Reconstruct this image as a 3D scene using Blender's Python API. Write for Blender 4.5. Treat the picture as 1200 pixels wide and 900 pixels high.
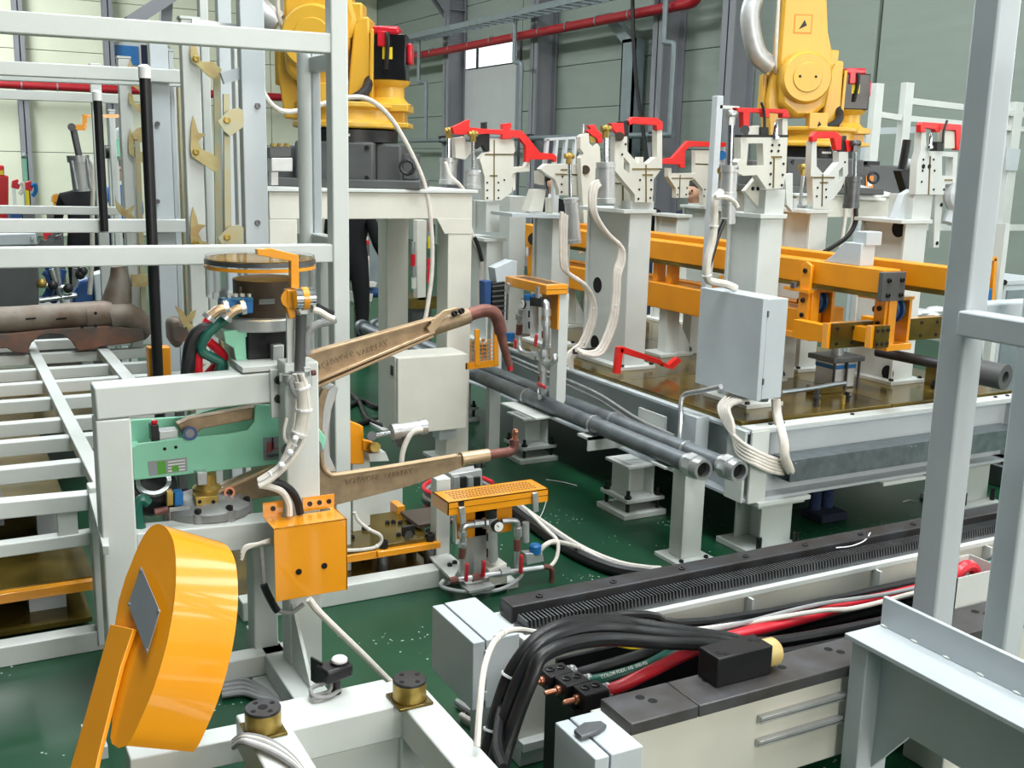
import bpy, bmesh, math, random
from mathutils import Vector, Matrix, Euler
WORLD, EXPO, DOOR_E = 0.1, -0.15, 850
LAMP_E = [600, 420, 560, 90, 1600, 40]
from mathutils.geometry import tessellate_polygon
random.seed(7)
scene = bpy.context.scene
COL = scene.collection
for _o in list(bpy.data.objects): bpy.data.objects.remove(_o)
V = Vector
# ------------------------------------------------------------------ camera
FPX, PITCH, ROLL, YAW, EYE = 1251.0, math.radians(11.79), math.radians(1.43), math.radians(28.36), 1.9
_fw = V((math.sin(YAW)*math.cos(PITCH), math.cos(YAW)*math.cos(PITCH), -math.sin(PITCH)))
_rt = V((math.cos(YAW), -math.sin(YAW), 0)); _dn = _fw.cross(_rt)
_cr, _sr = math.cos(ROLL), math.sin(ROLL)
RT = _cr*_rt - _sr*_dn; DN = _sr*_rt + _cr*_dn; FW = _fw
CAM = V((0, 0, EYE))
cam = bpy.data.objects.new('camera', bpy.data.cameras.new('camera')); COL.objects.link(cam)
cam.data.sensor_fit = 'HORIZONTAL'; cam.data.sensor_width = 36; cam.data.lens = FPX*36/1200
cam.data.clip_start = .05; cam.data.clip_end = 200
cam.matrix_world = Matrix((( RT.x, -DN.x, -FW.x, CAM.x), (RT.y, -DN.y, -FW.y, CAM.y), (RT.z, -DN.z, -FW.z, CAM.z), (0, 0, 0, 1)))
scene.camera = cam
def ray(x, y): return RT*((x-600)/FPX) + DN*((y-450)/FPX) + FW
def onz(x, y, z=0):
    d = ray(x, y); return CAM + d*((z-EYE)/d.z)
def onx(x, y, X):
    d = ray(x, y); return CAM + d*(X/d.x)
def ony(x, y, Y):
    d = ray(x, y); return CAM + d*(Y/d.y)
def onpl(x, y, P, N):
    d = ray(x, y); return CAM + d*((P-CAM).dot(N)/d.dot(N))
# ------------------------------------------------------------------ light
w = bpy.data.worlds.new('hall_daylight'); scene.world = w; w.use_nodes = True
bg = w.node_tree.nodes['Background']; bg.inputs[0].default_value = (.80, .90, 1.0, 1); bg.inputs[1].default_value = WORLD
def area(name, loc, target, sx, sy, power, col):
    l = bpy.data.lights.new(name, 'AREA'); l.shape = 'RECTANGLE'; l.size = sx; l.size_y = sy; l.energy = power; l.color = col
    o = bpy.data.objects.new(name, l); COL.objects.link(o); o.location = loc
    o.rotation_euler = (V(target)-V(loc)).to_track_quat('-Z', 'Y').to_euler()
    return o
for _i, (_x, _y) in enumerate([(1.6, 1.5), (5.2, 2.5), (1.8, 9.5), (5.5, 9.5), (-1, 20), (8, 18)]):
    for _k in (-.6, 0, .6): area('skylight', (_x+_k, _y, 8.3), (_x+_k, _y, 0), .3, 5.5, LAMP_E[_i]/3, (.94, .98, 1.0))
area('door_daylight', (3.0, -7.5, 4.0), (2.2, 4, .8), 6.5, 4.5, DOOR_E, (1.0, .95, .87))
vs = scene.view_settings
vs.view_transform = 'Standard'; vs.look = 'None'; vs.gamma = 1; vs.exposure = EXPO; vs.use_curve_mapping = False
# ------------------------------------------------------------------ materials
MAT = {}
def mat(name, col, rough=.5, metal=0, var=.06, scale=8, bump=0, col2=None, spec=.5, coat=0, trans=0, alpha=1, ior=1.45, stretch=None, grime=0):
    m = bpy.data.materials.new(name); m.use_nodes = True; n = m.node_tree.nodes; l = m.node_tree.links
    b = n['Principled BSDF']
    b.inputs['Roughness'].default_value = rough; b.inputs['Metallic'].default_value = metal
    b.inputs['Specular IOR Level'].default_value = spec; b.inputs['Coat Weight'].default_value = coat; b.inputs['Coat Roughness'].default_value = .07
    b.inputs['Transmission Weight'].default_value = trans; b.inputs['Alpha'].default_value = alpha; b.inputs['IOR'].default_value = ior
    lin = lambda c: tuple(((v/255)/12.92 if v/255 <= .04045 else ((v/255+.055)/1.055)**2.4) for v in c)
    c = lin(col); c2 = lin(col2) if col2 else tuple(max(0, v*(1-var*2.2)) for v in c)
    tc = n.new('ShaderNodeTexCoord'); mp = n.new('ShaderNodeMapping'); l.new(tc.outputs['Object'], mp.inputs[0])
    if stretch: mp.inputs['Scale'].default_value = stretch
    nz = n.new('ShaderNodeTexNoise'); nz.inputs['Scale'].default_value = scale; nz.inputs['Detail'].default_value = 5
    l.new(mp.outputs[0], nz.inputs['Vector'])
    rp = n.new('ShaderNodeValToRGB'); rp.color_ramp.elements[0].position = .35; rp.color_ramp.elements[1].position = .68
    rp.color_ramp.elements[0].color = (*c2, 1); rp.color_ramp.elements[1].color = (*c, 1)
    l.new(nz.outputs['Fac'], rp.inputs[0])
    src = rp.outputs[0]
    if grime:
        g = n.new('ShaderNodeTexNoise'); g.inputs['Scale'].default_value = 2.3; g.inputs['Detail'].default_value = 8; g.inputs['Roughness'].default_value = .7
        l.new(tc.outputs['Object'], g.inputs['Vector'])
        gr = n.new('ShaderNodeMapRange'); gr.inputs['From Min'].default_value = .56; gr.inputs['From Max'].default_value = .75; gr.inputs['To Max'].default_value = grime
        l.new(g.outputs['Fac'], gr.inputs['Value'])
        mx = n.new('ShaderNodeMixRGB'); mx.inputs[2].default_value = (.10, .085, .06, 1); l.new(gr.outputs[0], mx.inputs[0]); l.new(src, mx.inputs[1]); src = mx.outputs[0]
    l.new(src, b.inputs['Base Color'])
    mr = n.new('ShaderNodeMapRange'); mr.inputs['To Min'].default_value = max(.02, rough-.07); mr.inputs['To Max'].default_value = min(1, rough+.1)
    l.new(nz.outputs['Fac'], mr.inputs['Value']); l.new(mr.outputs[0], b.inputs['Roughness'])
    if bump:
        bp = n.new('ShaderNodeBump'); bp.inputs['Strength'].default_value = bump; bp.inputs['Distance'].default_value = .002
        n2 = n.new('ShaderNodeTexNoise'); n2.inputs['Scale'].default_value = scale*12; l.new(tc.outputs['Object'], n2.inputs['Vector'])
        l.new(n2.outputs['Fac'], bp.inputs['Height']); l.new(bp.outputs[0], b.inputs['Normal'])
    MAT[name] = m
    return m
mat('white', (208, 213, 209), .42, var=.03, bump=.12, scale=6, grime=.05)
mat('ivory', (214, 213, 202), .45, var=.03, bump=.1, scale=6, grime=.05)
mat('grey_paint', (176, 186, 188), .45, var=.04, bump=.12, scale=5, grime=.08)
mat('pale_grey', (194, 202, 206), .42, var=.03, scale=5, grime=.05)
mat('galv', (150, 160, 165), .35, .85, var=.12, scale=18, bump=.1)
mat('zinc', (200, 203, 204), .32, .8, var=.08, scale=20)
mat('chrome', (222, 224, 228), .12, 1, var=.04)
mat('alu', (198, 200, 200), .42, .6, var=.06, scale=15, bump=.15)
mat('steel', (120, 122, 124), .42, .85, var=.15, scale=10, bump=.15)
mat('dark_steel', (72, 74, 78), .42, .6, var=.15, scale=9, bump=.15, col2=(58, 55, 54))
mat('pipe_grey', (122, 130, 134), .45, .5, var=.12, scale=10, bump=.2, col2=(98, 104, 108))
mat('black', (26, 26, 28), .4, var=.1, scale=9)
mat('black_gloss', (18, 18, 20), .22, var=.1, scale=9)
mat('rubber', (30, 30, 32), .5, var=.1, scale=14)
mat('rail_steel', (98, 98, 101), .42, .5, var=.15, scale=9, bump=.15, col2=(80, 76, 74))
mat('cast_grey', (150, 151, 150), .45, .5, var=.08, scale=12, bump=.25)
mat('charcoal', (88, 90, 90), .5, var=.08, scale=5, bump=.1)
mat('orange', (242, 158, 18), .34, var=.03, scale=5, bump=.02, grime=.04, coat=1.0)
mat('amber', (232, 150, 14), .42, var=.05, scale=5, bump=.1, grime=.12)
mat('robot_yellow', (222, 174, 58), .36, var=.04, scale=4, coat=.2, grime=.05)
mat('red', (226, 34, 30), .4, var=.05, scale=8, coat=.1)
mat('red_gloss', (205, 30, 46), .3, var=.06, scale=8, coat=.2)
mat('pipe_red', (176, 30, 42), .42, var=.08, scale=6)
mat('bronze', (164, 142, 112), .45, .35, var=.12, scale=22, bump=.25, col2=(140, 120, 96))
mat('bronze_edge', (204, 176, 142), .34, .55, var=.08, scale=22)
mat('copper', (134, 86, 76), .45, .4, var=.15, scale=16, bump=.15, col2=(98, 64, 58))
mat('copper_tip', (206, 140, 112), .3, .85, var=.08)
mat('mint', (140, 208, 178), .4, var=.04, scale=5, bump=.08, grime=.03)
mat('brass', (190, 160, 88), .38, .6, var=.15, scale=16, col2=(146, 126, 60))
mat('olive', (126, 106, 46), .16, .5, var=.22, scale=5, col2=(84, 72, 34), grime=.1)
mat('zinc_yellow', (186, 178, 128), .4, .25, var=.15, scale=14, col2=(166, 140, 92))
mat('zinc_green', (160, 170, 152), .4, .25, var=.15, scale=9, col2=(172, 158, 118))
mat('blue', (28, 108, 172), .4, var=.06)
mat('blue_roller', (44, 84, 140), .4, var=.1)
mat('navy', (38, 44, 66), .85, var=.15, scale=30)
mat('jeans', (48, 66, 104), .85, var=.18, scale=40)
mat('cloth_black', (22, 22, 26), .85, var=.15, scale=30)
mat('cloth_white', (225, 225, 222), .8, var=.05, scale=30)
mat('cloth_blue', (70, 120, 190), .8, var=.1, scale=30)
mat('skin', (205, 156, 128), .5, var=.05, scale=20)
mat('hair', (22, 18, 16), .5, var=.2, scale=60)
mat('cable_white', (222, 216, 206), .5, var=.06, scale=20)
mat('cable_grey', (150, 152, 152), .5, var=.06, scale=20)
mat('cable_black', (24, 25, 27), .38, var=.1, scale=20)
mat('hose_red', (222, 34, 52), .35, var=.05, scale=20, coat=.2)
mat('hose_green', (26, 92, 78), .35, var=.05, scale=20, coat=.2)
mat('tie', (236, 238, 240), .4, var=.02)
mat('urethane', (206, 184, 120), .4, var=.05, spec=.5)
mat('label_white', (232, 232, 228), .4, var=.02)
mat('label_grey', (150, 156, 160), .35, .4, var=.04)
mat('label_green', (86, 160, 60), .4, var=.03)
mat('label_yellow', (232, 206, 40), .4, var=.03)
mat('label_red', (196, 36, 40), .4, var=.03)
mat('label_orange', (236, 140, 40), .4, var=.03)
mat('brown_body', (84, 72, 62), .4, .3, var=.1)
mat('rust', (140, 98, 80), .7, .2, var=.3, scale=9, col2=(96, 90, 84), bump=.4)
mat('raw_steel', (140, 134, 124), .5, .35, var=.25, scale=6, col2=(110, 92, 78), bump=.2)
mat('hole', (8, 8, 9), .8, var=0)
mat('paper', (236, 236, 232), .6, var=.03)
mat('plastic_bag', (206, 212, 216), .2, var=.1, scale=6, spec=.8)
mat('column_grey', (140, 142, 148), .5, var=.04, scale=3, bump=.05)
mat('tray_grey', (140, 152, 156), .45, .3, var=.06)
mat('clear', (244, 246, 248), .03, var=0, trans=1.0, ior=1.12)
mat('amber_film', (250, 214, 130), .06, var=.01, trans=.92, ior=1.1)
mat('gauge_white', (240, 240, 236), .3, var=.01)
def mat_floor():
    m = mat('floor_green', (24, 76, 48), .3, var=.12, scale=.8, col2=(16, 58, 38), bump=.05); n = m.node_tree.nodes; l = m.node_tree.links
    b = n['Principled BSDF']; src = b.inputs['Base Color'].links[0].from_socket
    tc = n.new('ShaderNodeTexCoord')
    vo = n.new('ShaderNodeTexVoronoi'); vo.inputs['Scale'].default_value = 34; l.new(tc.outputs['Object'], vo.inputs['Vector'])
    lt = n.new('ShaderNodeMath'); lt.operation = 'LESS_THAN'; lt.inputs[1].default_value = .15; l.new(vo.outputs['Distance'], lt.inputs[0])
    nz = n.new('ShaderNodeTexNoise'); nz.inputs['Scale'].default_value = 2.6; nz.inputs['Detail'].default_value = 3; l.new(tc.outputs['Object'], nz.inputs['Vector'])
    gt = n.new('ShaderNodeMath'); gt.operation = 'GREATER_THAN'; gt.inputs[1].default_value = .575; l.new(nz.outputs['Fac'], gt.inputs[0])
    mu = n.new('ShaderNodeMath'); mu.operation = 'MULTIPLY'; l.new(lt.outputs[0], mu.inputs[0]); l.new(gt.outputs[0], mu.inputs[1])
    mx = n.new('ShaderNodeMixRGB'); mx.inputs[2].default_value = (.45, .55, .5, 1); l.new(mu.outputs[0], mx.inputs[0]); l.new(src, mx.inputs[1])
    l.new(mx.outputs[0], b.inputs['Base Color'])
mat_floor()
mat('panel_sage', (150, 162, 152), .55, var=.03, scale=1.5, stretch=(1, 1, 6))
mat('panel_cream', (226, 230, 206), .6, var=.03, scale=1.5)
mat('panel_door', (196, 200, 198), .5, var=.02, scale=2)
mat('ceiling_grey', (176, 180, 180), .7, var=.04)
mat('seam', (40, 44, 44), .7, var=0)
def emis(name, col, s):
    m = bpy.data.materials.new(name); m.use_nodes = True; b = m.node_tree.nodes['Principled BSDF']
    b.inputs['Base Color'].default_value = (.8, .8, .8, 1); b.inputs['Emission Color'].default_value = (*col, 1); b.inputs['Emission Strength'].default_value = s; MAT[name] = m
emis('sky_glass', (.92, .97, 1), 1.5); emis('streak_glow', (.95, .98, 1), 6.0)
# ------------------------------------------------------------------ mesh builder
Z = V((0, 0, 1))
def frame_of(d, up=Z):
    d = d.normalized(); u = up - d*up.dot(d)
    if u.length < 1e-4: u = V((1, 0, 0)) - d*d.x
    u.normalize(); return d, d.cross(u), u        # along, side, up
def smooth_path(pts, k=4):
    P = [V(p) for p in pts]
    if len(P) < 3: return P
    out = []
    for i in range(len(P)-1):
        p0 = P[i-1] if i else P[0]*2-P[1]; p1 = P[i]; p2 = P[i+1]; p3 = P[i+2] if i+2 < len(P) else P[-1]*2-P[-2]
        for j in range(k):
            t = j/k; out.append(.5*((2*p1)+(p2-p0)*t+(2*p0-5*p1+4*p2-p3)*t*t+(3*p1-p0-3*p2+p3)*t**3))
    out.append(P[-1]); return out
class MB:
    def __init__(s, M=None): s.v = []; s.f = []; s.M = M
    def add(s, vs_, fs):
        b = len(s.v)
        s.v += [(s.M @ V(p)) if s.M else V(p) for p in vs_]; s.f += [tuple(b+i for i in f) for f in fs]; return s
    def hexa(s, P):      # 8 points: bottom ring 0-3, top ring 4-7
        return s.add(P, [(3, 2, 1, 0), (4, 5, 6, 7), (0, 1, 5, 4), (1, 2, 6, 5), (2, 3, 7, 6), (3, 0, 4, 7)])
    def bb(s, x0, x1, y0, y1, z0, z1):
        return s.hexa([(x0, y0, z0), (x1, y0, z0), (x1, y1, z0), (x0, y1, z0), (x0, y0, z1), (x1, y0, z1), (x1, y1, z1), (x0, y1, z1)])
    def box(s, c, sz, R=None):
        c = V(c); hx, hy, hz = sz[0]/2, sz[1]/2, sz[2]/2
        P = [V(p) for p in [(-hx, -hy, -hz), (hx, -hy, -hz), (hx, hy, -hz), (-hx, hy, -hz), (-hx, -hy, hz), (hx, -hy, hz), (hx, hy, hz), (-hx, hy, hz)]]
        if R is not None: P = [R @ p for p in P]
        return s.hexa([c+p for p in P])
    def bar(s, p, q, wd, ht=None, up=Z, off=(0, 0)):
        p, q = V(p), V(q); ht = wd if ht is None else ht; d, sd, u = frame_of(q-p, V(up)); o = sd*off[0]+u*off[1]; a, b = sd*wd/2, u*ht/2
        r = lambda c: [c+o-a-b, c+o+a-b, c+o+a+b, c+o-a+b]
        P, Q = r(p), r(q)
        return s.add(P+Q, [(0, 1, 2, 3), (7, 6, 5, 4), (0, 4, 5, 1), (1, 5, 6, 2), (2, 6, 7, 3), (3, 7, 4, 0)])
    def cyl(s, p, q, r, r2=None, n=14):
        p, q = V(p), V(q); r2 = r if r2 is None else r2; d, a, b = frame_of(q-p)
        vs_ = []
        for c, rr in ((p, r), (q, r2)):
            for i in range(n):
                t = 2*math.pi*i/n; vs_.append(c+a*math.cos(t)*rr+b*math.sin(t)*rr)
        fs = [(i, (i+1) % n, n+(i+1) % n, n+i) for i in range(n)]+[tuple(range(n-1, -1, -1)), tuple(range(n, 2*n))]
        return s.add(vs_, fs)
    def pipe(s, p, q, ro, ri, n=16):      # hollow cylinder
        p, q = V(p), V(q); d, a, b = frame_of(q-p); vs_ = []
        for c, rr in ((p, ro), (q, ro), (q, ri), (p, ri)):
            for i in range(n):
                t = 2*math.pi*i/n; vs_.append(c+a*math.cos(t)*rr+b*math.sin(t)*rr)
        fs = []
        for k in range(4):
            k2 = (k+1) % 4
            for i in range(n): fs.append((k*n+i, k*n+(i+1) % n, k2*n+(i+1) % n, k2*n+i))
        return s.add(vs_, fs)
    def tube(s, pts, r, n=8, k=4, sm=True):
        P = smooth_path(pts, k) if sm else [V(p) for p in pts]
        rr = r if callable(r) else (lambda t: r)
        vs_ = []; N = len(P); d, a, b = frame_of(P[1]-P[0])
        for i, p in enumerate(P):
            t = (P[min(i+1, N-1)]-P[max(i-1, 0)]).normalized()
            a = (a-t*a.dot(t)).normalized(); b = t.cross(a); R = rr(i/(N-1))
            for j in range(n):
                g = 2*math.pi*j/n; vs_.append(p+a*math.cos(g)*R+b*math.sin(g)*R)
        fs = [(i*n+j, i*n+(j+1) % n, (i+1)*n+(j+1) % n, (i+1)*n+j) for i in range(N-1) for j in range(n)]
        fs += [tuple(range(n-1, -1, -1)), tuple((N-1)*n+j for j in range(n))]
        return s.add(vs_, fs)
    def prism(s, loop, ext, holes=()):    # loop: coplanar 3D points, extruded by vector ext; holes: further loops
        ext = V(ext); loops = [[V(p) for p in loop]]+[[V(p) for p in h] for h in holes]
        flat = [p for L in loops for p in L]; n = len(flat)
        if len(loops) == 1: fs = [tuple(range(n)), tuple(range(2*n-1, n-1, -1))]
        else:
            tri = tessellate_polygon(loops); fs = [tuple(t) for t in tri]+[tuple(n+i for i in reversed(t)) for t in tri]
        o = 0
        for L in loops:
            m = len(L)
            for i in range(m):
                j = (i+1) % m; fs.append((o+i, o+j, n+o+j, n+o+i))
            o += m
        return s.add(flat+[p+ext for p in flat], fs)
    def lathe(s, prof, o, axis=(0, 0, 1), n=20):   # prof: [(r, h)]
        o = V(o); d, a, b = frame_of(V(axis)); vs_ = []
        for r, h in prof:
            for i in range(n):
                t = 2*math.pi*i/n; vs_.append(o+d*h+a*math.cos(t)*r+b*math.sin(t)*r)
        m = len(prof)
        fs = [(k*n+i, k*n+(i+1) % n, (k+1)*n+(i+1) % n, (k+1)*n+i) for k in range(m-1) for i in range(n)]
        fs += [tuple(range(n-1, -1, -1)), tuple((m-1)*n+i for i in range(n))]
        return s.add(vs_, fs)
    def ball(s, c, r, n=12, sc=(1, 1, 1)):
        c = V(c); vs_ = []; m = n//2
        for k in range(m+1):
            ph = math.pi*k/m
            for i in range(n):
                t = 2*math.pi*i/n; rr = max(1e-4, math.sin(ph))
                vs_.append(c+V((r*rr*math.cos(t)*sc[0], r*rr*math.sin(t)*sc[1], r*math.cos(ph)*sc[2])))
        return s.add(vs_, [(k*n+i, (k+1)*n+i, (k+1)*n+(i+1) % n, k*n+(i+1) % n) for k in range(m) for i in range(n)])
def mesh_of(name, mb, org):
    me = bpy.data.meshes.new(name); me.from_pydata([tuple(p-org) for p in mb.v], [], mb.f); me.validate()
    bm = bmesh.new(); bm.from_mesh(me); bmesh.ops.remove_doubles(bm, verts=bm.verts, dist=1e-6); bmesh.ops.recalc_face_normals(bm, faces=bm.faces); bm.to_mesh(me); bm.free()
    me.polygons.foreach_set('use_smooth', [True]*len(me.polygons)); me.set_sharp_from_angle(angle=math.radians(36))
    return me
ORG = {}
def props(o, label=None, cat=None, group=None, kind=None):
    if label: o['label'] = label
    if cat: o['category'] = cat
    if group: o['group'] = group
    if kind: o['kind'] = kind
    return o
def thing(name, label, cat, loc, group=None):
    o = bpy.data.objects.new(name, None); COL.objects.link(o); o.location = V(loc); o.empty_display_size = .05; ORG[o.name] = V(loc)
    return props(o, label, cat, group)
def part(name, mb, m, parent=None, bev=0, label=None, kind=None):
    if parent is None:
        lo = [min(p[i] for p in mb.v) for i in range(3)]; hi = [max(p[i] for p in mb.v) for i in range(3)]
        org = V(((lo[0]+hi[0])/2, (lo[1]+hi[1])/2, lo[2]))
    else: org = ORG[parent.name]
    me = mesh_of(name, mb, org); me.materials.append(MAT[m])
    o = bpy.data.objects.new(name, me); COL.objects.link(o); ORG[o.name] = org
    if parent is None: o.location = org
    else: o.parent = parent
    if bev:
        md = o.modifiers.new('bevel', 'BEVEL'); md.width = bev; md.segments = 2; md.limit_method = 'ANGLE'; md.angle_limit = math.radians(40)
    return props(o, label, None, None, kind)
def solo(name, mb, m, label, cat, group=None, bev=0): return props(part(name, mb, m, None, bev), label, cat, group)
def struct(name, mb, m, bev=0): return props(part(name, mb, m, None, bev), kind='structure')
_bc = {}
def bolt(parent, pos, axis=(0, 0, 1), r=.008, h=.01, m='black', name='bolt', n=8, socket=True):
    if m == 'hole': socket = False
    key = (r, h, m, n, socket)
    if key not in _bc:
        b = MB(); 
        if socket: b.lathe([(r, -.002), (r, h*.8), (r*.85, h), (r*.5, h), (r*.45, h*.5)], (0, 0, 0), (0, 0, 1), n)
        else: b.lathe([(r, -.002), (r, h)], (0, 0, 0), (0, 0, 1), n)
        me = mesh_of(name, b, V((0, 0, 0))); me.materials.append(MAT[m]); _bc[key] = me
    o = bpy.data.objects.new(name, _bc[key]); COL.objects.link(o); o.parent = parent
    o.location = V(pos)-ORG[parent.name]; o.rotation_euler = V(axis).to_track_quat('Z', 'Y').to_euler(); ORG[o.name] = V(pos)
    return o
def text(name, body, size, pos, right, up, m, parent, depth=.001):
    c = bpy.data.curves.new(name, 'FONT'); c.body = body; c.size = size; c.align_x = 'CENTER'; c.align_y = 'CENTER'; c.extrude = depth
    t = bpy.data.objects.new(name, c); me = bpy.data.meshes.new_from_object(t); bpy.data.objects.remove(t); me.materials.append(MAT[m])
    o = bpy.data.objects.new(name, me); COL.objects.link(o); o.parent = parent
    r = V(right).normalized(); u = V(up); u = (u-r*u.dot(r)).normalized(); nn = r.cross(u); p = V(pos)-ORG[parent.name]
    o.matrix_local = Matrix(((r.x, u.x, nn.x, p.x), (r.y, u.y, nn.y, p.y), (r.z, u.z, nn.z, p.z), (0, 0, 0, 1))); ORG[o.name] = ORG[parent.name]
    return o
def copy_tree(o, parent=None, delta=None, label=None, rotz=0):
    c = o.copy(); COL.objects.link(c); c.parent = parent
    if delta is not None: c.location = o.location+V(delta)
    if rotz: c.rotation_euler.z += rotz
    if label: c['label'] = label
    ORG[c.name] = ORG[o.name]+(V(delta) if delta is not None else V((0, 0, 0)))
    for ch in list(o.children): copy_tree(ch, c)
    return c
def tr(pts, Y): return [ony(x, y, Y) for x, y in pts]       # outline on a wall-parallel plane
def trx(pts, X): return [onx(x, y, X) for x, y in pts]
def trz(pts, z): return [onz(x, y, z) for x, y in pts]
def circ(c, a, b, r, n=14): return [V(c)+V(a)*r*math.cos(2*math.pi*i/n)+V(b)*r*math.sin(2*math.pi*i/n) for i in range(n)]
X1, Y1 = V((1, 0, 0)), V((0, 1, 0))
def cable(name, pts, r, m, label, cat='cable', group=None, ties=(), n=8, k=5):
    P = smooth_path(pts, k); mb = MB().tube(P, r, n, sm=False)
    o = solo(name, mb, m, label, cat, group)
    for t in ties:
        i = max(1, min(len(P)-2, int(t*(len(P)-1)))); d = (P[i+1]-P[i-1]).normalized()
        part('cable_tie', MB().pipe(P[i]-d*.003, P[i]+d*.003, r*1.25, r*.9, 10), 'tie', o)
    return o
# ================================================================== setting
struct('floor', MB().bb(-9, 10.3, -9, 26.3, -.1, 0), 'floor_green')
struct('ceiling', MB().bb(-9, 10.3, -9, 26.3, 8.6, 8.75), 'ceiling_grey')
for _i, (_x, _y) in enumerate([(1.6, 1.5), (5.2, 2.5), (1.8, 9.5), (5.5, 9.5), (-1, 20), (8, 18)]):
    struct('window_%d' % (_i+10), MB().bb(_x-.9, _x+.9, _y-2.8, _y+2.8, 8.5, 8.6), 'sky_glass')
wr = struct('wall_right', MB().bb(10.06, 10.3, -9, 26.3, 0, 8.6), 'seam')
rows = [0, .72, 1.42, 2.13, 2.83, 3.56, 4.28, 5.0, 5.72, 6.44, 7.16, 7.88, 8.6]
bays = [11.95, 13.5, 17.25, 21.0, 26.0]
for a, b in zip(bays, bays[1:]):
    for z0, z1 in zip(rows, rows[1:]):
        if a == 17.25:
            part('panel', MB().bb(10, 10.06, 17.25+.006, 18.45, z0+.005, z1-.005), 'panel_sage', wr, .004)
            if z0 >= 4.28: part('panel', MB().bb(10, 10.06, 18.47, b-.006, z0+.005, z1-.005), 'panel_sage', wr, .004)
        else: part('panel', MB().bb(10, 10.06, a+.006, b-.006, z0+.005, z1-.005), 'panel_sage', wr, .004)
ys = [-9, -6, -3, 0, 2.4, 4.8, 7.2, 9.62, 11.95]
for a, b in zip(ys, ys[1:]): part('panel', MB().bb(10, 10.06, a+.03, b-.03, 0, 8.6), 'panel_sage', wr, .004)
d1 = struct('door_1', MB().bb(9.97, 10.05, 18.6, 20.9, 0, 3.72), 'panel_door', .01)
part('door_frame', MB().bb(9.96, 10.06, 18.48, 18.6, 0, 4.28).bb(9.96, 10.06, 20.9, 20.98, 0, 4.28).bb(9.96, 10.06, 18.6, 20.9, 4.2, 4.28), 'column_grey', d1)
w1 = struct('window_1', MB().bb(10.0, 10.03, 18.6, 20.9, 3.76, 4.2), 'sky_glass')
part('window_bar', MB().bb(9.97, 10.0, 20.3, 20.36, 3.72, 4.2), 'seam', w1)
wf = struct('wall_far', MB().bb(-9, 10.0, 26.06, 26.3, 0, 8.6), 'seam')
xs = [-9, -5.5, -1.9, 1.85, 3.65, 7.3, 10.0]
for a, b in zip(xs, xs[1:]):
    for z0, z1 in zip([0, 1.84, 3.0, 4.0, 5.1, 6.3, 7.5], [1.84, 3.0, 4.0, 5.1, 6.3, 7.5, 8.6]):
        part('panel', MB().bb(a+.008, b-.008, 26, 26.06, z0+.006, z1-.006), 'panel_cream', wf, .004)
def hcol(nm, x, y, z1, along='x', dep=.4, fl=.27):
    b = MB()
    if along == 'x':
        b.bb(x, x+.025, y-fl/2, y+fl/2, 0, z1).bb(x+dep-.025, x+dep, y-fl/2, y+fl/2, 0, z1).bb(x, x+dep, y-.012, y+.012, 0, z1)
    else:
        b.bb(x-fl/2, x+fl/2, y, y+.025, 0, z1).bb(x-fl/2, x+fl/2, y+dep-.025, y+dep, 0, z1).bb(x-.012, x+.012, y, y+dep, 0, z1)
    return struct(nm, b, 'column_grey')
k = 1
for y in (21.0, 17.25, 13.5, 11.9):
    c = hcol('trim_%d' % k, 9.58, y, 8.6); k += 1
    if y > 14:     # stiffened bracket for the crane runway
        for dy in (-.12, .12):
            part('bracket_plate', MB().prism([(9.58, y+dy-.01, 4.75), (8.9, y+dy-.01, 5.55), (8.9, y+dy-.01, 5.75), (9.58, y+dy-.01, 5.75)], (0, .02, 0)), 'column_grey', c)
        part('bracket_plate', MB().bb(8.86, 9.58, y-.14, y+.14, 5.74, 5.77), 'column_grey', c)
        for z in (4.9, 5.25, 5.6): part('stiffener', MB().bb(9.6, 9.96, y-.13, y+.13, z, z+.02), 'column_grey', c)
for x in (1.85, 3.65): hcol('trim_%d' % k, x, 25.7, 8.6, 'y', .3, .2); k += 1
struct('trim_%d' % k, MB().bb(8.8, 9.1, 10, 26, 5.77, 6.3), 'column_grey'); k += 1
# diagonal roof brace and lattice seen through the top of the cage
struct('trim_%d' % k, MB().bar(ony(151, 27, 15), ony(240, -30, 15), .16, .16).bar(ony(196, -20, 15.2), ony(193, 48, 15.2), .14, .14), 'column_grey'); k += 1
for i_, (z0, z1) in enumerate(((1.7, 1.85), (2.3, 2.5), (2.95, 3.2), (3.65, 4.0), (4.5, 4.95))): struct('window_%d' % (i_+20), MB().bb(9.97, 10.0, -8, 5.6, z0, z1), 'streak_glow')  # added glowing bands, out of view, placed for streak reflections on the orange guard
# wall services
fp = thing('fire_pipe', 'long glossy red fire main running along the sage panelled wall', 'pipe', (9.45, 12.6, 4.1))
part('main', MB().cyl((9.45, 12.65, 4.1), (9.45, 25.9, 4.06), .075, n=16), 'pipe_red', fp)
part('elbow', MB().tube([(9.45, 12.66, 4.1), (9.45, 12.5, 4.13), (9.45, 12.42, 4.25), (9.45, 12.4, 4.6), (9.45, 12.4, 8.5)], .08, 12), 'pipe_red', fp)
for i in range(14): 
    y = 13.1+i*.92; part('clamp_band', MB().pipe((9.45, y, 4.1), (9.45, y+.03, 4.1), .082, .07, 14), 'label_grey', fp)
fp2 = thing('fire_pipe', 'red fire main crossing the cream end wall behind the racks', 'pipe', (2.5, 25.5, 3.23))
part('main', MB().cyl((-6, 25.5, 3.2), (9, 25.5, 3.24), .09, n=14), 'pipe_red', fp2)
for i in range(12): part('clamp_band', MB().pipe((-1+i*.7, 25.5, 3.22), (-.97+i*.7, 25.5, 3.22), .098, .08, 12), 'label_grey', fp2)
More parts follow.
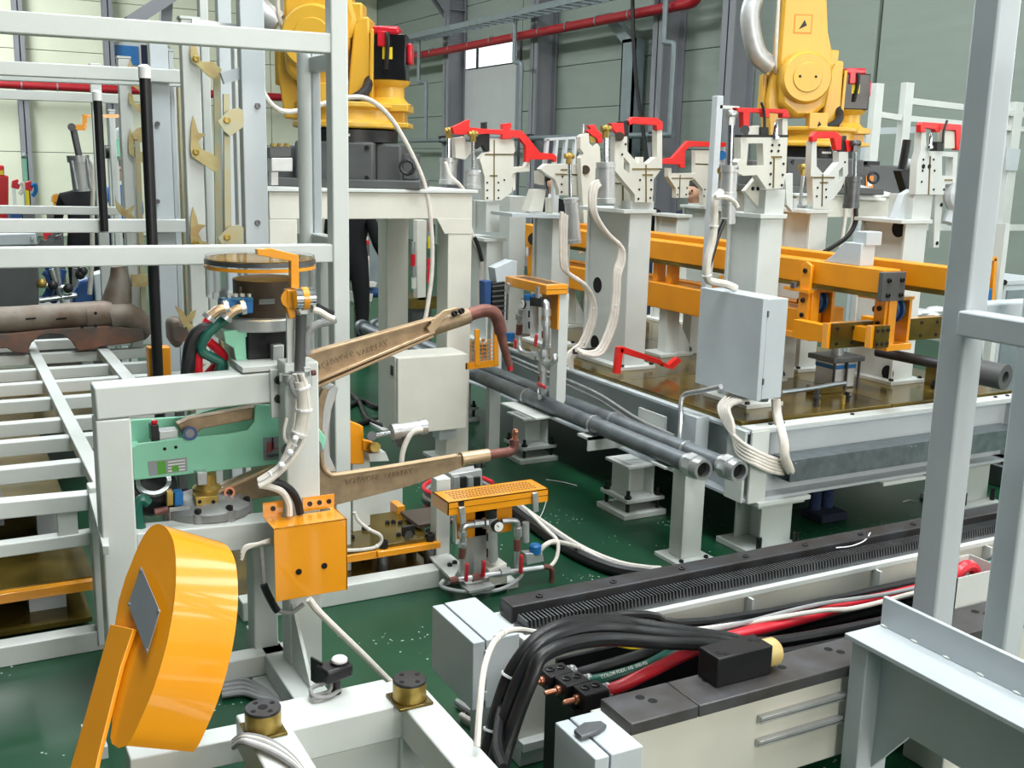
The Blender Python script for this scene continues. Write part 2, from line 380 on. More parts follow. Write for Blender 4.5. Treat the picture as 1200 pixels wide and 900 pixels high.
ct = thing('cable_tray', 'galvanised ladder cable tray above the red fire main', 'cable tray', (9.3, 18, 4.4))
part('side_rail', MB().bb(9.1, 9.12, 13, 26, 4.36, 4.46), 'tray_grey', ct); part('side_rail', MB().bb(9.46, 9.48, 13, 26, 4.36, 4.46), 'tray_grey', ct)
rg = MB().bb(9.12, 9.46, 0, .04, 4.37, 4.39); r0 = None
for i in range(43):
    if r0 is None:
        for p in rg.v: p.y += 13.1
        r0 = part('rung', rg, 'tray_grey', ct)
    else:
        c = r0.copy(); COL.objects.link(c); c.parent = ct; c.location.y = i*.3
wrr = thing('wall_rail', 'thin grey horizontal conduit on the sage wall behind the clamps', 'conduit', (9.5, 17, 2.3))
part('tube', MB().cyl((9.5, 12.9, 2.33), (9.5, 24.5, 2.28), .045, n=10), 'tray_grey', wrr)
for y in (13.4, 17.2, 21): part('bracket', MB().bb(9.46, 9.6, y-.05, y+.05, 2.24, 2.38), 'dark_steel', wrr)
def conduit(y, z0, z1, zj, dy, lab):
    cable('conduit', [(9.3, y, z1), (9.3, y, (z1+zj)/2), (9.3, y, zj+.06), (9.3, y-.04, zj), (9.3, y-dy+.04, zj-.03), (9.3, y-dy, zj-.1), (9.3, y-dy, (z0+zj)/2), (9.3, y-dy, z0)], .04, 'tray_grey', lab, 'conduit', k=3)
conduit(21.75, 2.3, 4.36, 3.5, .4, 'galvanised drop conduit with a jog beside the plain wall door')
conduit(17.45, 2.3, 4.36, 3.62, .28, 'galvanised drop conduit with a jog over a grey column beside the small bright window')
conduit(12.95, 2.33, 5.2, 3.6, .25, 'galvanised drop conduit with a jog crossing the upturned end of the fire main')
cable('drop_cable', [onx(741, -20, 9.3), onx(742, 40, 9.3), onx(746, 100, 9.3), onx(753, 150, 9.3), onx(760, 200, 9.3), onx(764, 235, 9.3)], .03, 'cable_black', 'black cable hanging from the cable tray down the wall', k=3)
gp = thing('door_post', 'galvanised channel door post with a slanted head against the sage wall', 'post', (9.75, 14.6, 0))
part('channel', MB().bb(9.7, 9.74, 14.28, 14.62, 0, 3.8).bb(9.7, 9.9, 14.28, 14.31, 0, 3.8).bb(9.7, 9.9, 14.59, 14.62, 0, 3.8), 'tray_grey', gp)
part('slant_head', MB().prism([(9.7, 14.3, 3.75), (9.7, 14.62, 3.75), (9.7, 15.3, 4.25), (9.7, 15.0, 4.25)], (.12, 0, 0)), 'tray_grey', gp)
wl = thing('wall_window', 'small blue glazed window high in the cream end wall', 'window', (4.2, 25.9, 3.8))
part('frame', MB().prism([(3.7, 25.9, 3.72), (4.9, 25.9, 3.78), (4.9, 25.9, 4.32), (3.7, 25.9, 4.26)], (0, .08, 0)), 'panel_door', wl)
part('pane', MB().bb(3.78, 4.28, 25.87, 25.9, 3.8, 4.2), 'blue', wl); part('pane', MB().bb(4.34, 4.82, 25.87, 25.9, 3.84, 4.24), 'navy', wl)
# ================================================================== robot travel track in the foreground
def hbeam(b, p, q, h, wf, tw=.012, tf=.016, up=Z):
    p, q = V(p), V(q); b.bar(p, q, tw, h-2*tf, up); d, s, u = frame_of(q-p, V(up))
    for sg in (-1, 1): b.bar(p+u*sg*(h-tf)/2, q+u*sg*(h-tf)/2, wf, tf, up)
    return b
tk = thing('track_beam', 'white steel track beam topped with black rail and toothed rack', 'machine beam', (3.4, 2.8, 0), 'robot track beams')
part('web', MB().bb(1.52, 5.6, 2.715, 2.73, .09, .42), 'ivory', tk); part('top_flange', MB().bb(1.52, 5.6, 2.70, 2.92, .42, .44), 'white', tk, .002)
part('bottom_flange', MB().bb(1.52, 5.6, 2.68, 2.95, .06, .09), 'white', tk, .002)
part('rail', MB().bb(1.54, 5.6, 2.815, 2.9, .44, .5), 'dark_steel', tk, .004, 'black machined rail')
rk = MB().bb(1.54, 5.6, 2.725, 2.80, .44, .452)
for i in range(284):
    x = 1.55+i*.0142; rk.hexa([(x, 2.73, .45), (x+.008, 2.73, .45), (x+.008, 2.8, .45), (x, 2.8, .45), (x+.001, 2.735, .48), (x+.006, 2.735, .48), (x+.006, 2.795, .48), (x+.001, 2.795, .48)])
part('rack_teeth', rk, 'steel', tk, kind='stuff')
for i in range(7): 
    x = 1.8+i*.62; part('rib', MB().prism([(x, 2.715, .42), (x, 2.675, .42), (x, 2.675, .36), (x, 2.69, .15), (x, 2.715, .1)], (.01, 0, 0)), 'white', tk)
for i in range(14): bolt(tk, (1.66+i*.29, 2.85, .5), Z, .012, .006, 'black')
for x in (1.6, 2.9, 4.2, 5.4): part('foot', MB().bb(x-.08, x+.08, 2.7, 2.93, 0, .06), 'white', tk, .003)
tn = thing('track_beam', 'white box track beam with bare steel bolted rail plates and black stop', 'machine beam', (2.6, 2.1, 0), 'robot track beams')
part('body', MB().bb(1.45, 5.0, 2.06, 2.2, .2, .465), 'ivory', tn, .004)
for a, b_ in ((1.472, 1.688), (1.69, 2.6), (2.603, 3.6), (3.603, 5.0)):
    rp_ = part('rail_plate', MB().bb(a, b_, 2.04, 2.185, .465, .5), 'rail_steel', tn, .003)
    n_ = max(1, int((b_-a)/.19))
    for i in range(n_):
        x = a+(b_-a)*(i+.5)/n_
        for dx, dy in ((-.008, .03), (.012, 0)): bolt(rp_, (x+dx, 2.115+dy, .4985), Z, .0135, .002, 'hole', 'bolt_hole')
for z in (.406, .334):
    sl = part('slot_profile', MB().bb(1.912, 2.236, 2.048, 2.06, z-.016, z+.004).bb(1.912, 2.236, 2.04, 2.048, z-.006, z+.004).bb(1.912, 2.236, 2.042, 2.048, z-.016, z-.011), 'alu', tn, .001)
for x in (1.6, 2.8, 4.5): part('foot', MB().bb(x-.1, x+.1, 2.05, 2.21, 0, .2), 'ivory', tn, .004)
sb = thing('stop_block', 'black stop block with translucent yellow buffer bolted on the bare steel rail', 'stop', (1.9, 2.14, .5))
part('block', MB().bb(1.79, 1.985, 2.095, 2.18, .5, .588), 'black', sb, .004)
part('buffer', MB().lathe([(.036, 0), (.04, .006), (.04, .04), (.034, .048)], (1.985, 2.135, .545), X1, 20), 'urethane', sb)
for x, y in ((1.815, 2.125), (1.83, 2.113), (1.95, 2.15), (1.965, 2.138)): bolt(sb, (x, y, .587), Z, .009, .002, 'hole', 'bolt_hole')
tr_ = thing('shade_trough', 'black sheet trough standing in for the shaded floor under the track cables', 'cable tray', (3.2, 2.44, 0))  # black sheets put the shade on the floor between the beams into colour
part('base', MB().bb(1.62, 5.4, 2.23, 2.67, .14, .16), 'black', tr_); part('side', MB().bb(1.62, 5.4, 2.23, 2.245, .16, .36), 'black', tr_); part('side', MB().bb(1.62, 5.4, 2.655, 2.668, .16, .37), 'black', tr_)
for x in (2, 3.5, 5): part('support', MB().bb(x, x+.06, 2.24, 2.66, 0, .14), 'black', tr_)
def jbox(lab, x0, x1, y0, y1, z0, z1, hx=True):
    t = thing('junction_box', lab, 'electrical box', ((x0+x1)/2, (y0+y1)/2, z0), 'junction boxes on the track ends')
    part('body', MB().bb(x0+.045, x1, y0, y1, z0, z1), 'pale_grey', t, .003)
    part('door', MB().bb(x0, x0+.04, y0+.002, y1-.002, z0+.002, z1-.002), 'pale_grey', t, .003)
    for f in (.2, .8): part('hinge', MB().cyl((x0+.042, y0-.003, z0+(z1-z0)*f-.014), (x0+.042, y0-.003, z0+(z1-z0)*f+.014), .006, n=8), 'pale_grey', t)
    return t
b1 = jbox('pale grey junction box on the end of the toothed track beam', 1.355, 1.515, 2.715, 3.03, .225, .455)
part('mount', MB().bb(1.44, 1.5, 2.82, 2.9, 0, .225), 'pale_grey', b1)
b2 = jbox('pale grey junction box with a grey lift latch on its top', 1.302, 1.44, 1.94, 2.137, .2, .5)
part('latch', MB().prism(trz([(672, 860), (684, 851), (704, 849), (711, 854), (699, 862), (681, 868)], .503), (0, 0, .012)), 'steel', b2, .003)
part('mount', MB().bb(1.36, 1.44, 2.0, 2.1, 0, .2), 'pale_grey', b2)
# hose manifold and hoses
mf = thing('hose_manifold', 'black three-way hose manifold with copper nipples in the trough', 'manifold', (1.53, 2.45, .36))
for i, (x, y) in enumerate(((1.515, 2.51), (1.53, 2.44), (1.55, 2.37))):
    bk = part('block', MB().bb(x-.03, x+.055, y-.034, y+.034, .372, .425), 'black', mf, .004)
    for dx in (-.005, .03): bolt(bk, (x+dx, y+.005, .425), Z, .014, .004, 'black_gloss')
    part('nipple', MB().lathe([(.014, 0), (.014, .012), (.0085, .014), (.0085, .042), (.006, .05)], (x-.03, y, .398), -X1, 12), 'copper_tip', mf)
    part('hose_clamp', MB().lathe([(.021, 0), (.024, .004), (.021, .01), (.024, .016), (.021, .024)], (x+.055, y, .402), X1, 14), 'zinc', mf)
part('stand', MB().bb(1.5, 1.58, 2.36, 2.52, 0, .372), 'black', mf)
def pz(pts): return [onz(x, y, z) for x, y, z in pts]
rh = cable('air_hose', pz([(697, 811, .40), (722, 806, .41), (760, 788, .44), (800, 768, .45), (825, 757, .45), (870, 742, .42), (940, 725, .40), (1000, 707, .39), (1060, 694, .39), (1150, 668, .38), (1260, 640, .38)]), .019, 'hose_red', 'glossy red air hose from the manifold along the trough', 'hose', n=12)
gh = cable('air_hose', pz([(686, 800, .40), (720, 793, .42), (760, 780, .44), (800, 759, .44), (850, 742, .42), (940, 715, .39), (1000, 700, .39), (1080, 684, .38), (1200, 650, .38)]), .019, 'hose_green', 'dark green lettered air hose from the manifold along the trough', 'hose', n=12)
_p0, _p1 = onz(703, 797, .44), onz(757, 780, .46)
text('lettering', 'COLOR FLEX  1/2  300 PSI', .0135, (_p0+_p1)/2+V((0, -.006, .012)), _p1-_p0, V((0, .6, .8)), 'label_white', gh, .0003)
cable('air_hose', pz([(678, 790, .40), (720, 778, .43), (770, 762, .45), (830, 740, .42), (950, 712, .38), (1100, 676, .38), (1260, 632, .38)]), .019, 'rubber', 'black rubber air hose from the manifold along the trough', 'hose', n=10)
for i, (dy, dz, r) in enumerate(((.03, 0, .02), (-.03, -.012, .02), (-.075, -.03, .02))):
    e_ = i*9
    pts = [ony(560+e_, 935, 2.25+dy)+V((0, 0, -.1)), ony(570+e_, 890, 2.28+dy), ony(582+e_*1.2, 835, 2.3+dy), ony(602+e_*1.1, 782+e_*.3, 2.3+dy), ony(640, 741+e_*.7, 2.32+dy), ony(700, 727+e_*.6, 2.36+dy), ony(780, 737+e_*.3, 2.4+dy), ony(850, 747, 2.38+dy), V((2.25, 2.35+dy, .42)), V((2.8, 2.34+dy, .4)), V((3.6, 2.36+dy, .38)), V((5.2, 2.36+dy, .36))]
    cable('power_cable', [p+V((0, 0, dz)) for p in pts], r, 'cable_black', 'thick black power cable arching out of the track trough'+(' with two white ties' if i == 0 else ''), 'cable', 'black power cables of the track', ties=(.16, .27) if i == 0 else (), n=10)
cable('power_cable', [ony(590, 900, 2.1), ony(583, 870, 2.2), ony(592, 815, 2.35), ony(615, 765, 2.45), ony(650, 738, 2.5), ony(720, 722, 2.55), V((1.9, 2.58, .5)), V((2.4, 2.57, .42)), V((5.2, 2.57, .38))], .014, 'cable_black', 'slim black cable beside the thick arching cables', 'cable', n=8)
for j, (dy, dz) in enumerate(((2.30, .33), (2.42, .33), (2.5, .3), (2.55, .36), (2.6, .3))):
    cable('power_cable', [(1.85+j*.1, dy, dz-.05), (2.3, dy, dz), (3.0, dy+.01, dz+.01), (4.0, dy-.01, dz), (5.3, dy, dz)], .026, 'cable_black', 'straight black power cable lying in the track trough', 'cable', 'black cables lying in the trough', n=8)
cable('signal_cable', [ony(559, 875, 2.15), ony(562, 830, 2.2), ony(568, 780, 2.3), ony(582, 748, 2.4), ony(604, 738, 2.45), ony(640, 743, 2.48), ony(700, 749, 2.5), ony(780, 742, 2.52), onz(860, 732, .44), onz(960, 716, .43), onz(1018, 709, .43), onz(1180, 664, .42)], .0085, 'cable_white', 'long white signal cable looping over the junction box into the trough', 'cable', ties=(.28, .32), n=8)
cable('signal_cable', pz([(820, 742, .45), (880, 728, .44), (960, 708, .43), (1060, 692, .42), (1200, 655, .42)]), .008, 'cable_grey', 'pale grey cable lying beside the white cable in the trough')
cable('signal_cable', pz([(655, 820, .05), (648, 850, .03), (625, 872, .02), (600, 868, .02), (560, 850, .02), (540, 838, .02)]), .011, 'cable_white', 'white cable lying on the green floor between the track ends')
cable('signal_cable', pz([(690, 878, .02), (640, 862, .02), (590, 848, .02), (555, 835, .02), (535, 822, .02)]), .012, 'cable_grey', 'grey cable lying straight on the green floor between track ends')
# ------------------------------------------------------------------ guard frame at the right
gf = thing('guard_stand', 'pale grey welded beam stand carrying the tall guard posts', 'machine stand', (2.3, 1.7, 0))
part('flange', MB().bb(2.21, 2.36, .5, 2.05, .585, .6), 'pale_grey', gf, .002); part('upstand', MB().bb(2.345, 2.36, .5, 2.045, .6, .69), 'pale_grey', gf, .002)
part('web', MB().bb(2.28, 2.295, .5, 2.0, .36, .585), 'pale_grey', gf)
part('end_leg', MB().bb(2.22, 2.34, 1.97, 2.03, 0, .585), 'pale_grey', gf, .003); part('end_leg', MB().bb(2.22, 2.34, .52, .6, 0, .585), 'pale_grey', gf, .003)
part('end_gusset', MB().prism([(2.28, 1.97, .36), (2.28, 1.97, .2), (2.28, 1.85, .36)], (.015, 0, 0)), 'pale_grey', gf)
wd = MB()
for i in range(14): wd.ball((2.345, .6+i*.11, .602), .006, 6, (1, 2.5, 1))
part('weld_seam', wd, 'white', gf, kind='stuff')
pg = thing('guard_post', 'tall pale grey square guard post with rails branching off halfway up', 'post', (2.46, 2.0, .6))
_b, _t = ony(1092, 725, 2.02), ony(1156, -30, 2.02)
part('post', MB().bar(_b+V((0, .0, -.12)), V((_b.x-.015, _b.y, _t.z+.2)), .085, .085, V((0, 1, 0))), 'pale_grey', pg, .008)
part('rail', MB().bb(_b.x-.085, _b.x-.015, .8, 1.98, 1.46, 1.53), 'pale_grey', pg, .006); part('rail', MB().bb(_b.x-.02, 3.8, 2.0, 2.06, 1.47, 1.54), 'pale_grey', pg, .006)
pg2 = thing('guard_post', 'pale grey square guard post standing beyond the beam stand, beside the open duct', 'post', (2.66, 1.87, 0))
part('post', MB().bb(2.615, 2.695, 1.83, 1.91, 0, 2.2), 'pale_grey', pg2, .008); part('foot_plate', MB().bb(2.57, 2.74, 1.79, 1.95, 0, .012), 'pale_grey', pg2)
dx_ = thing('cable_duct', 'open topped white sheet duct with red hose inside behind the guard post', 'duct', (2.97, 2.26, .1))
part('wall', MB().bb(2.86, 3.09, 2.2, 2.204, .1, .6), 'white', dx_); part('wall', MB().bb(2.86, 2.864, 2.2, 2.34, .1, .6), 'white', dx_); part('wall', MB().bb(2.86, 3.09, 2.336, 2.34, .1, .6), 'white', dx_); part('wall', MB().bb(3.086, 3.09, 2.2, 2.34, .1, .6), 'white', dx_)
part('inner_hose', MB().tube([(2.9, 2.27, .2), (2.92, 2.27, .5), (2.96, 2.27, .585), (3.02, 2.27, .59), (3.07, 2.27, .5)], .02, 8), 'hose_red', dx_); part('base', MB().bb(2.86, 3.09, 2.2, 2.34, 0, .1), 'white', dx_)
bgl = MB()
for i in range(7):
    r_ = random.Random(i); bgl.ball((2.42+r_.uniform(-.05, .05), 1.75+r_.uniform(-.1, .1), .06+r_.uniform(0, .08)), .07, 8, (1, 1.2, .8))
solo('plastic_bag', bgl, 'plastic_bag', 'crumpled clear plastic bag under the welded beam stand', 'bag')
# ================================================================== fixture table
tb = thing('fixture_table', 'long fixture table of white beams with shiny olive top plates', 'machine table', (4.4, 5.4, 0))
fb = part('front_beam', hbeam(MB(), (3.47, 3.93, .47), (5.42, 3.93, .47), .36, .17), 'pale_grey', tb, .002)
part('side_beam', hbeam(MB(), (3.45, 3.86, .47), (3.45, 7.3, .47), .36, .14), 'pale_grey', tb, .002)
part('side_beam', hbeam(MB(), (5.35, 3.86, .47), (5.35, 7.3, .47), .36, .14), 'pale_grey', tb, .002); part('rear_beam', hbeam(MB(), (3.45, 7.25, .47), (5.42, 7.25, .47), .36, .17), 'pale_grey', tb, .002)
part('lip', MB().bb(3.4, 5.42, 3.845, 3.93, .65, .662), 'white', tb, .002)
for a, b_ in ((3.95, 5.02), (5.025, 6.2), (6.205, 7.3)):
    for c, d in ((3.42, 4.45), (4.455, 5.42)): part('top_plate', MB().bb(c, d, a, b_, .65, .675), 'olive', tb, .003)
def leg(x, y, w=.17):
    l = part('leg', hbeam(MB(), (x, y, .105), (x, y, .29), w, w, .012, .014, X1).bb(x-w/2-.04, x+w/2+.04, y-w/2-.05, y+w/2+.05, .085, .105).bb(x-w/2-.03, x+w/2+.03, y-w/2-.03, y+w/2+.03, .275, .29), 'white', tb, .002)
    part('floor_pad', MB().bb(x-.15, x+.13, y-.15, y+.13, 0, .03), 'white', l, .003)
    for sx, sy in ((-1, -1), (1, -1), (-1, 1), (1, 1)):
        bx, by = x+sx*(w/2+.015), y+sy*(w/2+.02)
        part('jack_screw', MB().cyl((bx, by, .03), (bx, by, .15), .011, n=8).cyl((bx, by, .105), (bx, by, .12), .02, n=6), 'black', l)
for x, y in ((3.33, 4.72), (3.33, 5.9), (3.33, 7.05), (5.25, 7.05), (5.25, 5.5)): leg(x, y)
for x, y in ((3.62, 3.97), (5.22, 4.06)):
    l = part('leg', hbeam(MB(), (x, y, .03), (x, y, .25), .2, .2, .012, .014, Y1).bb(x-.15, x+.15, y-.13, y+.13, .25, .268).bb(x-.17, x+.17, y-.15, y+.14, .268, .29), 'white', tb, .002)
    part('floor_pad', MB().bb(x-.18, x+.14, y-.17, y+.14, 0, .03), 'white', l, .003)
    for sx in (-.13, .11): part('jack_screw', MB().cyl((x+sx, y-.13, .03), (x+sx, y-.13, .1), .014, n=8), 'black', l)
part('end_plate', MB().prism([(3.37, 3.86, .29), (3.37, 3.99, .29), (3.37, 3.99, .65), (3.37, 3.86, .65)], (.014, 0, 0)), 'white', tb)
part('end_plate', MB().bb(3.395, 3.5, 3.835, 3.848, .29, .65), 'white', tb)
part('mount_pad', MB().bb(4.3, 4.62, 3.82, 3.95, .27, .29), 'white', tb, .002); part('gusset', MB().bb(3.3, 3.38, 4.15, 4.3, .4, .66), 'pale_grey', tb, .002)
for i, (x, y) in enumerate([(3.55, 3.89), (3.63, 3.89), (5.2, 3.89), (5.3, 3.89), (4.1, 3.89)]): bolt(tb, (x, y, .662), Z, .011, .008)
for x, y, h in ((4.02, 4.07, .09), (4.27, 4.1, .05), (4.15, 4.2, .05), (5.0, 4.15, .05), (5.12, 4.02, .05)):
    part('locating_pin', MB().lathe([(.016, 0), (.016, h*.4), (.022, h*.45), (.022, h*.6), (.012, h*.62), (.012, h)], (x, y, .675), Z, 10), 'black' if h < .06 else 'dark_steel', tb)
for x, y in ((4.08, 4.12), (4.2, 4.06)): part('brass_stop', MB().cyl((x, y, .675), (x, y, .72), .014, n=10), 'brass', tb)
part('olive_block', MB().bb(4.22, 4.42, 4.28, 4.36, .675, .72), 'olive', tb, .003)
ctb = thing('cable_duct', 'galvanised steel cable duct along the front of the fixture table', 'duct', (4.45, 3.82, .39))
b = MB().bb(3.6, 5.3, 3.778, 3.783, .39, .5).bb(3.6, 5.3, 3.783, 3.91, .39, .394).bb(3.6, 5.3, 3.783, 3.91, .496, .5)
part('channel', b, 'galv', ctb)
for x in (3.63, 4.43, 4.46, 5.27): bolt(ctb, (x, 3.778, .485), -Y1, .005, .003, 'zinc')
for i in range(5):
    cable('signal_cable', [V((3.50, 4.12-.04*i, .79)), onx(843+i*3, 476, 3.40), onx(851+i*2, 498, 3.37), onx(864, 514+i*4, 3.365), ony(884, 528+i*4, 3.815-.004*i), ony(905, 537+i*4, 3.815), V((3.66, 3.84, .47-.014*i)), V((3.9, 3.85, .45-.01*i))], .011, 'cable_white', 'white cable dropping from the fixture control box into the galvanised duct', 'cable', 'white cables into the galvanised duct', n=8)
cable('conduit_sleeve', [V((3.6, 3.92, .78)), V((3.6, 3.9, .7)), V((3.56, 3.8, .6)), V((3.56, 3.78, .52)), V((3.62, 3.8, .44))], .024, 'cable_white', 'thick white sleeve bending down beside the fixture control box', 'cable', n=10)
cable('conduit_pipe', [onz(915, 460, .75), onz(945, 456, .75), onz(975, 451, .75), onz(990, 449, .75)], .014, 'galv', 'thin galvanised conduit lying above the olive table plate', 'conduit')
# water pipes
for i, (x, zc, y0, lab) in enumerate(((3.0, .545, 3.72, 'outer grey water pipe with open steel union beside the fixture table'), (3.125, .55, 3.62, 'inner grey water pipe with open steel union against the fixture table'))):
    t = thing('water_pipe', lab, 'pipe', (x, 6, zc))
    part('run', MB().cyl((x, y0+.06, zc), (x, 8.15, zc), .043, n=18), 'pipe_grey', t)
    part('union', MB().pipe((x, y0-.02, zc), (x, y0+.03, zc), .05, .036, 20).pipe((x, y0+.03, zc), (x, y0+.075, zc), .06, .04, 8).pipe((x, y0+.075, zc), (x, y0+.1, zc), .052, .042, 18), 'zinc', t, label='bright steel union')
    part('bore', MB().cyl((x, y0+.012, zc), (x, y0+.02, zc), .037, n=18), 'hole', t)
    part('far_flange', MB().pipe((x, 8.1, zc), (x, 8.16, zc), .065, .03, 18), 'pipe_grey', t)
    for y in (4.62, 5.35, 3.98) if i else (4.62, 5.35):
        part('u_bolt', MB().pipe((x, y, zc), (x, y+.012, zc), .052, .042, 14), 'zinc', t)
pb = thing('pipe_bracket', 'white angle bracket clamping both water pipes to the table side', 'bracket', (3.15, 4.62, .48))
part('arm', MB().bb(2.93, 3.38, 4.57, 4.68, .478, .492).bb(2.93, 3.38, 4.57, 4.582, .42, .492), 'white', pb); part('wall_plate', MB().bb(3.365, 3.378, 4.5, 4.75, .45, .58), 'white', pb)
pb2 = thing('pipe_bracket', 'white flat bracket under the pipes beside the pipe mounted valve set', 'bracket', (3.1, 5.35, .47)); part('arm', MB().bb(2.9, 3.38, 5.3, 5.42, .478, .492), 'white', pb2)
ps = thing('pipe_stand', 'white channel post holding up the open ends of the water pipes', 'stand', (3.14, 3.98, 0))
part('post', MB().bb(3.08, 3.2, 3.93, 3.94, .02, .495).bb(3.08, 3.09, 3.94, 4.03, .02, .495).bb(3.19, 3.2, 3.94, 4.03, .02, .495), 'white', ps, .002); part('top_plate', MB().bb(2.95, 3.22, 3.92, 4.04, .493, .503), 'white', ps); part('base_plate', MB().bb(3.03, 3.25, 3.87, 4.08, 0, .02), 'white', ps, .002)
for x, y in ((3.21, 3.9), (3.06, 3.9)): bolt(ps, (x, y, .02), Z, .012, .012)
cable('conduit_pipe', [onx(845, 453, 3.32), onx(822, 458, 3.32), onx(803, 462, 3.32), onx(798, 472, 3.3), onx(798, 490, 3.28), onx(797, 520, 3.22)], .013, 'zinc', 'bright elbowed conduit rising beside the water pipe ends', 'conduit', n=10, k=4)
for i_ in range(2): cable('clipped_cable', [V((3.36, 6.6, .62-.02*i_)), V((3.355, 5.9, .6-.03*i_)), V((3.355, 5.2, .58-.03*i_)), V((3.355, 4.75, .52-.03*i_)), V((3.36, 4.4, .5-.02*i_))], .009, 'cable_grey', 'grey cable clipped along the side beam of the fixture table', 'cable', 'grey cables along the table side')
# ================================================================== spot welding gun, its stand and covers
gs = thing('gun_stand', 'white square tube stand carrying the mint green spot welding gun', 'machine stand', (.8, 3.6, 0))
xl0, xl1 = ony(116, 560, 3.6).x, ony(157, 560, 3.6).x; xr0, xr1 = ony(339, 700, 3.5).x, ony(377, 700, 3.5).x
zt = 1.152; th = .108
part('top_beam', MB().bar(ony(112, 474, 3.6)+V((0, .055, 0)), ony(330, 453, 3.6)+V((0, .055, 0)), .11, th), 'white', gs, .006)
part('post', MB().bb(xl0, xl1, 3.6, 3.71, 0, 1.04), 'white', gs, .006)
part('post', MB().bb(xr0, xr1, 3.5, 3.6, 0, ony(350, 425, 3.5).z), 'white', gs, .006)
part('post', MB().bb(ony(298, 720, 3.68).x, ony(326, 720, 3.68).x, 3.68, 3.78, 0, .55), 'white', gs, .006)
part('lower_beam', MB().bar(ony(160, 642, 3.6)+V((0, .055, 0)), ony(338, 624, 3.6)+V((0, .055, 0)), .11, .1), 'white', gs, .006)
part('end_flange', MB().bb(ony(316, 460, 3.6).x, ony(322, 460, 3.6).x+.035, 3.585, 3.6, ony(320, 489, 3.6).z, ony(320, 432, 3.6).z), 'white', gs, .003)
for y in (445, 467): bolt(gs, ony(326, y, 3.585), -Y1, .015, .016)
part('cap_plate', MB().bb(ony(280, 438, 3.65).x, ony(328, 433, 3.65).x, 3.6, 3.78, 1.165, 1.185), 'white', gs, .002)
part('base_beam', MB().bb(.95, 1.03, 3.1, 3.9, .02, .1), 'white', gs, .005); part('base_beam', MB().bb(.4, 1.14, 3.62, 3.7, .02, .1), 'white', gs, .005)
part('gusset', MB().prism([(1.03, 3.5, .1), (1.03, 3.5, .34), (1.03, 3.28, .1)], (-.012, 0, 0)), 'white', gs)
part('foot_plate', MB().bb(.9, 1.12, 3.4, 3.62, 0, .02), 'white', gs); part('foot_plate', MB().bb(.30, .36, 3.32, 3.5, 0, .04), 'white', gs)
YG = 3.74
gun = thing('spot_welding_gun', 'mint green spot welding gun with long bronze arms and copper electrodes', 'welding gun', (1.1, YG, .75))
mp_ = part('side_plate', MB().prism(tr([(155, 527), (162, 521), (209, 514), (270, 508), (290, 504), (298, 494), (299, 475), (338, 474), (338, 542), (300, 547), (157, 563)], YG), (0, .018, 0)), 'mint', gun, .003)
part('side_plate', MB().prism([p+V((0, .16, 0)) for p in tr([(155, 505), (230, 500), (299, 480), (338, 470), (338, 542), (157, 563)], YG)], (0, .018, 0)), 'mint', gun, .003)
part('spacer', MB().prism(tr([(152, 530), (168, 528), (168, 560), (156, 563)], YG+.02), (0, .14, 0)), 'mint', gun)
part('end_disc', MB().prism(tr([(352, 505), (372, 499), (382, 513), (381, 525), (370, 536), (352, 530)], YG-.1), (0, .1, 0)), 'mint', gun, .004)
for x, y in ((193, 526), (206, 524)): bolt(gun, ony(x, y, YG), -Y1, .006, .002, 'hole', 'hole')
part('relay', MB().prism(tr([(187, 506), (209, 504), (209, 516), (187, 519)], YG+.03), (0, .06, 0)), 'alu', gun, .002); part('relay', MB().prism(tr([(177, 499), (186, 498), (187, 517), (178, 518)], YG+.03), (0, .05, 0)), 'black', gun, .002); part('indicator', MB().ball(ony(181, 495, YG+.05), .012, 8), 'red_gloss', gun)
pl = part('name_plate', MB().prism(tr([(173, 541), (219, 536), (220, 552), (175, 558)], YG-.001), (0, .003, 0)), 'label_grey', gun)
part('green_print', MB().prism(tr([(184, 541), (194, 540), (195, 555), (185, 556)], YG-.002), (0, .002, 0)), 'label_green', pl); part('green_print', MB().prism(tr([(201, 546), (209, 545), (210, 552), (202, 553)], YG-.002), (0, .002, 0)), 'label_green', pl)
for k_ in range(4): part('print_line', MB().prism(tr([(197, 541+k_*3.6), (217, 538.6+k_*3.6), (217, 539.8+k_*3.6), (197, 542.2+k_*3.6)], YG-.0018), (0, .001, 0)), 'label_white', pl)
lp = part('logo_plate', MB().prism(tr([(308, 513), (330, 511), (330, 538), (309, 540)], YG-.001), (0, .003, 0)), 'label_grey', gun)
_c = ony(319, 523, YG-.003)
text('logo_letters', 'J|L', .042, _c, X1, Z, 'label_red', lp); text('logo_letters', 'OSAN', .0165, ony(319.5, 534, YG-.003), X1, Z, 'black', lp)
text('logo_bar', '|', .05, ony(319.5, 519, YG-.004), X1, Z, 'black', lp)
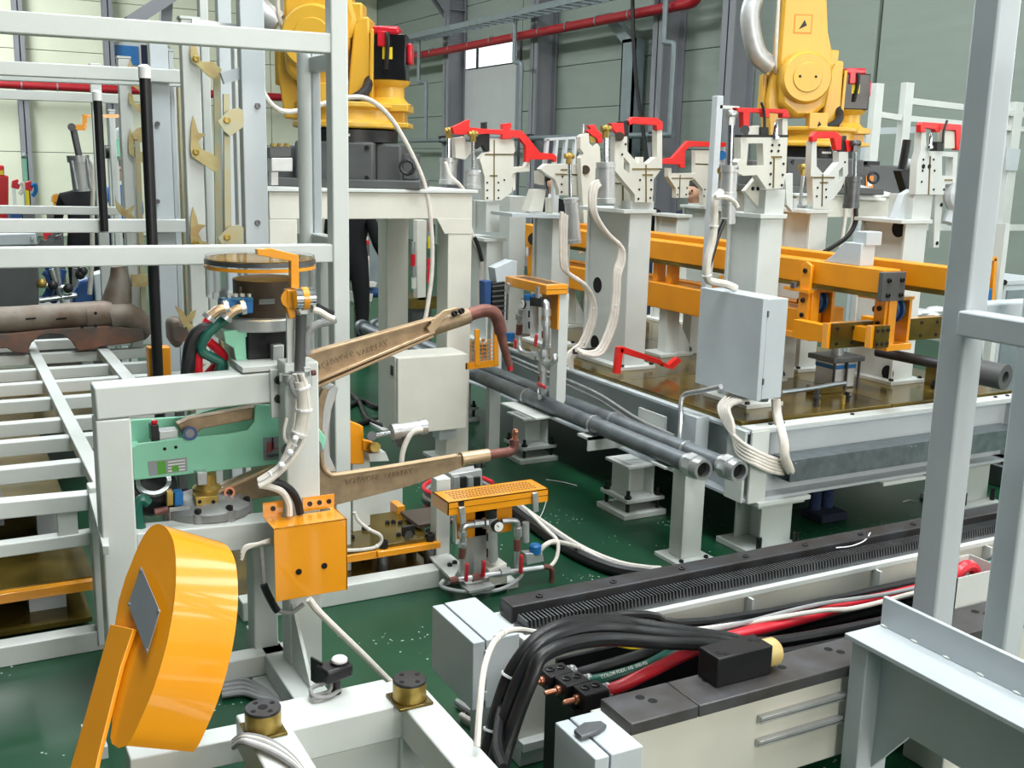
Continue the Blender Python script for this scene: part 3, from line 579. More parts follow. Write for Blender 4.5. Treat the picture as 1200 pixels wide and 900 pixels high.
# bronze arms
YA = 3.70
ua = part('upper_arm', MB().prism(tr([(357, 415), (507, 374), (520, 366), (520, 384), (505, 391), (371, 449), (360, 453)], YA), (0, .022, 0)), 'bronze', gun, .003)
def edge(px, r, nm, par, m='bronze_edge', t=.05): part(nm, MB().tube(tr(px, YA-.012), r, 6, sm=False), m, par)
part('flange', MB().bar(ony(360, 449, YA-.01), ony(507, 388, YA-.01), .05, .012), 'bronze_edge', ua, .003); part('flange', MB().bar(ony(362, 456, YA-.005), ony(507, 393, YA-.005), .03, .012), 'bronze_edge', ua, .003); part('flange', MB().bar(ony(357, 415, YA+.005), ony(508, 373, YA+.005), .04, .008), 'bronze_edge', ua, .002)
part('clamp_sleeve', MB().cyl(ony(505, 384, YA), ony(549, 370, YA), .033, .031, 18), 'bronze', ua); part('clamp_ear', MB().prism(tr([(501, 385), (520, 364), (537, 360), (543, 364), (524, 369), (512, 386), (505, 393)], YA-.035), (0, .012, 0)), 'bronze_edge', ua, .002)
for x, y in ((532, 368), (540, 365)): bolt(ua, ony(x, y, YA-.04), V((0, -1, .4)), .012, .016)
part('rear_lever', MB().prism(tr([(208, 498), (222, 491), (300, 477), (362, 440), (366, 455), (310, 489), (236, 503), (228, 513), (216, 512)], YG+.03), (0, .05, 0)), 'bronze', ua, .004)
part('pivot', MB().cyl(ony(223, 508, YG-.01), ony(223, 508, YG+.1), .016, n=16), 'steel', ua); part('pivot_ring', MB().pipe(ony(223, 508, YG-.015), ony(223, 508, YG+.02), .025, .016, 16), 'blue_roller', ua)
text('raised_letters', 'TCHWOER', .03, ony(394, 422, YA-.001), ony(450, 405, YA)-ony(380, 432, YA), Z, 'bronze', ua, .004); text('raised_letters', 'VARREAY', .03, ony(437, 408, YA-.001), ony(450, 405, YA)-ony(380, 432, YA), Z, 'bronze', ua, .004)
eh = part('electrode_holder', MB().tube(tr([(546, 371), (558, 366), (570, 364), (579, 367), (584, 376), (587, 390)], YA), .026, 14, 5), 'copper', gun)
part('holder_shank', MB().tube(tr([(586, 386), (589, 400), (593, 415), (597, 428)], YA), lambda t: .02-.006*t, 12, 4), 'copper', eh); part('tip_ferrule', MB().cyl(ony(597, 426, YA), ony(598, 434, YA), .011, n=10), 'red_gloss', eh)
la = part('lower_arm', MB().prism(tr([(388, 556), (450, 548), (540, 534), (566, 529), (570, 537), (548, 546), (480, 570), (394, 592), (368, 592), (367, 500), (372, 470), (379, 455), (384, 456), (378, 490), (377, 535), (380, 551)], YA), (0, .024, 0)), 'bronze', gun, .003)
part('flange', MB().tube([p+V((0, .0, 0)) for p in tr([(377, 505), (377, 530), (379, 546), (386, 555), (396, 556), (450, 548), (535, 534)], YA-.012)], .009, 8, 4), 'bronze_edge', la)
part('curved_web', MB().prism(tr([(377, 500), (378, 478), (384, 458), (392, 451), (397, 455), (389, 480), (385, 510), (387, 535), (395, 553), (384, 553), (378, 540)], YA+.02), (0, .05, 0)), 'alu', la, .004)
part('clamp_sleeve', MB().cyl(ony(540, 538, YA+.01), ony(572, 533, YA+.01), .028, .026, 18), 'bronze_edge', la)
for x, y in ((558, 544), (566, 543)): bolt(la, ony(x, y, YA-.02), V((0, -.3, -1)), .011, .016)
part('rear_lever', MB().prism(tr([(219, 588), (240, 578), (300, 554), (368, 528), (368, 575), (320, 582), (250, 592)], YG+.03), (0, .05, 0)), 'bronze', la, .004); part('lever_rib', MB().bar(ony(250, 578, YG+.015), ony(326, 545, YG+.015), .02, .012), 'bronze_edge', la, .002)
part('port', MB().pipe(ony(269, 577, YG+.03), ony(269, 577, YG-.005), .02, .012, 14), 'copper_tip', la)
text('raised_letters', 'TCHWOER', .028, ony(425, 562, YA-.001), ony(480, 551, YA)-ony(400, 565, YA), Z, 'bronze', la, .004); text('raised_letters', 'VARREAY', .028, ony(467, 555, YA-.001), ony(480, 551, YA)-ony(400, 565, YA), Z, 'bronze', la, .004)
le = part('electrode_holder', MB().tube(tr([(570, 533), (585, 531), (597, 529), (602, 524), (603, 515)], YA+.01), .02, 12, 5), 'copper', gun)
part('electrode_tip', MB().tube(tr([(603, 516), (604, 509)], YA+.01), .012, 10).ball(ony(604, 506, YA+.01), .014, 10), 'copper_tip', le)
# upper drive: transformer, turntable, clear drum
dv = part('transformer', MB().prism(tr([(290, 389), (336, 387), (336, 433), (291, 433)], YG-.01), (0, .14, 0)), 'black_gloss', gun, .004)
part('mint_bracket', MB().prism(tr([(262, 388), (336, 381), (336, 390), (288, 395), (290, 436), (279, 437), (274, 408), (264, 402)], YG+.0), (0, .16, 0)), 'mint', gun, .003)
part('sensor', MB().prism(tr([(320, 405), (333, 404), (333, 431), (320, 432)], YG-.05), (0, .04, 0)), 'alu', gun, .003)
_tc = ony(307, 376, YG+.1)
part('turntable', MB().lathe([(.15, 0), (.155, .005), (.155, .04), (.15, .045)], _tc-V((0, 0, .02)), Z, 40), 'alu', gun)
dr = part('drive_body', MB().lathe([(.12, 0), (.12, .13), (.1, .135)], _tc+V((.02, 0, .025)), Z, 32), 'brown_body', gun)
part('type_label', MB().prism(tr([(304, 351), (322, 350), (322, 356), (304, 357)], YG-.022), (0, .003, 0)), 'label_grey', dr)
bv = part('valve_block', MB().prism(tr([(262, 351), (297, 349), (297, 367), (262, 370)], YG-.03), (0, .08, 0)), 'blue', gun, .003)
for i in range(4): part('valve_port', MB().cyl(ony(268+8*i, 350, YG+.02), ony(268+8*i, 344, YG+.02), .01, n=10), 'alu', bv)
for i in range(5): part('stud', MB().cyl(ony(283+9*i, 343, YG+.05), ony(283+9*i, 336, YG+.05), .008, n=8), 'steel', dr)
part('motor_cap', MB().prism(tr([(319, 336), (330, 335), (330, 344), (319, 344)], YG+.0), (0, .05, 0)), 'black', dr)
dc = ony(306, 346, YG+.1); dtop = ony(306, 299, YG+.1)
dm = thing('plastic_drum', 'clear plastic drum cover with an amber rim over the gun drive', 'cover', dc)
rr = .194
part('shell', MB().pipe(dc+V((0, 0, -.0)), V((dc.x, dc.y, dtop.z)), rr, rr-.004, 48), 'clear', dm)
part('rim', MB().pipe(V((dc.x, dc.y, dtop.z-.028)), V((dc.x, dc.y, dtop.z-.012)), rr+.003, rr-.007, 48), 'steel', dm, label='dark steel rim band'); part('amber_band', MB().pipe(V((dc.x, dc.y, dtop.z-.045)), V((dc.x, dc.y, dtop.z-.033)), rr+.003, rr-.006, 48), 'orange', dm)
part('lid', MB().cyl(V((dc.x, dc.y, dtop.z-.012)), V((dc.x, dc.y, dtop.z-.008)), rr, n=48), 'amber_film', dm)
ob = thing('swivel_head', 'orange strap and chrome swivel on a black gas strut beside the gun', 'swivel', ony(350, 435, 3.55))
part('strap', MB().prism(tr([(301, 292), (318, 291), (350, 299), (351, 338), (341, 338), (341, 306), (302, 299)], 3.50), (0, .03, 0)), 'orange', ob, .002)
part('clevis', MB().cyl(ony(341, 350, 3.5), ony(341, 350, 3.56), .033, n=18), 'orange', ob); part('clevis_leg', MB().prism(tr([(337, 340), (346, 340), (347, 372), (340, 374), (336, 362)], 3.5), (0, .05, 0)), 'orange', ob, .003)
part('hub', MB().cyl(ony(345, 350, 3.47), ony(367, 349, 3.47), .036, n=18), 'chrome', ob); part('hub_band', MB().cyl(ony(353, 350, 3.47), ony(360, 349.5, 3.47), .039, n=18), 'orange', ob)
part('yoke', MB().prism(tr([(347, 352), (367, 351), (368, 362), (362, 369), (352, 369), (348, 361)], 3.47), (0, .03, 0)), 'zinc', ob, .003)
part('strut', MB().cyl(ony(353, 369, 3.5), ony(351, 436, 3.5), .019, n=14), 'charcoal', ob); part('side_bar', MB().prism(tr([(336, 364), (346, 366), (344, 432), (337, 434)], 3.52), (0, .012, 0)), 'white', ob)
part('grip', MB().tube(tr([(366, 363), (374, 365), (384, 371), (391, 374)], 3.45), .012, 10), 'cable_white', ob); part('grip_core', MB().tube(tr([(371, 359), (380, 364), (390, 368)], 3.5), .012, 8), 'black', ob)
cable('signal_cable', tr([(393, 374), (385, 377), (372, 380), (362, 388), (359, 398), (360, 415)], 3.5), .014, 'cable_grey', 'grey cable curling from the swivel handle down behind the strut', n=10)
# clamps and strain relief around the strut foot
hb = thing('pipe_clamp', 'bright steel pipe clamp gripping the gas strut above the cable bundle', 'clamp', ony(350, 440, 3.46))
part('ring', MB().pipe(ony(351, 434, 3.5), ony(351, 440, 3.5), .036, .018, 16), 'zinc', hb); part('ring', MB().pipe(ony(338, 438, 3.47), ony(338, 446, 3.47), .03, .02, 14), 'zinc', hb)
part('lug', MB().prism(tr([(356, 430), (365, 430), (366, 452), (357, 453)], 3.48), (0, .03, 0)), 'alu', hb, .003); bolt(hb, ony(366, 437, 3.48), X1, .01, .012, 'copper')
for i, (dx, r) in enumerate(((-5, .012), (0, .014), (4, .011), (8, .01))):
    pts = [(349+dx*.5, 438), (352+dx*.7, 455), (353+dx, 480), (350+dx, 505), (344+dx, 525), (332+dx*.6, 545), (315, 559+dx*.6), (303, 566+dx*.5)]
    cable('signal_cable', tr(pts, 3.45-.008*i), r, 'cable_white' if i != 2 else 'cable_grey', ('cream cable in the zip tied bundle hanging down the gun stand post', 'cream cable with the white ties in the bundle on the gun stand post', 'grey cable in the zip tied bundle on the gun stand post')[i if i < 3 else 0], 'cable', 'zip tied bundle on the gun stand', ties=(.3, .55, .85) if i == 1 else ())
cable('cable_sleeve', tr([(352, 446), (355, 460), (356, 480), (353, 500), (349, 512)], 3.44), .024, 'cable_white', 'fat translucent sleeve around the zip tied cables', 'cable', ties=(.15, .5, .9), n=12)
for i, (x, y) in enumerate(((346, 514), (340, 530), (330, 545))): part('tie_head', MB().ball(ony(x, y, 3.41), .012, 8), 'tie', gs)
cable('signal_cable', tr([(303, 568), (318, 571), (331, 577), (338, 590), (339, 604)], 3.44), .012, 'cable_white', 'white cable dipping from the bundle into the orange box')
cable('power_cable', tr([(303, 566), (325, 566), (340, 574), (348, 586), (352, 602)], 3.46), .014, 'cable_black', 'black cable dipping from the bundle into the orange box')
cable('signal_cable', tr([(344, 443), (341, 450), (346, 462), (353, 466)], 3.44), .009, 'cable_grey', 'grey cable loop at the strut clamp')
cable('signal_cable', tr([(336, 490), (333, 505), (334, 515), (340, 521), (346, 521)], 3.46), .006, 'cable_white', 'thin pale cable looping beside the bundle on the post')
part('tie_mount', MB().cyl(ony(340, 528, 3.49), ony(340, 528, 3.5), .03, n=16), 'steel', gs); part('tie_mount', MB().cyl(ony(366, 525, 3.53), ony(366, 525, 3.56), .035, n=16), 'steel', gs)
# pneumatic cylinder under the gun
pc = thing('air_cylinder', 'cast grey air cylinder with bolted lid under the welding gun', 'air cylinder', ony(240, 618, 3.75))
_q = ony(243, 592, 3.78)
part('body', MB().lathe([(.15, -.12), (.15, -.02), (.158, -.015), (.158, .012), (.15, .018), (.11, .035), (.05, .05)], _q, Z, 36), 'cast_grey', pc)
for a in range(8):
    t = a*math.pi/4+.35; c_ = _q+V((.142*math.cos(t), .142*math.sin(t), .012)); bolt(pc, c_, Z, .013, .02, 'black'); part('boss', MB().cyl(c_-V((0, 0, .09)), c_+V((0, 0, .004)), .021, n=10), 'cast_grey', pc)
part('stem', MB().lathe([(.05, .04), (.05, .07), (.035, .08), (.035, .12)], _q, Z, 20), 'brass', pc); part('brass_block', MB().prism(tr([(229, 583), (256, 581), (256, 592), (230, 594)], 3.68), (0, .06, 0)), 'brass', pc, .002)
for x in (234, 250): bolt(pc, ony(x, 588, 3.68), -Y1, .007, .002, 'hole', 'hole')
part('connector', MB().prism(tr([(231, 554), (243, 553), (243, 568), (232, 569)], 3.70), (0, .05, 0)), 'zinc', pc, .002); part('solenoid', MB().prism(tr([(205, 578), (215, 577), (215, 592), (205, 593)], 3.69), (0, .05, 0)), 'blue', pc, .002)
part('air_fitting', MB().cyl(ony(181, 600, 3.7), ony(197, 597, 3.7), .013, n=10), 'copper', pc); part('fitting_body', MB().prism(tr([(196, 577), (203, 576), (203, 592), (196, 593)], 3.70), (0, .04, 0)), 'brass', pc); part('tag', MB().prism(tr([(199, 596), (222, 593), (222, 597), (199, 600)], 3.62), (0, .01, 0)), 'zinc', pc)
ru = thing('air_reservoir', 'dark rubber bellows cup with pale rim beside the air cylinder', 'bellows', ony(178, 590, 3.78))
part('cup', MB().lathe([(.05, -.08), (.075, -.04), (.07, 0), (.08, .03), (.07, .05)], ony(180, 575, 3.82), V((.2, -.5, .8)), 20), 'rubber', ru); part('rim', MB().pipe(ony(180, 566, 3.78), ony(180, 563, 3.77), .06, .045, 20), 'zinc', ru)
cable('air_hose', tr([(176, 680), (172, 650), (164, 615), (161, 595), (166, 585), (174, 590)], 3.66), .018, 'hose_green', 'dark green air hose bending down beside the stand post', 'hose', n=10); cable('air_hose', tr([(165, 670), (163, 630), (158, 600)], 3.70), .016, 'hose_red', 'red air hose running down beside the stand post', 'hose', n=10)
for i, (pts, m, lab) in enumerate((([(262, 361), (250, 368), (243, 378), (236, 392), (232, 410), (232, 440)], 'hose_red', 'red air hose bending from brass elbow beside drum'), ([(282, 361), (268, 371), (252, 383), (240, 396), (236, 410), (246, 418), (258, 425), (256, 438)], 'hose_green', 'green air hose looping from the brass elbow beside the drum'), ([(244, 400), (256, 410), (262, 420), (250, 432), (238, 446)], 'hose_red', 'red air hose crossing under the green loop beside the drum'), ([(236, 414), (252, 420), (262, 430), (250, 446), (232, 460)], 'hose_green', 'green air hose crossing low behind the gun stand beam'))):
    cable('air_hose', tr(pts, YG-.02+(.06 if 'red' in m else 0)+.03*i), .017, m, lab, 'hose', n=10)
cable('air_hose', tr([(217, 470), (220, 435), (223, 408), (229, 393), (238, 386), (248, 384)], YG+.03), .024, 'rubber', 'thick black rubber hose bent over beside the gun drum', 'hose', n=10)
for x, y, nm in ((262, 361, 'a'), (282, 361, 'b')):
    f_ = thing('hose_elbow', 'brass hose elbow on the blue valve block, joined to a %s hose' % ('red' if nm == 'a' else 'green'), 'fitting', ony(x, y, YG-.06))
    part('elbow', MB().tube(tr([(x+2, y), (x-6, y+2), (x-13, y+7), (x-18, y+11)], YG-.06), .016, 10), 'bronze_edge', f_); part('collar', MB().cyl(ony(x, y, YG-.05), ony(x+5, y-1, YG-.05), .026, n=12), 'zinc', f_); part('hose_clip', MB().cyl(ony(x-16, y+9, YG-.06), ony(x-19, y+13, YG-.06), .026, n=10), 'zinc', f_)
# orange connection box on the stand
oc = thing('connection_cover', 'bent orange sheet cover box bolted on the gun stand post', 'cover', ony(362, 700, 3.4))
A_, B_, C_, D_ = [ony(x, y, 3.36) for x, y in ((320, 621), (406, 607), (408, 690), (324, 706))]
zb, zt_ = (C_.z+D_.z)/2, (A_.z+B_.z)/2; x0, x1 = (A_.x+D_.x)/2, (B_.x+C_.x)/2; yb = 3.5
ft = part('front', MB().prism([(x0, 3.36, zb), (x1, 3.36, zb), (x1, 3.36, zt_), (x0, 3.36, zt_)], (0, .004, 0)), 'orange', oc, .001)
for px_ in ((350, 670), (380, 663)): bolt(ft, ony(px_[0], px_[1], 3.3595), -Y1, .011, .003, 'hole', 'hole')
part('top', MB().prism([(x0, 3.36, zt_), (x1, 3.36, zt_), (x1, 3.5, zt_), (x1-.02, 3.5, zt_), (x1-.02, 3.47, zt_), (x0+.06, 3.47, zt_), (x0+.06, 3.5, zt_), (x0, 3.5, zt_)], (0, 0, -.004)), 'orange', oc, .001)
part('side', MB().prism([(x1, 3.36, zb), (x1, 3.5, zb), (x1, 3.5, zt_), (x1, 3.36, zt_)], (-.004, 0, 0)), 'orange', oc)
part('flange', MB().bb(x0, x0+.07, 3.494, 3.498, zt_, zt_+.05), 'orange', oc); fl_ = part('flange', MB().bb(x1-.115, x1+.0, 3.494, 3.498, zt_, zt_+.05), 'orange', oc)
for x in (x0+.035, x1-.09, x1-.055, x1-.02): bolt(fl_, (x, 3.494, zt_+.026), -Y1, .009, .005)
cable('signal_cable', tr([(362, 702), (372, 715), (395, 738), (420, 762), (440, 782), (458, 800)], 3.2), .012, 'cable_white', 'straight pinkish white cable running from orange box to the stop frame', n=10)
for i in range(3): cable('signal_cable', tr([(320, 635-i*2), (303, 637), (288, 640+i*2), (283, 648+i*4)], 3.42), .006, 'cable_white', 'thin white lead leaving the side of the orange box', 'cable', 'thin leads beside the orange box')
cable('signal_cable', tr([(306, 640), (308, 662), (311, 690), (322, 712), (340, 718), (356, 708)], 3.43), .008, 'cable_grey', 'grey lead hanging in a loop below the orange box')
cable('sensor_plug', tr([(309, 685), (314, 697), (321, 710), (325, 716)], 3.42), .013, 'cable_black', 'black sensor plug hanging beside the orange box', 'plug')
# ------------------------------------------------------------------ yellow rounded guard
ax = (RT*.11+DN*.066+FW*.15); nx = ax.normalized(); P0 = CAM+ray(170, 745)*2.55
OUT = [(186, 614), (196, 620), (203, 634), (206, 655), (206, 685), (203, 715), (197, 748), (188, 782), (178, 812), (167, 838), (156, 862), (148, 874), (139, 877), (131, 872), (129, 864), (131, 850), (134, 735), (139, 703), (147, 676), (156, 654), (166, 632), (176, 618)]
sg_ = thing('cable_guard', 'glossy orange rounded sheet guard on a flat bent stay', 'guard', onpl(120, 880, P0, nx))
OP = [onpl(x, y, P0, nx) for x, y in OUT]
part('face', MB().prism(OP, nx*.004), 'orange', sg_, .001)
wl_ = MB()
WL = OP[-3:]+OP[0:12]
for i in range(len(WL)-1): wl_.hexa([WL[i], WL[i+1], WL[i+1]+nx*.004, WL[i]+nx*.004, WL[i]+ax, WL[i+1]+ax, WL[i+1]+ax+nx*.001, WL[i]+ax+nx*.001]) if False else None
cen = sum(WL, V((0, 0, 0)))/len(WL)
WS = smooth_path(WL, 3); vs1 = []; fs1 = []
for i, p in enumerate(WS):
    o_ = (p-cen); o_ = (o_-nx*o_.dot(nx)).normalized()*.004
    vs1 += [p, p+ax, p+ax-o_, p-o_]
for i in range(len(WS)-1):
    a = i*4; b_ = a+4
    for j in range(4): fs1.append((a+j, a+(j+1) % 4, b_+(j+1) % 4, b_+j))
fs1 += [(0, 1, 2, 3), tuple(len(vs1)-4+j for j in (3, 2, 1, 0))]
part('wall', MB().add(vs1, fs1), 'orange', sg_)
ST = [onpl(x, y, P0-nx*.006, nx) for x, y in [(134, 732), (161, 738), (146, 782), (120, 886), (112, 925), (80, 925), (110, 820)]]
part('stay', MB().prism(ST, -nx*.012), 'orange', sg_, .002); sb_ = [onpl(x, y, P0-nx*.006, nx) for x, y in ((96, 925), (112, 925))]
part('stay_foot', MB().bar(sb_[0]-nx*.01, V((sb_[0].x-.02, sb_[0].y-.02, .02)), .05, .012), 'orange', sg_); part('stay_base', MB().box((sb_[0].x-.02, sb_[0].y-.02, .01), (.2, .2, .02)), 'orange', sg_)
dp = part('diamond_plate', MB().prism([onpl(x, y, P0-nx*.02, nx) for x, y in [(165, 664), (187, 716), (172, 766), (150, 708)]], nx*.002), 'label_grey', sg_)
for x, y in ((165, 668), (186, 716), (172, 762), (151.5, 708)): bolt(dp, onpl(x, y, P0-nx*.02, nx), -nx, .004, .003, 'zinc', 'rivet')
# ------------------------------------------------------------------ frame with brass stops
zf = .45
def fz(x, y): return onz(x, y, zf)
bf = thing('stop_stand', 'white square tube frame with brass stop discs on its corners', 'machine frame', fz(400, 870)*1.0-V((0, 0, zf)))
pL, pR = fz(312, 852), fz(490, 822); yc0, yc1 = fz(400, 842).y, fz(400, 806).y; xa, xb, xc, xd = fz(284, 852).x, fz(342, 852).x, fz(471, 826).x, fz(510, 818).x
h_ = .1
part('cross_beam', MB().bb(xb-.01, xc+.01, yc0, yc1, zf-h_, zf), 'white', bf, .005)
part('side_beam', MB().bb(xa, xb, .9, yc1-.02, zf-h_, zf), 'white', bf, .005); part('side_beam', MB().bb(xc, xd, .9, yc1-.02, zf-h_, zf), 'white', bf, .005)
for x in ((xa+xb)/2, (xc+xd)/2): part('leg', MB().bb(x-.05, x+.05, yc1-.16, yc1-.06, .015, zf-h_), 'white', bf, .005); part('foot_plate', MB().bb(x-.09, x+.09, yc1-.2, yc1-.02, 0, .015), 'white', bf)
for x in ((xa+xb)/2, (xc+xd)/2): part('leg', MB().bb(x-.05, x+.05, 1.0, 1.1, 0, zf-h_), 'white', bf, .005)
part('back_panel', MB().bb(xb, xc, yc0+.02, yc0+.03, .1, zf-h_), 'white', bf); part('low_beam', MB().bar(ony(150, 897, 2.72), ony(292, 868, 2.72), .08, .075), 'white', bf, .004)
for i, (x, y) in enumerate(((308, 831), (480, 797))):
    c_ = onz(x, y, zf+.06); c_.z = zf
    part('stop_seat', MB().box(c_+V((.0, .0, .004)), (.1, .1, .008)), 'olive', bf, .002)
    s_ = part('brass_stop', MB().lathe([(.044, .008), (.046, .012), (.046, .058)], c_, Z, 32), 'brass', bf, label='turned brass stop with dark steel top'); part('steel_top', MB().lathe([(.046, .058), (.046, .064), (.044, .066)], c_, Z, 32), 'dark_steel', s_)
    for a in range(4):
        t = a*math.pi/2+.4; bolt(s_, c_+V((.03*math.cos(t), .03*math.sin(t), .0655)), Z, .007, .0015, 'hole', 'bolt_hole')
    if i == 0: bolt(s_, c_+V((0, 0, .0655)), Z, .013, .0015, 'hole', 'bolt_hole')
es = thing('push_button_box', 'small black push button box with white cap on a white frame', 'switch', onz(394, 812, zf))
_e = onz(394, 812, zf)
part('stem', MB().cyl(_e, _e+V((0, 0, .05)), .014, n=12), 'black', es); part('housing', MB().box(_e+V((-.005, 0, .068)), (.085, .065, .04), Matrix.Rotation(.25, 3, 'Z')), 'black', es, .008); part('collar', MB().cyl(_e+V((.01, 0, .085)), _e+V((.01, 0, .094)), .026, n=20), 'black', es); part('button', MB().lathe([(.022, .094), (.022, .1), (.018, .104)], _e+V((.01, 0, 0)), Z, 20), 'label_white', es)
part('back_plate', MB().box(_e+V((-.045, .03, .06)), (.006, .05, .07), Matrix.Rotation(.3, 3, 'Z')), 'black', es)
cable('signal_cable', [_e+V((.01, -.005, .012)), _e+V((-.03, -.03, .012)), _e+V((-.07, -.03, .02)), _e+V((-.07, .0, .03)), _e+V((-.02, 0, .035)), _e+V((-.03, -.02, .02)), _e+V((-.08, -.01, .012))], .006, 'cable_grey', 'grey lead coiled under the push button box')
for i in range(5): cable('signal_cable', [onz(274, 868+i*2, zf-.06), onz(284, 862+i*2, zf+.012), onz(305, 864+i*3, zf+.015), onz(325, 873+i*3, zf+.013), onz(345, 890+i*2, zf+.012), onz(362, 915, zf+.012)], .007, 'cable_white' if i % 2 else 'cable_grey', '%s lead in the bundle lying over the stop frame corner' % ('white' if i % 2 else 'grey'), 'cable', '%s leads over the stop frame corner' % ('white' if i % 2 else 'grey'))
for i in range(4): cable('signal_cable', pz([(260, 800+i*5, .02), (285, 797+i*5, .02), (305, 806+i*4, .02), (330, 826, .02), (350, 850, .02)]), .011, 'cable_grey', 'grey cable curving on the floor under the gun stand', 'cable', 'grey floor cables under the gun stand')
# ================================================================== part racks and cage at the left
def pbar(b, a, c, Y, wd, ht, Yb=None):      # tube between two points of the photo at the given distance
    return b.bar(ony(a[0], a[1], Y)+V((0, wd/2, 0)), ony(c[0], c[1], Yb or Y)+V((0, wd/2, 0)), wd, ht)
cg = thing('cage_frame_panel', 'white square tube cage with two rails, joined to the post before the yellow robot', 'guard fence', (.8, 4.38, 0))
xp = ony(399, 150, 4.36).x
part('post', MB().bb(xp-.036, xp+.036, 4.36, 4.44, .06, 2.85), 'white', cg, .006)
part('top_rail', pbar(MB(), (-60, 20.5), (392, 51), 4.37, .07, .078), 'white', cg, .005); part('middle_rail', pbar(MB(), (-60, 303.5), (392, 297), 4.37, .07, .076), 'white', cg, .005)
part('return_rail', MB().bb(xp-.03, xp+.03, 4.42, 4.74, 2.26, 2.32), 'white', cg, .004); part('return_rail', MB().bb(xp-.03, xp+.03, 4.42, 4.74, 1.5, 1.56), 'white', cg, .004)
_x = ony(357, 150, 4.7).x; part('round_pole', MB().cyl((_x, 4.7, .6), (_x, 4.7, 2.36), .03, n=18), 'white', cg)
_x = ony(370, 150, 4.72).x; part('flat_bar', MB().bb(_x-.018, _x+.018, 4.7, 4.74, .6, 2.36), 'pale_grey', cg, .003)
_x = ony(382, 400, 4.6).x; part('sub_post', MB().bb(_x-.03, _x+.03, 4.58, 4.64, .1, 1.5), 'white', cg, .004)
cg2 = thing('cage_frame_panel', 'second white tube cage panel, behind the black white-tipped pole', 'guard fence', (.8, 6.4, 0))
part('top_rail', pbar(MB(), (-60, 76.5), (222, 90), 6.38, .07, .072), 'white', cg2, .005); part('top_rail', pbar(MB(), (-60, 87), (222, 97.5), 6.9, .06, .045), 'white', cg2, .004); part('middle_rail', pbar(MB(), (-60, 265), (222, 265), 6.4, .07, .074), 'white', cg2, .005)
_x = ony(192, 200, 6.45).x; part('post', MB().bb(_x-.05, _x+.05, 6.45, 6.53, 0, 2.55), 'pale_grey', cg2, .004)
for y in (145, 236, 330): bolt(cg2, ony(184.5, y, 6.44), -Y1, .014, .01, 'steel')
cg3 = thing('cage_frame_panel', 'slim railed white cage panel directly before the chrome welding clamp', 'guard fence', (.8, 8.2, 0))
part('top_rail', pbar(MB(), (-60, 108), (146, 116), 8.2, .06, .064), 'white', cg3, .004); part('middle_rail', pbar(MB(), (-60, 245), (140, 247.5), 8.2, .06, .058), 'white', cg3, .004)
for x in (118, 204): _x = ony(x, 200, 8.25).x; part('post', MB().bb(_x-.035, _x+.035, 8.25, 8.31, 0, 2.5), 'white', cg3, .004)
# hanger posts with stacking pawls
PA = [(893, 205), (920, 212), (932, 262), (945, 290), (1000, 288), (1040, 325), (1028, 355), (1005, 372), (980, 360), (930, 312), (900, 288), (892, 260)]
PB = [(905, 540), (922, 590), (930, 622), (968, 628), (942, 648), (930, 668), (948, 700), (1000, 722), (1026, 755), (1022, 795), (1005, 806), (960, 775), (900, 735), (893, 700), (894, 600)]
PC = [(1020, 567), (1072, 516), (1118, 505), (1142, 518), (1143, 594), (1078, 640), (1050, 615)]
def pawl(par, outl, Y, ox, oy, s=1.0, m='zinc_yellow', cx=0, cy=0):
    pts = [(((x/4-cx)*s+cx)+ox, ((y/4-cy)*s+cy)+oy) for x, y in outl]
    p = part('pawl', MB().prism(tr(pts, Y), (0, .008, 0)), m, par, .001)
    c_ = [sum(q[i] for q in pts)/len(pts) for i in range(2)]; return p, c_
def hpost(px0, px1, ytop, Y, lab, m='white', zb=.6, dep=.07, bolts=()):
    t = thing('hanger_post', lab, 'rack post', (ony((px0+px1)/2, 250, Y).x, Y, zb), None)
    a, b_ = ony(px0, 200, Y).x, ony(px1, 200, Y).x; zt__ = ony(px0, ytop, Y).z
    part('post', MB().bb(a, b_, Y, Y+dep, zb, zt__), m, t, .004)
    part('cap', MB().bb(a-.005, b_+.005, Y-.005, Y+dep+.005, zt__, zt__+.012), m, t)
    for y in bolts: bolt(t, ony((px0+px1)/2+2, y, Y), -Y1, .014, .008, 'steel')
    return t
hp = hpost(218.5, 239, 22, 5.2, 'white hanger post with pointed zinc pawls, directly behind the clear drum')
for oy, sh in ((0, PA), (0, PB), (107, PB), (270, PB)):
    p_, c_ = pawl(hp, sh, 5.17, 0, oy); bolt(p_, ony(229.5, (69 if sh is PA else 178)+oy, 5.17), -Y1, .016, .008, 'brass', 'pivot_pin')
part('link_bar', MB().prism(tr([(251, 84), (258.5, 84), (261, 300), (253, 300)], 5.2), (0, .02, 0)), 'zinc_green', hp); part('top_arm', MB().bar(ony(225, 25, 5.15), ony(292, 33, 5.15), .02, .02), 'zinc', hp)
hp2 = hpost(286, 313.5, -30, 4.9, 'wide galvanised hanger post with two bolt heads beside the drum', 'pale_grey', bolts=(124, 261))
for oy in (0, 137): p_, c_ = pawl(hp2, PC, 4.87, 0, oy, m='zinc_green'); bolt(p_, ony(266, 141+oy, 4.87), -Y1, .016, .006, 'brass', 'pivot_pin')
part('link_bar', MB().prism(tr([(262, 110), (269, 110), (272, 300), (264, 300)], 4.9), (0, .02, 0)), 'zinc_green', hp2)
part('cross_arm', MB().bar(ony(260, 92, 4.95), ony(288, 84, 4.95), .03, .05), 'pale_grey', hp2)
hp3 = hpost(144.5, 158.5, 68, 7.4, 'white hanger post with zinc pawls behind the black pole')
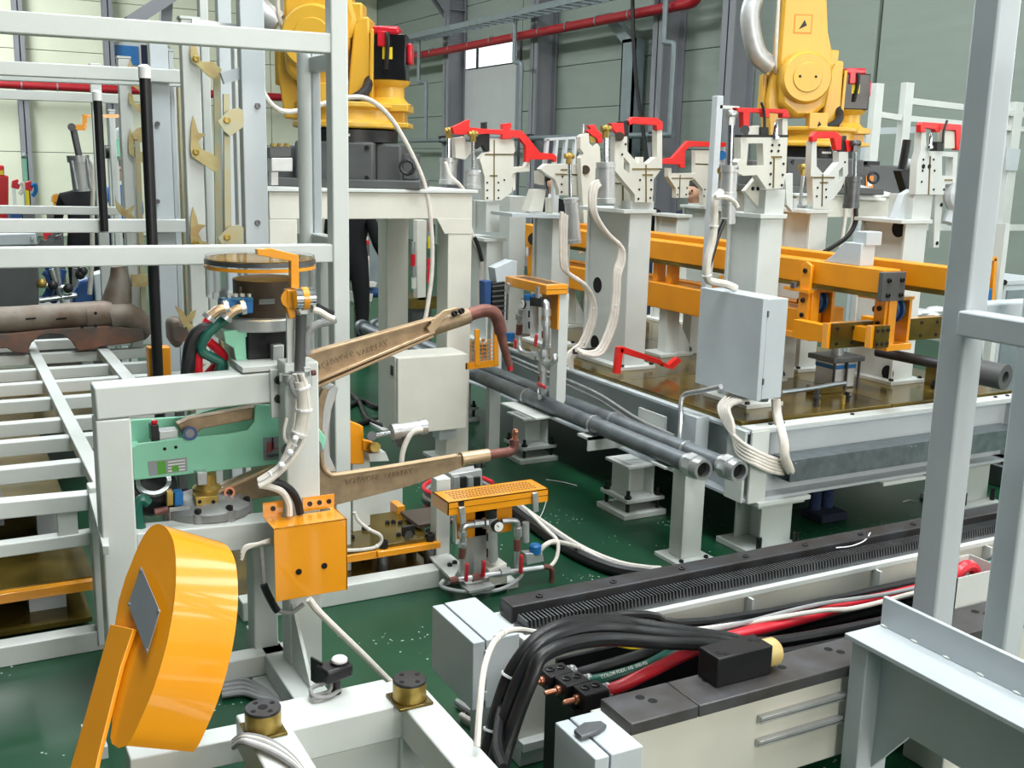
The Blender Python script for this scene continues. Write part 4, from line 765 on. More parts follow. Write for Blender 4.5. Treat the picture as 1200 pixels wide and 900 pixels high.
for sh, sx, oy in ((PB, -84, 62), (PA, -78, 32), (PC, -95, 32), (PB, -90, -20)): 
    pts = [((x/4-224)*.62+151, (y/4-170)*.62+170+oy-60+(40 if sh is PA else 0)) for x, y in sh] if sh is not PC else [((x/4-270)*.62+162, (y/4-140)*.62+157) for x, y in sh]
    part('pawl', MB().prism(tr(pts, 7.37), (0, .008, 0)), 'zinc_yellow', hp3)
part('pawl', MB().prism(tr([(135, 228), (137, 236), (148, 246), (158, 240), (154, 250), (158, 256), (150, 256), (142, 252), (136, 244)], 7.3), (0, .008, 0)), 'zinc_yellow', hp3)
part('link_bar', MB().prism(tr([(158, 165), (164, 165), (173, 395), (167, 395)], 7.35), (0, .02, 0)), 'zinc_green', hp3); part('link_clamp', MB().prism(tr([(154, 322), (173, 322), (173, 336), (155, 336)], 7.3), (0, .03, 0)), 'zinc_yellow', hp3)
for i, (a, b_, yt, Y, m, lab) in enumerate(((240.5, 250, -30, 5.6, 'white', 'slim white rack post just behind the pawl post'), (261, 276, -30, 6.1, 'pale_grey', 'bluish grey rack post behind the pawl link bars'), (203, 208, 60, 7.0, 'pale_grey', 'thin grey rack post between the two pawl posts'), (212, 216.5, 90, 7.9, 'zinc_green', 'thin zinc rack post close to the pawl post'), (278, 285, 40, 5.4, 'white', 'thin white post beside the wide galvanised hanger post'), (131, 138, 130, 9.2, 'white', 'very thin white post beside the person in black and the mint drive unit'))):
    hpost(a, b_, yt, Y, lab, m, 0)
hl = thing('pawl_plate', 'loose star shaped zinc pawl at the foot of the hanger post', 'pawl', ony(222, 380, 4.9)); part('plate', MB().prism(tr([(205, 358), (214, 364), (219, 372), (224, 366), (230, 363), (228, 372), (222, 378), (232, 386), (222, 386), (214, 380)], 5.19), (0, .008, 0)), 'zinc_yellow', hl)
hl = thing('pawl_plate', 'zinc pawl pointing down beside the mint green bracket', 'pawl', ony(272, 410, 4.7)); part('plate', MB().prism(tr([(258, 395), (268, 402), (278, 410), (279, 418), (270, 425), (262, 416)], 4.7), (0, .008, 0)), 'zinc_yellow', hl)
for a, yb_, Y, lab in (((175.5, 76), 470, 4.75, 'tall black pole with white tip, standing on a yellow socket'), ((116, 106), 290, 6.37, 'shorter black pole with white tip beside the cream wall')):
    t = thing('marker_pole', lab, 'pole', ony(a[0]+6, yb_, Y)); p_ = ony(a[0], a[1], Y); q_ = ony(a[0]+5, yb_, Y); x_ = (p_.x+q_.x)/2; r_ = .023
    zb_ = .6 if Y < 5 else 1.46
    part('rod', MB().cyl((x_, Y, zb_), (x_, Y, p_.z-.05), r_, n=14), 'black', t); part('tip', MB().lathe([(r_*1.1, -.055), (r_*1.1, -.01), (r_*.6, 0)], (x_, Y, p_.z), Z, 14), 'label_white', t)
    if Y < 5: part('socket', MB().prism(tr([(174, 408), (200, 407), (201, 450), (176, 452)], Y+.03), (0, .07, 0)), 'amber', t, .004)
# lattice table
rk_ = thing('part_rack', 'white tube lattice rack with open bars over olive plates', 'rack', (.2, 4.2, 0))
zl = .632
xe = ony(138, 640, 4.15).x
part('front_beam', pbar(MB(), (-60, 605), (106, 589), 4.15, .07, .064), 'white', rk_, .004); part('front_beam', pbar(MB(), (-60, 655), (112, 631), 4.15, .06, .05), 'white', rk_, .004)
for x in (80,): _x = ony(x, 620, 4.16).x; part('stub', MB().bb(_x-.035, _x+.035, 4.16, 4.2, .46, .57), 'white', rk_, .003)
_x = ony(124, 660, 4.13).x; part('upright', MB().bb(_x-.045, _x+.03, 4.12, 4.2, .02, .66), 'white', rk_, .004)
part('corner_gusset', MB().prism(trz([(103, 575), (121, 570), (128, 640), (120, 640)], .64), (0, 0, -.03)), 'white', rk_, .002)
part('bottom_beam', MB().bb(-.8, _x+.03, 4.13, 4.21, .0, .08), 'white', rk_, .004)
for y in (551, 520, 498, 472, 452, 436, 418, 402):
    p_ = onz(0, y, zl); part('cross_bar', MB().bb(-1.2, p_.x+.75+(.0 if y > 460 else .25), p_.y, p_.y+.07, zl-.065, zl), 'white', rk_, .004)
part('long_bar', MB().bb(.46, .52, 4.2, 8.2, zl-.03, zl+.018), 'white', rk_, .004); part('long_bar', MB().bb(.86, .93, 5.6, 8.2, zl-.03, zl+.018), 'white', rk_, .004)
for y in (5.8, 8.1): part('upright', MB().bb(.86, .93, y, y+.07, 0, zl-.03), 'white', rk_); part('upright', MB().bb(-.5, -.43, y, y+.07, 0, zl-.06), 'white', rk_)
lt_ = thing('lift_table', 'orange edged olive steel plates stacked inside the lattice rack', 'lift table', (.0, 4.9, 0))
za = ony(0, 694, 4.4).z
part('olive_plate', MB().bb(-1.2, .46, 4.4, 5.4, za-.01, za+.01), 'olive', lt_); part('orange_edge', MB().bb(-1.2, .46, 4.36, 4.4, za-.035, za+.005), 'orange', lt_, .002)
part('upper_plate', MB().bb(-1.2, .40, 4.75, 6.2, .42, .435), 'olive', lt_); part('upper_plate', MB().bb(-1.2, .8, 6.3, 8.0, .40, .415), 'olive', lt_); part('orange_strip', MB().bb(-1.2, .8, 6.22, 6.3, .40, .43), 'amber', lt_)
part('block', MB().bb(.22, .36, 4.5, 4.7, .05, za-.01), 'pale_grey', lt_); part('low_plate', MB().bb(-1.2, .44, 4.35, 5.3, .03, .05), 'olive', lt_); part('dark_slide', MB().bb(-1.2, .15, 4.45, 4.6, .45, .56), 'charcoal', lt_)
for x, y in ((.05, 4.75), (-.5, 5.0)): bolt(lt_, (x, y, .435), Z, .012, .02)
for sx in (-.9, .3): part('support', MB().bb(sx, sx+.1, 5.0, 5.1, 0, .42), 'pale_grey', lt_)
# pressed subframe part
sf = thing('pressed_subframe', 'rust stained pressed steel car subframe hung in the lattice rack', 'car part', (.7, 7.3, .632))
Ys = 7.3
part('tube', MB().tube(tr([(-40, 376), (20, 374), (60, 371), (95, 369), (130, 368)], Ys), .082, 14), 'raw_steel', sf)
part('collar', MB().tube(tr([(100, 370), (131, 368)], Ys), .09, 14, sm=False), 'raw_steel', sf)
part('lower_pressing', MB().prism(tr([(-40, 392), (15, 391), (60, 386), (125, 382), (168, 386), (170, 398), (155, 402), (120, 406), (106, 410), (92, 412), (84, 400), (74, 393), (60, 391), (46, 394), (37, 402), (32, 414), (18, 414), (8, 408), (-40, 412)], Ys-.08), (0, .2, 0)), 'rust', sf, .006)
part('horn', MB().tube(tr([(125, 372), (135, 360), (139, 340), (140, 325), (138, 312)], Ys+.05), lambda t: .12-.075*t, 12), 'raw_steel', sf); part('shoulder', MB().tube(tr([(128, 372), (145, 370), (160, 377), (176, 388)], Ys), lambda t: .1-.025*t, 12), 'raw_steel', sf); part('gusset', MB().prism(tr([(126, 350), (132, 340), (130, 358), (124, 366)], Ys), (0, .03, 0)), 'rust', sf)
for x, y in ((112, 367), (112, 382), (96, 383)): bolt(sf, ony(x, y, Ys-.092), -Y1, .01, .002, 'hole', 'hole')
for x in (30, 66): part('slot', MB().prism(tr([(x, 373), (x+12, 372), (x+12, 374), (x, 375)], Ys-.084), (0, .003, 0)), 'hole', sf)
hb_ = thing('pressed_bracket', 'shiny pressed steel bracket behind the hanger post foot', 'car part', ony(207, 410, 5.6)); part('shell', MB().prism(tr([(198, 376), (212, 372), (217, 385), (215, 405), (206, 410), (199, 398)], 5.6), (0, .12, 0)), 'raw_steel', hb_, .02); part('foot', MB().bb(ony(207, 400, 5.65).x-.02, ony(207, 400, 5.65).x+.02, 5.62, 5.68, 0, .75), 'steel', hb_); part('boss', MB().cyl(ony(212, 392, 5.55), ony(212, 392, 5.62), .04, n=12), 'rust', hb_)
# ------------------------------------------------------------------ machinery on the base under the gun arms
bs = thing('tooling_platform', 'white floor frame under gun with olive deck and end post', 'machine base', (1.6, 4.2, 0))
part('front_beam', MB().bb(1.0, 2.02, 4.15, 4.24, 0, .085), 'white', bs, .005); part('rear_beam', MB().bb(.6, 2.02, 5.0, 5.09, 0, .085), 'white', bs, .005); part('side_beam', MB().bb(1.93, 2.02, 4.24, 5.0, 0, .085), 'white', bs, .005)
part('deck', MB().bb(1.0, 1.93, 4.24, 5.0, .04, .06), 'olive', bs)
_p = ony(517, 650, 4.3); part('end_post', MB().bb(_p.x-.035, _p.x+.035, 4.28, 4.35, .085, ony(517, 560, 4.3).z), 'white', bs, .004); part('post_foot', MB().prism(trz([(500, 652), (522, 648), (538, 668), (530, 682)], .09), (0, 0, .012)), 'white', bs)
for x, y in ((527, 663), (533, 660)): bolt(bs, onz(x, y, .102), Z, .012, .012)
os_ = thing('plate_stand', 'orange pedestal carrying an olive tooling plate below the lower gun arm', 'machine stand', (1.7, 4.35, .06))
zt2 = ony(455, 640, 4.27).z
Tp = trz([(405, 648), (509, 630), (507, 622), (472, 597), (408, 604)], zt2)
x0_, x1_ = onz(405, 648, zt2).x, onz(509, 628, zt2).x; y0_, y1_ = onz(460, 637, zt2).y, onz(470, 598, zt2).y
part('orange_plate', MB().bb(x0_, x1_, y0_-.01, y1_+.02, zt2-.055, zt2-.02), 'orange', os_, .002); tpl = part('tooling_plate', MB().bb(x0_, x1_-.02, y0_, y1_, zt2-.02, zt2), 'olive', os_, .002)
for x, y in ((454, 614), (461, 613), (469, 614), (467, 628), (475, 627), (482, 626), (486, 611), (502, 623), (413, 631)): bolt(tpl, onz(x, y, zt2), Z, .012, .014)
cx_, cy_ = onz(483, 640, zt2).x+.02, y0_+.12
part('neck', MB().bb(cx_-.06, cx_+.06, cy_-.08, cy_+.08, .17, zt2-.055), 'orange', os_, .003); part('slot_nut', MB().bb(cx_-.03, cx_+.035, cy_-.095, cy_-.08, .2, .25), 'black', os_, .004); part('nut', MB().cyl((cx_, cy_-.1, .21), (cx_, cy_-.08, .21), .02, n=6), 'steel', os_)
fp_ = part('foot_plate', MB().bb(cx_-.17, cx_+.14, cy_-.15, cy_+.15, .14, .17), 'orange', os_, .004)
for sx, sy in ((-.13, -.11), (.1, -.11), (-.13, .11), (.1, .11)):
    bolt(fp_, (cx_+sx, cy_+sy, .17), Z, .024, .035); part('spacer', MB().cyl((cx_+sx, cy_+sy, .06), (cx_+sx, cy_+sy, .14), .026, n=12), 'steel', os_)
part('side_shelf', MB().bb(cx_+.08, cx_+.26, cy_-.02, cy_+.2, .2, .22), 'brown_body', os_, .003); part('step_lug', MB().bb(x1_-.04, x1_, y1_-.05, y1_+.05, zt2-.02, zt2+.04), 'orange', os_, .003)
cable('sensor_cable', tr([(415, 600), (420, 610), (432, 620), (445, 627), (447, 634), (440, 641), (425, 644), (405, 645)], 4.2), .008, 'cable_white', 'white sensor cable curling over the olive tooling plate', ties=(.3, .7))
ax2 = thing('tilt_actuator', 'orange angle bracket with a small steel air cylinder above the lower arm', 'actuator', ony(425, 545, 4.55))
part('bracket', MB().prism(tr([(402, 490), (406, 492), (426, 500), (427, 544), (404, 544)], 4.5), (0, .05, 0)), 'amber', ax2, .004); part('lug', MB().prism(tr([(426, 516), (440, 520), (444, 526), (438, 530), (426, 528)], 4.48), (0, .06, 0)), 'amber', ax2, .003)
part('cylinder', MB().cyl(ony(462, 506, 4.45), ony(497, 500, 4.45), .032, n=18), 'alu', ax2); part('end_cap', MB().cyl(ony(459, 506.5, 4.45), ony(468, 505, 4.45), .038, n=16), 'zinc', ax2); part('end_cap', MB().cyl(ony(492, 501, 4.45), ony(499, 500, 4.45), .036, n=16), 'zinc', ax2); part('rod', MB().cyl(ony(440, 510, 4.45), ony(462, 506, 4.45), .011, n=10), 'chrome', ax2); part('rod_eye', MB().cyl(ony(436, 511, 4.42), ony(436, 511, 4.48), .022, n=12), 'steel', ax2); part('clevis', MB().prism(tr([(460, 512), (478, 510), (474, 524), (466, 524)], 4.46), (0, .05, 0)), 'steel', ax2); part('knuckle', MB().cyl(ony(440, 524, 4.42), ony(440, 524, 4.5), .024, n=12), 'brass', ax2); part('white_base', MB().prism(tr([(432, 532), (452, 530), (456, 540), (434, 541)], 4.46), (0, .1, 0)), 'white', ax2)
part('stand_leg', MB().bb(ony(410, 560, 4.56).x, ony(430, 560, 4.56).x, 4.52, 4.6, .06, ony(410, 540, 4.5).z), 'white', ax2)
for i in range(2): cable('signal_cable', tr([(495, 503), (484, 506), (477, 516), (472, 530+5*i), (470, 548)], 4.42+.05*i), .013-.003*i, 'cable_white' if i == 0 else 'cable_black', '%s lead hanging from the small actuator cylinder' % ('white' if i == 0 else 'black'), 'cable')
wb = thing('base_block', 'plain white sheet block behind the olive tooling plate', 'machine base', ony(444, 600, 4.95)); part('body', MB().prism(tr([(415, 577), (472, 571), (472, 650), (416, 655)], 4.95), (0, .2, 0)), 'white', wb, .004)
for i in range(7):
    c_ = V((2.42, 5.05, .02+.022*i)); r_ = .2-.006*(i % 3)
    cable('coiled_cable', [c_+V((r_*math.cos(t*.5), r_*math.sin(t*.5), .006*math.sin(t))) for t in range(13)], .012, ('cable_white', 'cable_grey', 'hose_red', 'cable_black')[i % 4], '%s turn of the cable coil on the floor under the gun arm' % ('white', 'grey', 'red', 'black')[i % 4]+('' if i < 4 else ', upper layer'), 'cable', 'cable coil on the floor', k=3)
for i, pts in enumerate((((405, 478), (425, 470), (445, 478), (465, 470), (480, 480)), ((405, 455), (420, 470), (430, 490), (450, 500)), ((410, 500), (440, 492), (470, 488), (500, 478)))):
    cable('floor_cable', [onz(x, y, .02) for x, y in pts], .02, 'cable_black', ('black cable snaking on the floor behind the post', 'black cable crossing the floor under the upper gun arm', 'black cable lying straight towards the robot pedestal')[i])
# ================================================================== clamp units on the fixture table
ZT = .675
def column(par, pf0, pf1, ytop, Y, dep, zb=ZT, m='white', cap=True, capw=.03, base=True, side_m=None, holes=()):
    a, b_ = ony(pf0, ytop+40, Y).x, ony(pf1, ytop+40, Y).x; z1 = ony((pf0+pf1)/2, ytop, Y).z
    c_ = part('column', MB().bb(a, b_, Y, Y+.02, zb+.02, z1).bb(a+.012, b_-.012, Y+.02, Y+dep-.02, zb+.02, z1).bb(a, b_, Y+dep-.02, Y+dep, zb+.02, z1), m, par, .003)
    if base:
        part('base_plate', MB().bb(a-.05, b_+.05, Y-.05, Y+dep+.05, zb, zb+.022), m, par, .002)
        for sx in (a-.03, b_+.03): bolt(par, (sx, Y-.03, zb+.022), Z, .014, .014)
    if cap: part('cap_plate', MB().bb(a-capw, b_+capw*.3, Y-.02, Y+dep, z1, z1+.022), m, par, .002)
    for (hx, hy) in holes:
        p_ = onx(hx, hy, a+.012-.001); part('lightening_hole', MB().cyl(p_, p_+V((.002, 0, 0)), .045, n=18), 'hole', par)
    return a, b_, z1
def head(par, outl, Y, t=.05, m='ivory', holes=(), nm='head_plate', bev=.002): return part(nm, MB().prism(tr(outl, Y), (0, t, 0), [tr(h, Y) for h in holes]), m, par, 0 if holes else bev)
def shim(par, x0, y0, x1, y1, Y, w=.008): part('shim', MB().bar(ony(x0, y0, Y-.001), ony(x1, y1, Y-.001), .006 if abs(x1-x0) > abs(y1-y0) else w, w if abs(x1-x0) > abs(y1-y0) else .006), 'olive', par)
def dots(par, pts, Y, r=.007):
    for x, y in pts: bolt(par, ony(x, y, Y), -Y1, r, .003, 'hole', 'bolt', 6, False)
def redarm(par, outl, Y, t=.035): return part('red_arm', MB().prism(tr(outl, Y), (0, t, 0)), 'red', par, .003, 'red clamp arm')
def cyln(par, Y, rod, body, r, rr=.013, clevis='brass', m='alu'):
    c_ = part('cylinder', MB().lathe([(r*1.08, 0), (r*1.08, .03), (r, .032), (r, (ony(*body[1], Y)-ony(*body[0], Y)).length-.03), (r*1.08, (ony(*body[1], Y)-ony(*body[0], Y)).length-.028), (r*1.08, (ony(*body[1], Y)-ony(*body[0], Y)).length)], ony(*body[0], Y), ony(*body[1], Y)-ony(*body[0], Y), 18), m, par)
    part('rod', MB().cyl(ony(*rod[1], Y), ony(*rod[0], Y), rr, n=10), 'chrome', par)
    part('clevis', MB().ball(ony(*rod[0], Y), .024, 10).cyl(ony(rod[0][0]-5, rod[0][1], Y), ony(rod[0][0]+5, rod[0][1], Y), .018, n=10).cyl(ony(*rod[0], Y)-Z*.05, ony(*rod[0], Y), .02, n=6), clevis, par)
    part('port', MB().cyl(ony(body[0][0]+5, body[0][1]+3, Y-r*.8), ony(body[0][0]+9, body[0][1]+2, Y-r*.8), .012, n=8), 'zinc', par)
    return c_
# --- F1: far left unit with the long red gooseneck arm
Y = 6.45
u = thing('clamp_unit', 'white clamp unit with long red gooseneck arm next to robot pedestal', 'clamp', (ony(580, 400, Y).x, Y, ZT), 'clamp units on the fixture table')
column(u, 570, 589, 283, Y-.02, .4); a_ = column(u, 569, 585, 236, Y, .2, zb=ony(580, 272, Y).z-.02, cap=False, base=False)
h = head(u, [(574, 162), (602, 163), (604, 177), (602, 180), (602, 196), (616, 195), (618, 190), (621, 190), (621, 201), (606, 202), (601, 204), (600, 225), (587, 235), (568, 235), (568, 208), (562, 186), (568, 179), (574, 178)], Y-.03)
shim(h, 579, 164, 579, 235, Y-.03); shim(h, 568, 181, 602, 181, Y-.03); shim(h, 574, 206, 583, 206, Y-.03)
dots(h, [(571, 214), (571, 223), (571, 232), (584, 214), (584, 223), (584, 232), (591, 211)], Y-.03)
redarm(u, [(530, 149), (549, 140), (551, 142), (550, 149), (568, 151), (589, 152), (589, 145), (599, 144), (600, 148), (598, 152), (612, 153), (621, 163), (633, 179), (649, 180), (653, 184), (652, 190), (649, 190), (648, 187), (621, 187), (621, 190), (616, 190), (616, 171), (609, 162), (600, 161), (598, 163), (588, 163), (589, 158), (575, 157), (559, 157), (540, 158), (532, 157)], Y-.06)
part('black_guide', MB().prism(tr([(567, 143), (571, 143), (571, 151), (574, 152), (574, 176), (570, 178), (566, 170), (559, 175), (560, 158), (567, 157)], Y-.02), (0, .05, 0)), 'black', u, .003)
head(u, [(533, 162), (545, 160), (546, 168), (552, 168), (552, 180), (545, 187), (534, 185)], Y, .06, nm='side_block')
cyln(u, Y-.08, ((554, 157), (554, 200)), ((554, 199), (554, 221)), .05); cyln(u, Y+.1, ((526, 153), (526, 186)), ((526, 185), (525, 216)), .055)
part('lock_post', MB().prism(tr([(599, 204), (604, 204), (604, 222), (601, 224)], Y-.01), (0, .05, 0)), 'ivory', u)
part('side_post', MB().bb(ony(596, 300, Y+.2).x, ony(615, 300, Y+.2).x, Y+.2, Y+.35, ZT, ony(600, 230, Y+.2).z), 'white', u, .003)
cable('air_hose', tr([(522, 190), (527, 205), (537, 215), (543, 222)], Y-.1), .013, 'cable_white', 'white air hose drooping between the two small clamp cylinders', 'hose'); cable('air_hose', tr([(550, 265), (556, 285), (563, 300), (563, 330), (562, 360)], Y-.05), .018, 'cable_white', 'white air hose hanging beside the pedestal corner', 'hose')
cable('air_hose', tr([(556, 278), (561, 290), (565, 306)], Y-.1), .014, 'cable_black', 'short black air hose at the pedestal corner', 'hose')
# --- F2: unit with the brass knob and grey ladder plate
Y = 6.15
u = thing('clamp_unit', 'white clamp unit with brass rod knob and grey ladder plate', 'clamp', (ony(650, 400, Y).x, Y, ZT), 'clamp units on the fixture table')
column(u, 647, 668, 255, Y, .27, holes=())
part('shelf', MB().prism(tr([(600, 250), (672, 253), (672, 257), (600, 254)], Y-.05), (0, .3, 0)), 'pale_grey', u)
h = head(u, [(633, 198), (640, 192), (681, 192), (681, 206), (690, 215), (684, 229), (655, 229), (655, 222), (650, 210), (640, 204)], Y-.02); shim(h, 651, 204, 681, 205, Y-.02); shim(h, 657, 199, 668, 199, Y-.02); dots(h, [(659, 207), (658, 216), (658, 225)], Y-.02)
head(u, [(630, 200), (638, 206), (638, 217), (630, 215)], Y+.05, nm='side_plate'); head(u, [(628, 222), (640, 222), (636, 248), (619, 248)], Y+.05, .1, nm='gusset'); head(u, [(643, 232), (648, 232), (648, 250), (643, 250)], Y+.1, .05, nm='fin')
h = head(u, [(680, 160), (684, 157), (690, 156), (691, 168), (695, 172), (700, 168), (703, 172), (704, 190), (698, 198), (697, 240), (694, 262), (684, 262), (682, 222), (681, 203), (680, 185), (684, 180), (680, 174)], Y-.1, .05)
part('bush', MB().cyl(ony(686, 199, Y-.11), ony(686, 199, Y-.09), .03, n=16), 'brown_body', u); part('stud', MB().lathe([(.012, 0), (.012, .03), (.005, .06)], ony(683, 156, Y-.07), Z, 10), 'zinc', u)
redarm(u, [(687, 153), (693, 151), (689, 147), (698, 146), (700, 152), (707, 158), (706, 167), (702, 168), (699, 162), (694, 159)], Y-.1)
part('brass_pad', MB().prism(tr([(691, 159), (698, 160), (698, 167), (692, 167)], Y-.09), (0, .05, 0)), 'brass', u)
cyln(u, Y-.16, ((667, 183), (668, 231)), ((669, 232), (673, 285)), .045)
lad = thing('ladder_plate', 'grey slatted ladder plate behind the brass knob', 'plate', ony(660, 197, Y+.3))
part('rail', MB().prism(tr([(640, 162), (675, 160), (675, 163), (640, 165)], Y+.3), (0, .03, 0)), 'pale_grey', lad); part('rail', MB().prism(tr([(637, 193), (672, 193), (672, 196), (637, 196)], Y+.3), (0, .03, 0)), 'pale_grey', lad)
for i in range(4): part('rung', MB().prism(tr([(641+11*i, 163), (644+11*i, 163), (641+11*i, 195), (637.5+11*i, 195)], Y+.3), (0, .03, 0)), 'pale_grey', lad)
part('leg', MB().bb(ony(652, 200, Y+.31).x-.02, ony(652, 200, Y+.31).x+.02, Y+.3, Y+.34, ZT, ony(655, 195, Y+.31).z), 'pale_grey', lad)
# --- F3: tall unit in the middle
Y = 5.3
u = thing('clamp_unit', 'tall white clamp unit with red hook arm on broad drilled column', 'clamp', (ony(750, 400, Y).x, Y, ZT), 'clamp units on the fixture table')
a, b_, z1 = column(u, 737, 762, 250, Y, .48, capw=.06)
for hx, hy in ((700, 334), (697, 402)): p_ = onx(hx, hy, a+.011); part('lightening_hole', MB().cyl(p_, p_+V((.002, 0, 0)), .05, n=20), 'hole', u)
part('riser', MB().bb(a-.0, b_+.01, Y+.0, Y+.18, z1+.02, ony(752, 236, Y).z), 'white', u, .002)
h = head(u, [(721, 160), (735, 160), (735, 177), (748, 192), (750, 184), (754, 184), (754, 191), (760, 191), (768, 184), (770, 184), (770, 152), (776, 152), (776, 197), (766, 210), (765, 237), (744, 237), (744, 228), (720, 199)], Y-.03, .05, holes=[[(731, 184), (738, 192), (738, 204), (731, 198)]])
shim(h, 757, 193, 757, 237, Y-.03); shim(h, 741, 198, 775, 198, Y-.03); shim(h, 753, 205, 765, 205, Y-.03); dots(h, [(750, 211), (749, 222), (748, 233), (763, 211), (763, 222), (762, 232), (733, 169), (729, 181)], Y-.03)
redarm(u, [(737, 143), (741, 137), (770, 138), (777, 143), (777, 152), (770, 153), (769, 147), (742, 145), (738, 147)], Y-.04); redarm(u, [(716, 144), (731, 144), (732, 158), (727, 163), (723, 156), (718, 152)], Y-.05)
part('pivot', MB().cyl(ony(726, 160, Y-.06), ony(726, 160, Y-.02), .026, n=14), 'brown_body', u); part('black_pad', MB().prism(tr([(728, 142), (737, 141), (737, 159), (732, 160)], Y-.03), (0, .05, 0)), 'black', u, .003)
cyln(u, Y-.1, ((710, 151), (710, 192)), ((710, 190), (710, 238)), .052, .016, 'brass'); part('back_plate', MB().prism(tr([(718, 205), (722, 200), (742, 228), (742, 238), (728, 241), (716, 238)], Y+.1), (0, .03, 0)), 'ivory', u); shim(u, 720, 215, 742, 215, Y+.098); shim(u, 730, 210, 730, 240, Y+.098)
for i, (pts, lab) in enumerate((([(708, 214), (697, 218), (694, 235), (697, 252), (710, 272), (726, 288), (728, 304), (723, 322), (722, 345), (718, 378), (706, 408), (694, 415), (678, 412)], 'white cable loom sweeping down the drilled clamp column'), ([(661, 250), (660, 280), (661, 312), (668, 322), (684, 333), (694, 352), (694, 375), (684, 402), (676, 410), (668, 418), (667, 430)], 'white cable loom bulging down beside the second column'))):
    for j_, (dx_, nm_) in enumerate(((-4, 'left'), (0, 'middle'), (4, 'right'))):
        cable('cable_loom', [ony(x+dx_*.7, y+dx_*.5, (Y-.1 if i == 0 else 5.45)-.006*j_) for x, y in pts], .0125, 'cable_white', lab+(' carrying the white ties' if j_ == 1 else ''), 'cable', 'white looms on the drilled column' if i == 0 else 'white looms on the second column', ties=(.4, .55, .7, .85) if j_ == 1 else (), n=8)
part('loom_strap', MB().bar(ony(672, 412, 5.4), ony(702, 410, 5.4), .02, .03), 'dark_steel', u)
rb = thing('loose_clamp_arm', 'red bent clamp arm lying at the foot of the drilled column', 'clamp arm', onz(745, 418, ZT))
part('arm', MB().prism(tr([(724, 407), (730, 406), (776, 422), (776, 428), (726, 413)], 5.05), (0, .03, 0)), 'red', rb, .003); part('foot', MB().prism(tr([(724, 408), (731, 409), (727, 438), (721, 438)], 5.05), (0, .03, 0)), 'red', rb); part('claw', MB().prism(tr([(776, 424), (784, 428), (795, 419), (799, 423), (788, 433), (778, 430)], 5.05), (0, .04, 0)), 'red', rb)
# --- F4: far right unit with red ramp arm
Y = 6.75
u = thing('clamp_unit', 'white clamp unit with red ramp shaped arm beyond the tall unit', 'clamp', (ony(815, 300, Y).x, Y, ZT), 'clamp units on the fixture table')
column(u, 792, 806, 255, Y, .3); column(u, 825, 838, 245, Y, .3, base=True)
h = head(u, [(783, 197), (787, 197), (787, 203), (801, 203), (815, 203), (815, 176), (839, 176), (839, 194), (837, 240), (824, 240), (824, 222), (814, 210), (808, 212), (807, 232), (792, 232), (792, 221), (783, 207)], Y-.02)
shim(h, 832, 177, 832, 240, Y-.02); shim(h, 797, 205, 796, 232, Y-.02); shim(h, 815, 192, 840, 193, Y-.02); shim(h, 787, 209, 812, 209, Y-.02); dots(h, [(795, 220), (794, 228), (805, 220), (804, 228), (826, 222), (825, 230), (835, 222)], Y-.02)
redarm(u, [(776, 186), (788, 185), (806, 165), (851, 167), (851, 172), (809, 172), (803, 177), (803, 197), (797, 196), (797, 193), (776, 192)], Y-.05); part('black_pad', MB().prism(tr([(838, 168), (843, 168), (843, 188), (838, 190)], Y-.06), (0, .04, 0)), 'black', u); part('round_badge', MB().cyl(ony(846, 182, Y-.03), ony(846, 182, Y-.02), .035, n=18), 'blue', u); part('badge_plate', MB().prism(tr([(842, 172), (850, 172), (850, 193), (842, 193)], Y-.015), (0, .02, 0)), 'pale_grey', u)
# --- F5: near unit with the control box
Y = 4.2
u = thing('clamp_unit', 'white clamp unit with red portal arm, grey control box on its column', 'clamp', (ony(900, 470, Y).x, Y, ZT), 'clamp units on the fixture table')
a, b_, z1 = column(u, 889, 915, 256, Y, .26, capw=.02); part('riser', MB().bb(a+.02, b_, Y, Y+.16, z1+.02, ony(900, 222, Y).z), 'white', u, .002)
h = head(u, [(868, 161), (923, 161), (921, 206), (917, 221), (898, 221), (887, 205), (872, 206), (865, 203), (864, 190), (868, 186)], Y-.03, .05, holes=[[(877, 168), (894, 168), (895, 194), (875, 194)]])
shim(h, 907, 184, 906, 220, Y-.03); shim(h, 904, 184, 916, 184, Y-.03); dots(h, [(903, 191), (903, 204), (902, 216), (918, 192), (917, 205), (916, 217), (905, 170), (913, 170), (904, 177), (912, 177)], Y-.03)
part('lower_plate', MB().prism(tr([(888, 206), (897, 221), (893, 245), (886, 240), (873, 224)], Y+.05), (0, .03, 0)), 'ivory', u); part('web_plate', MB().prism(tr([(920, 205), (929, 203), (929, 248), (922, 240)], Y+.1), (0, .03, 0)), 'white', u); dots(u, [(888, 214), (882, 221), (888, 221)], Y+.05, .011)
redarm(u, [(863, 126), (923, 128), (926, 138), (917, 138), (917, 133), (902, 132), (902, 138), (896, 137), (895, 132), (879, 132), (878, 150), (871, 150), (871, 132), (865, 132)], Y-.03)
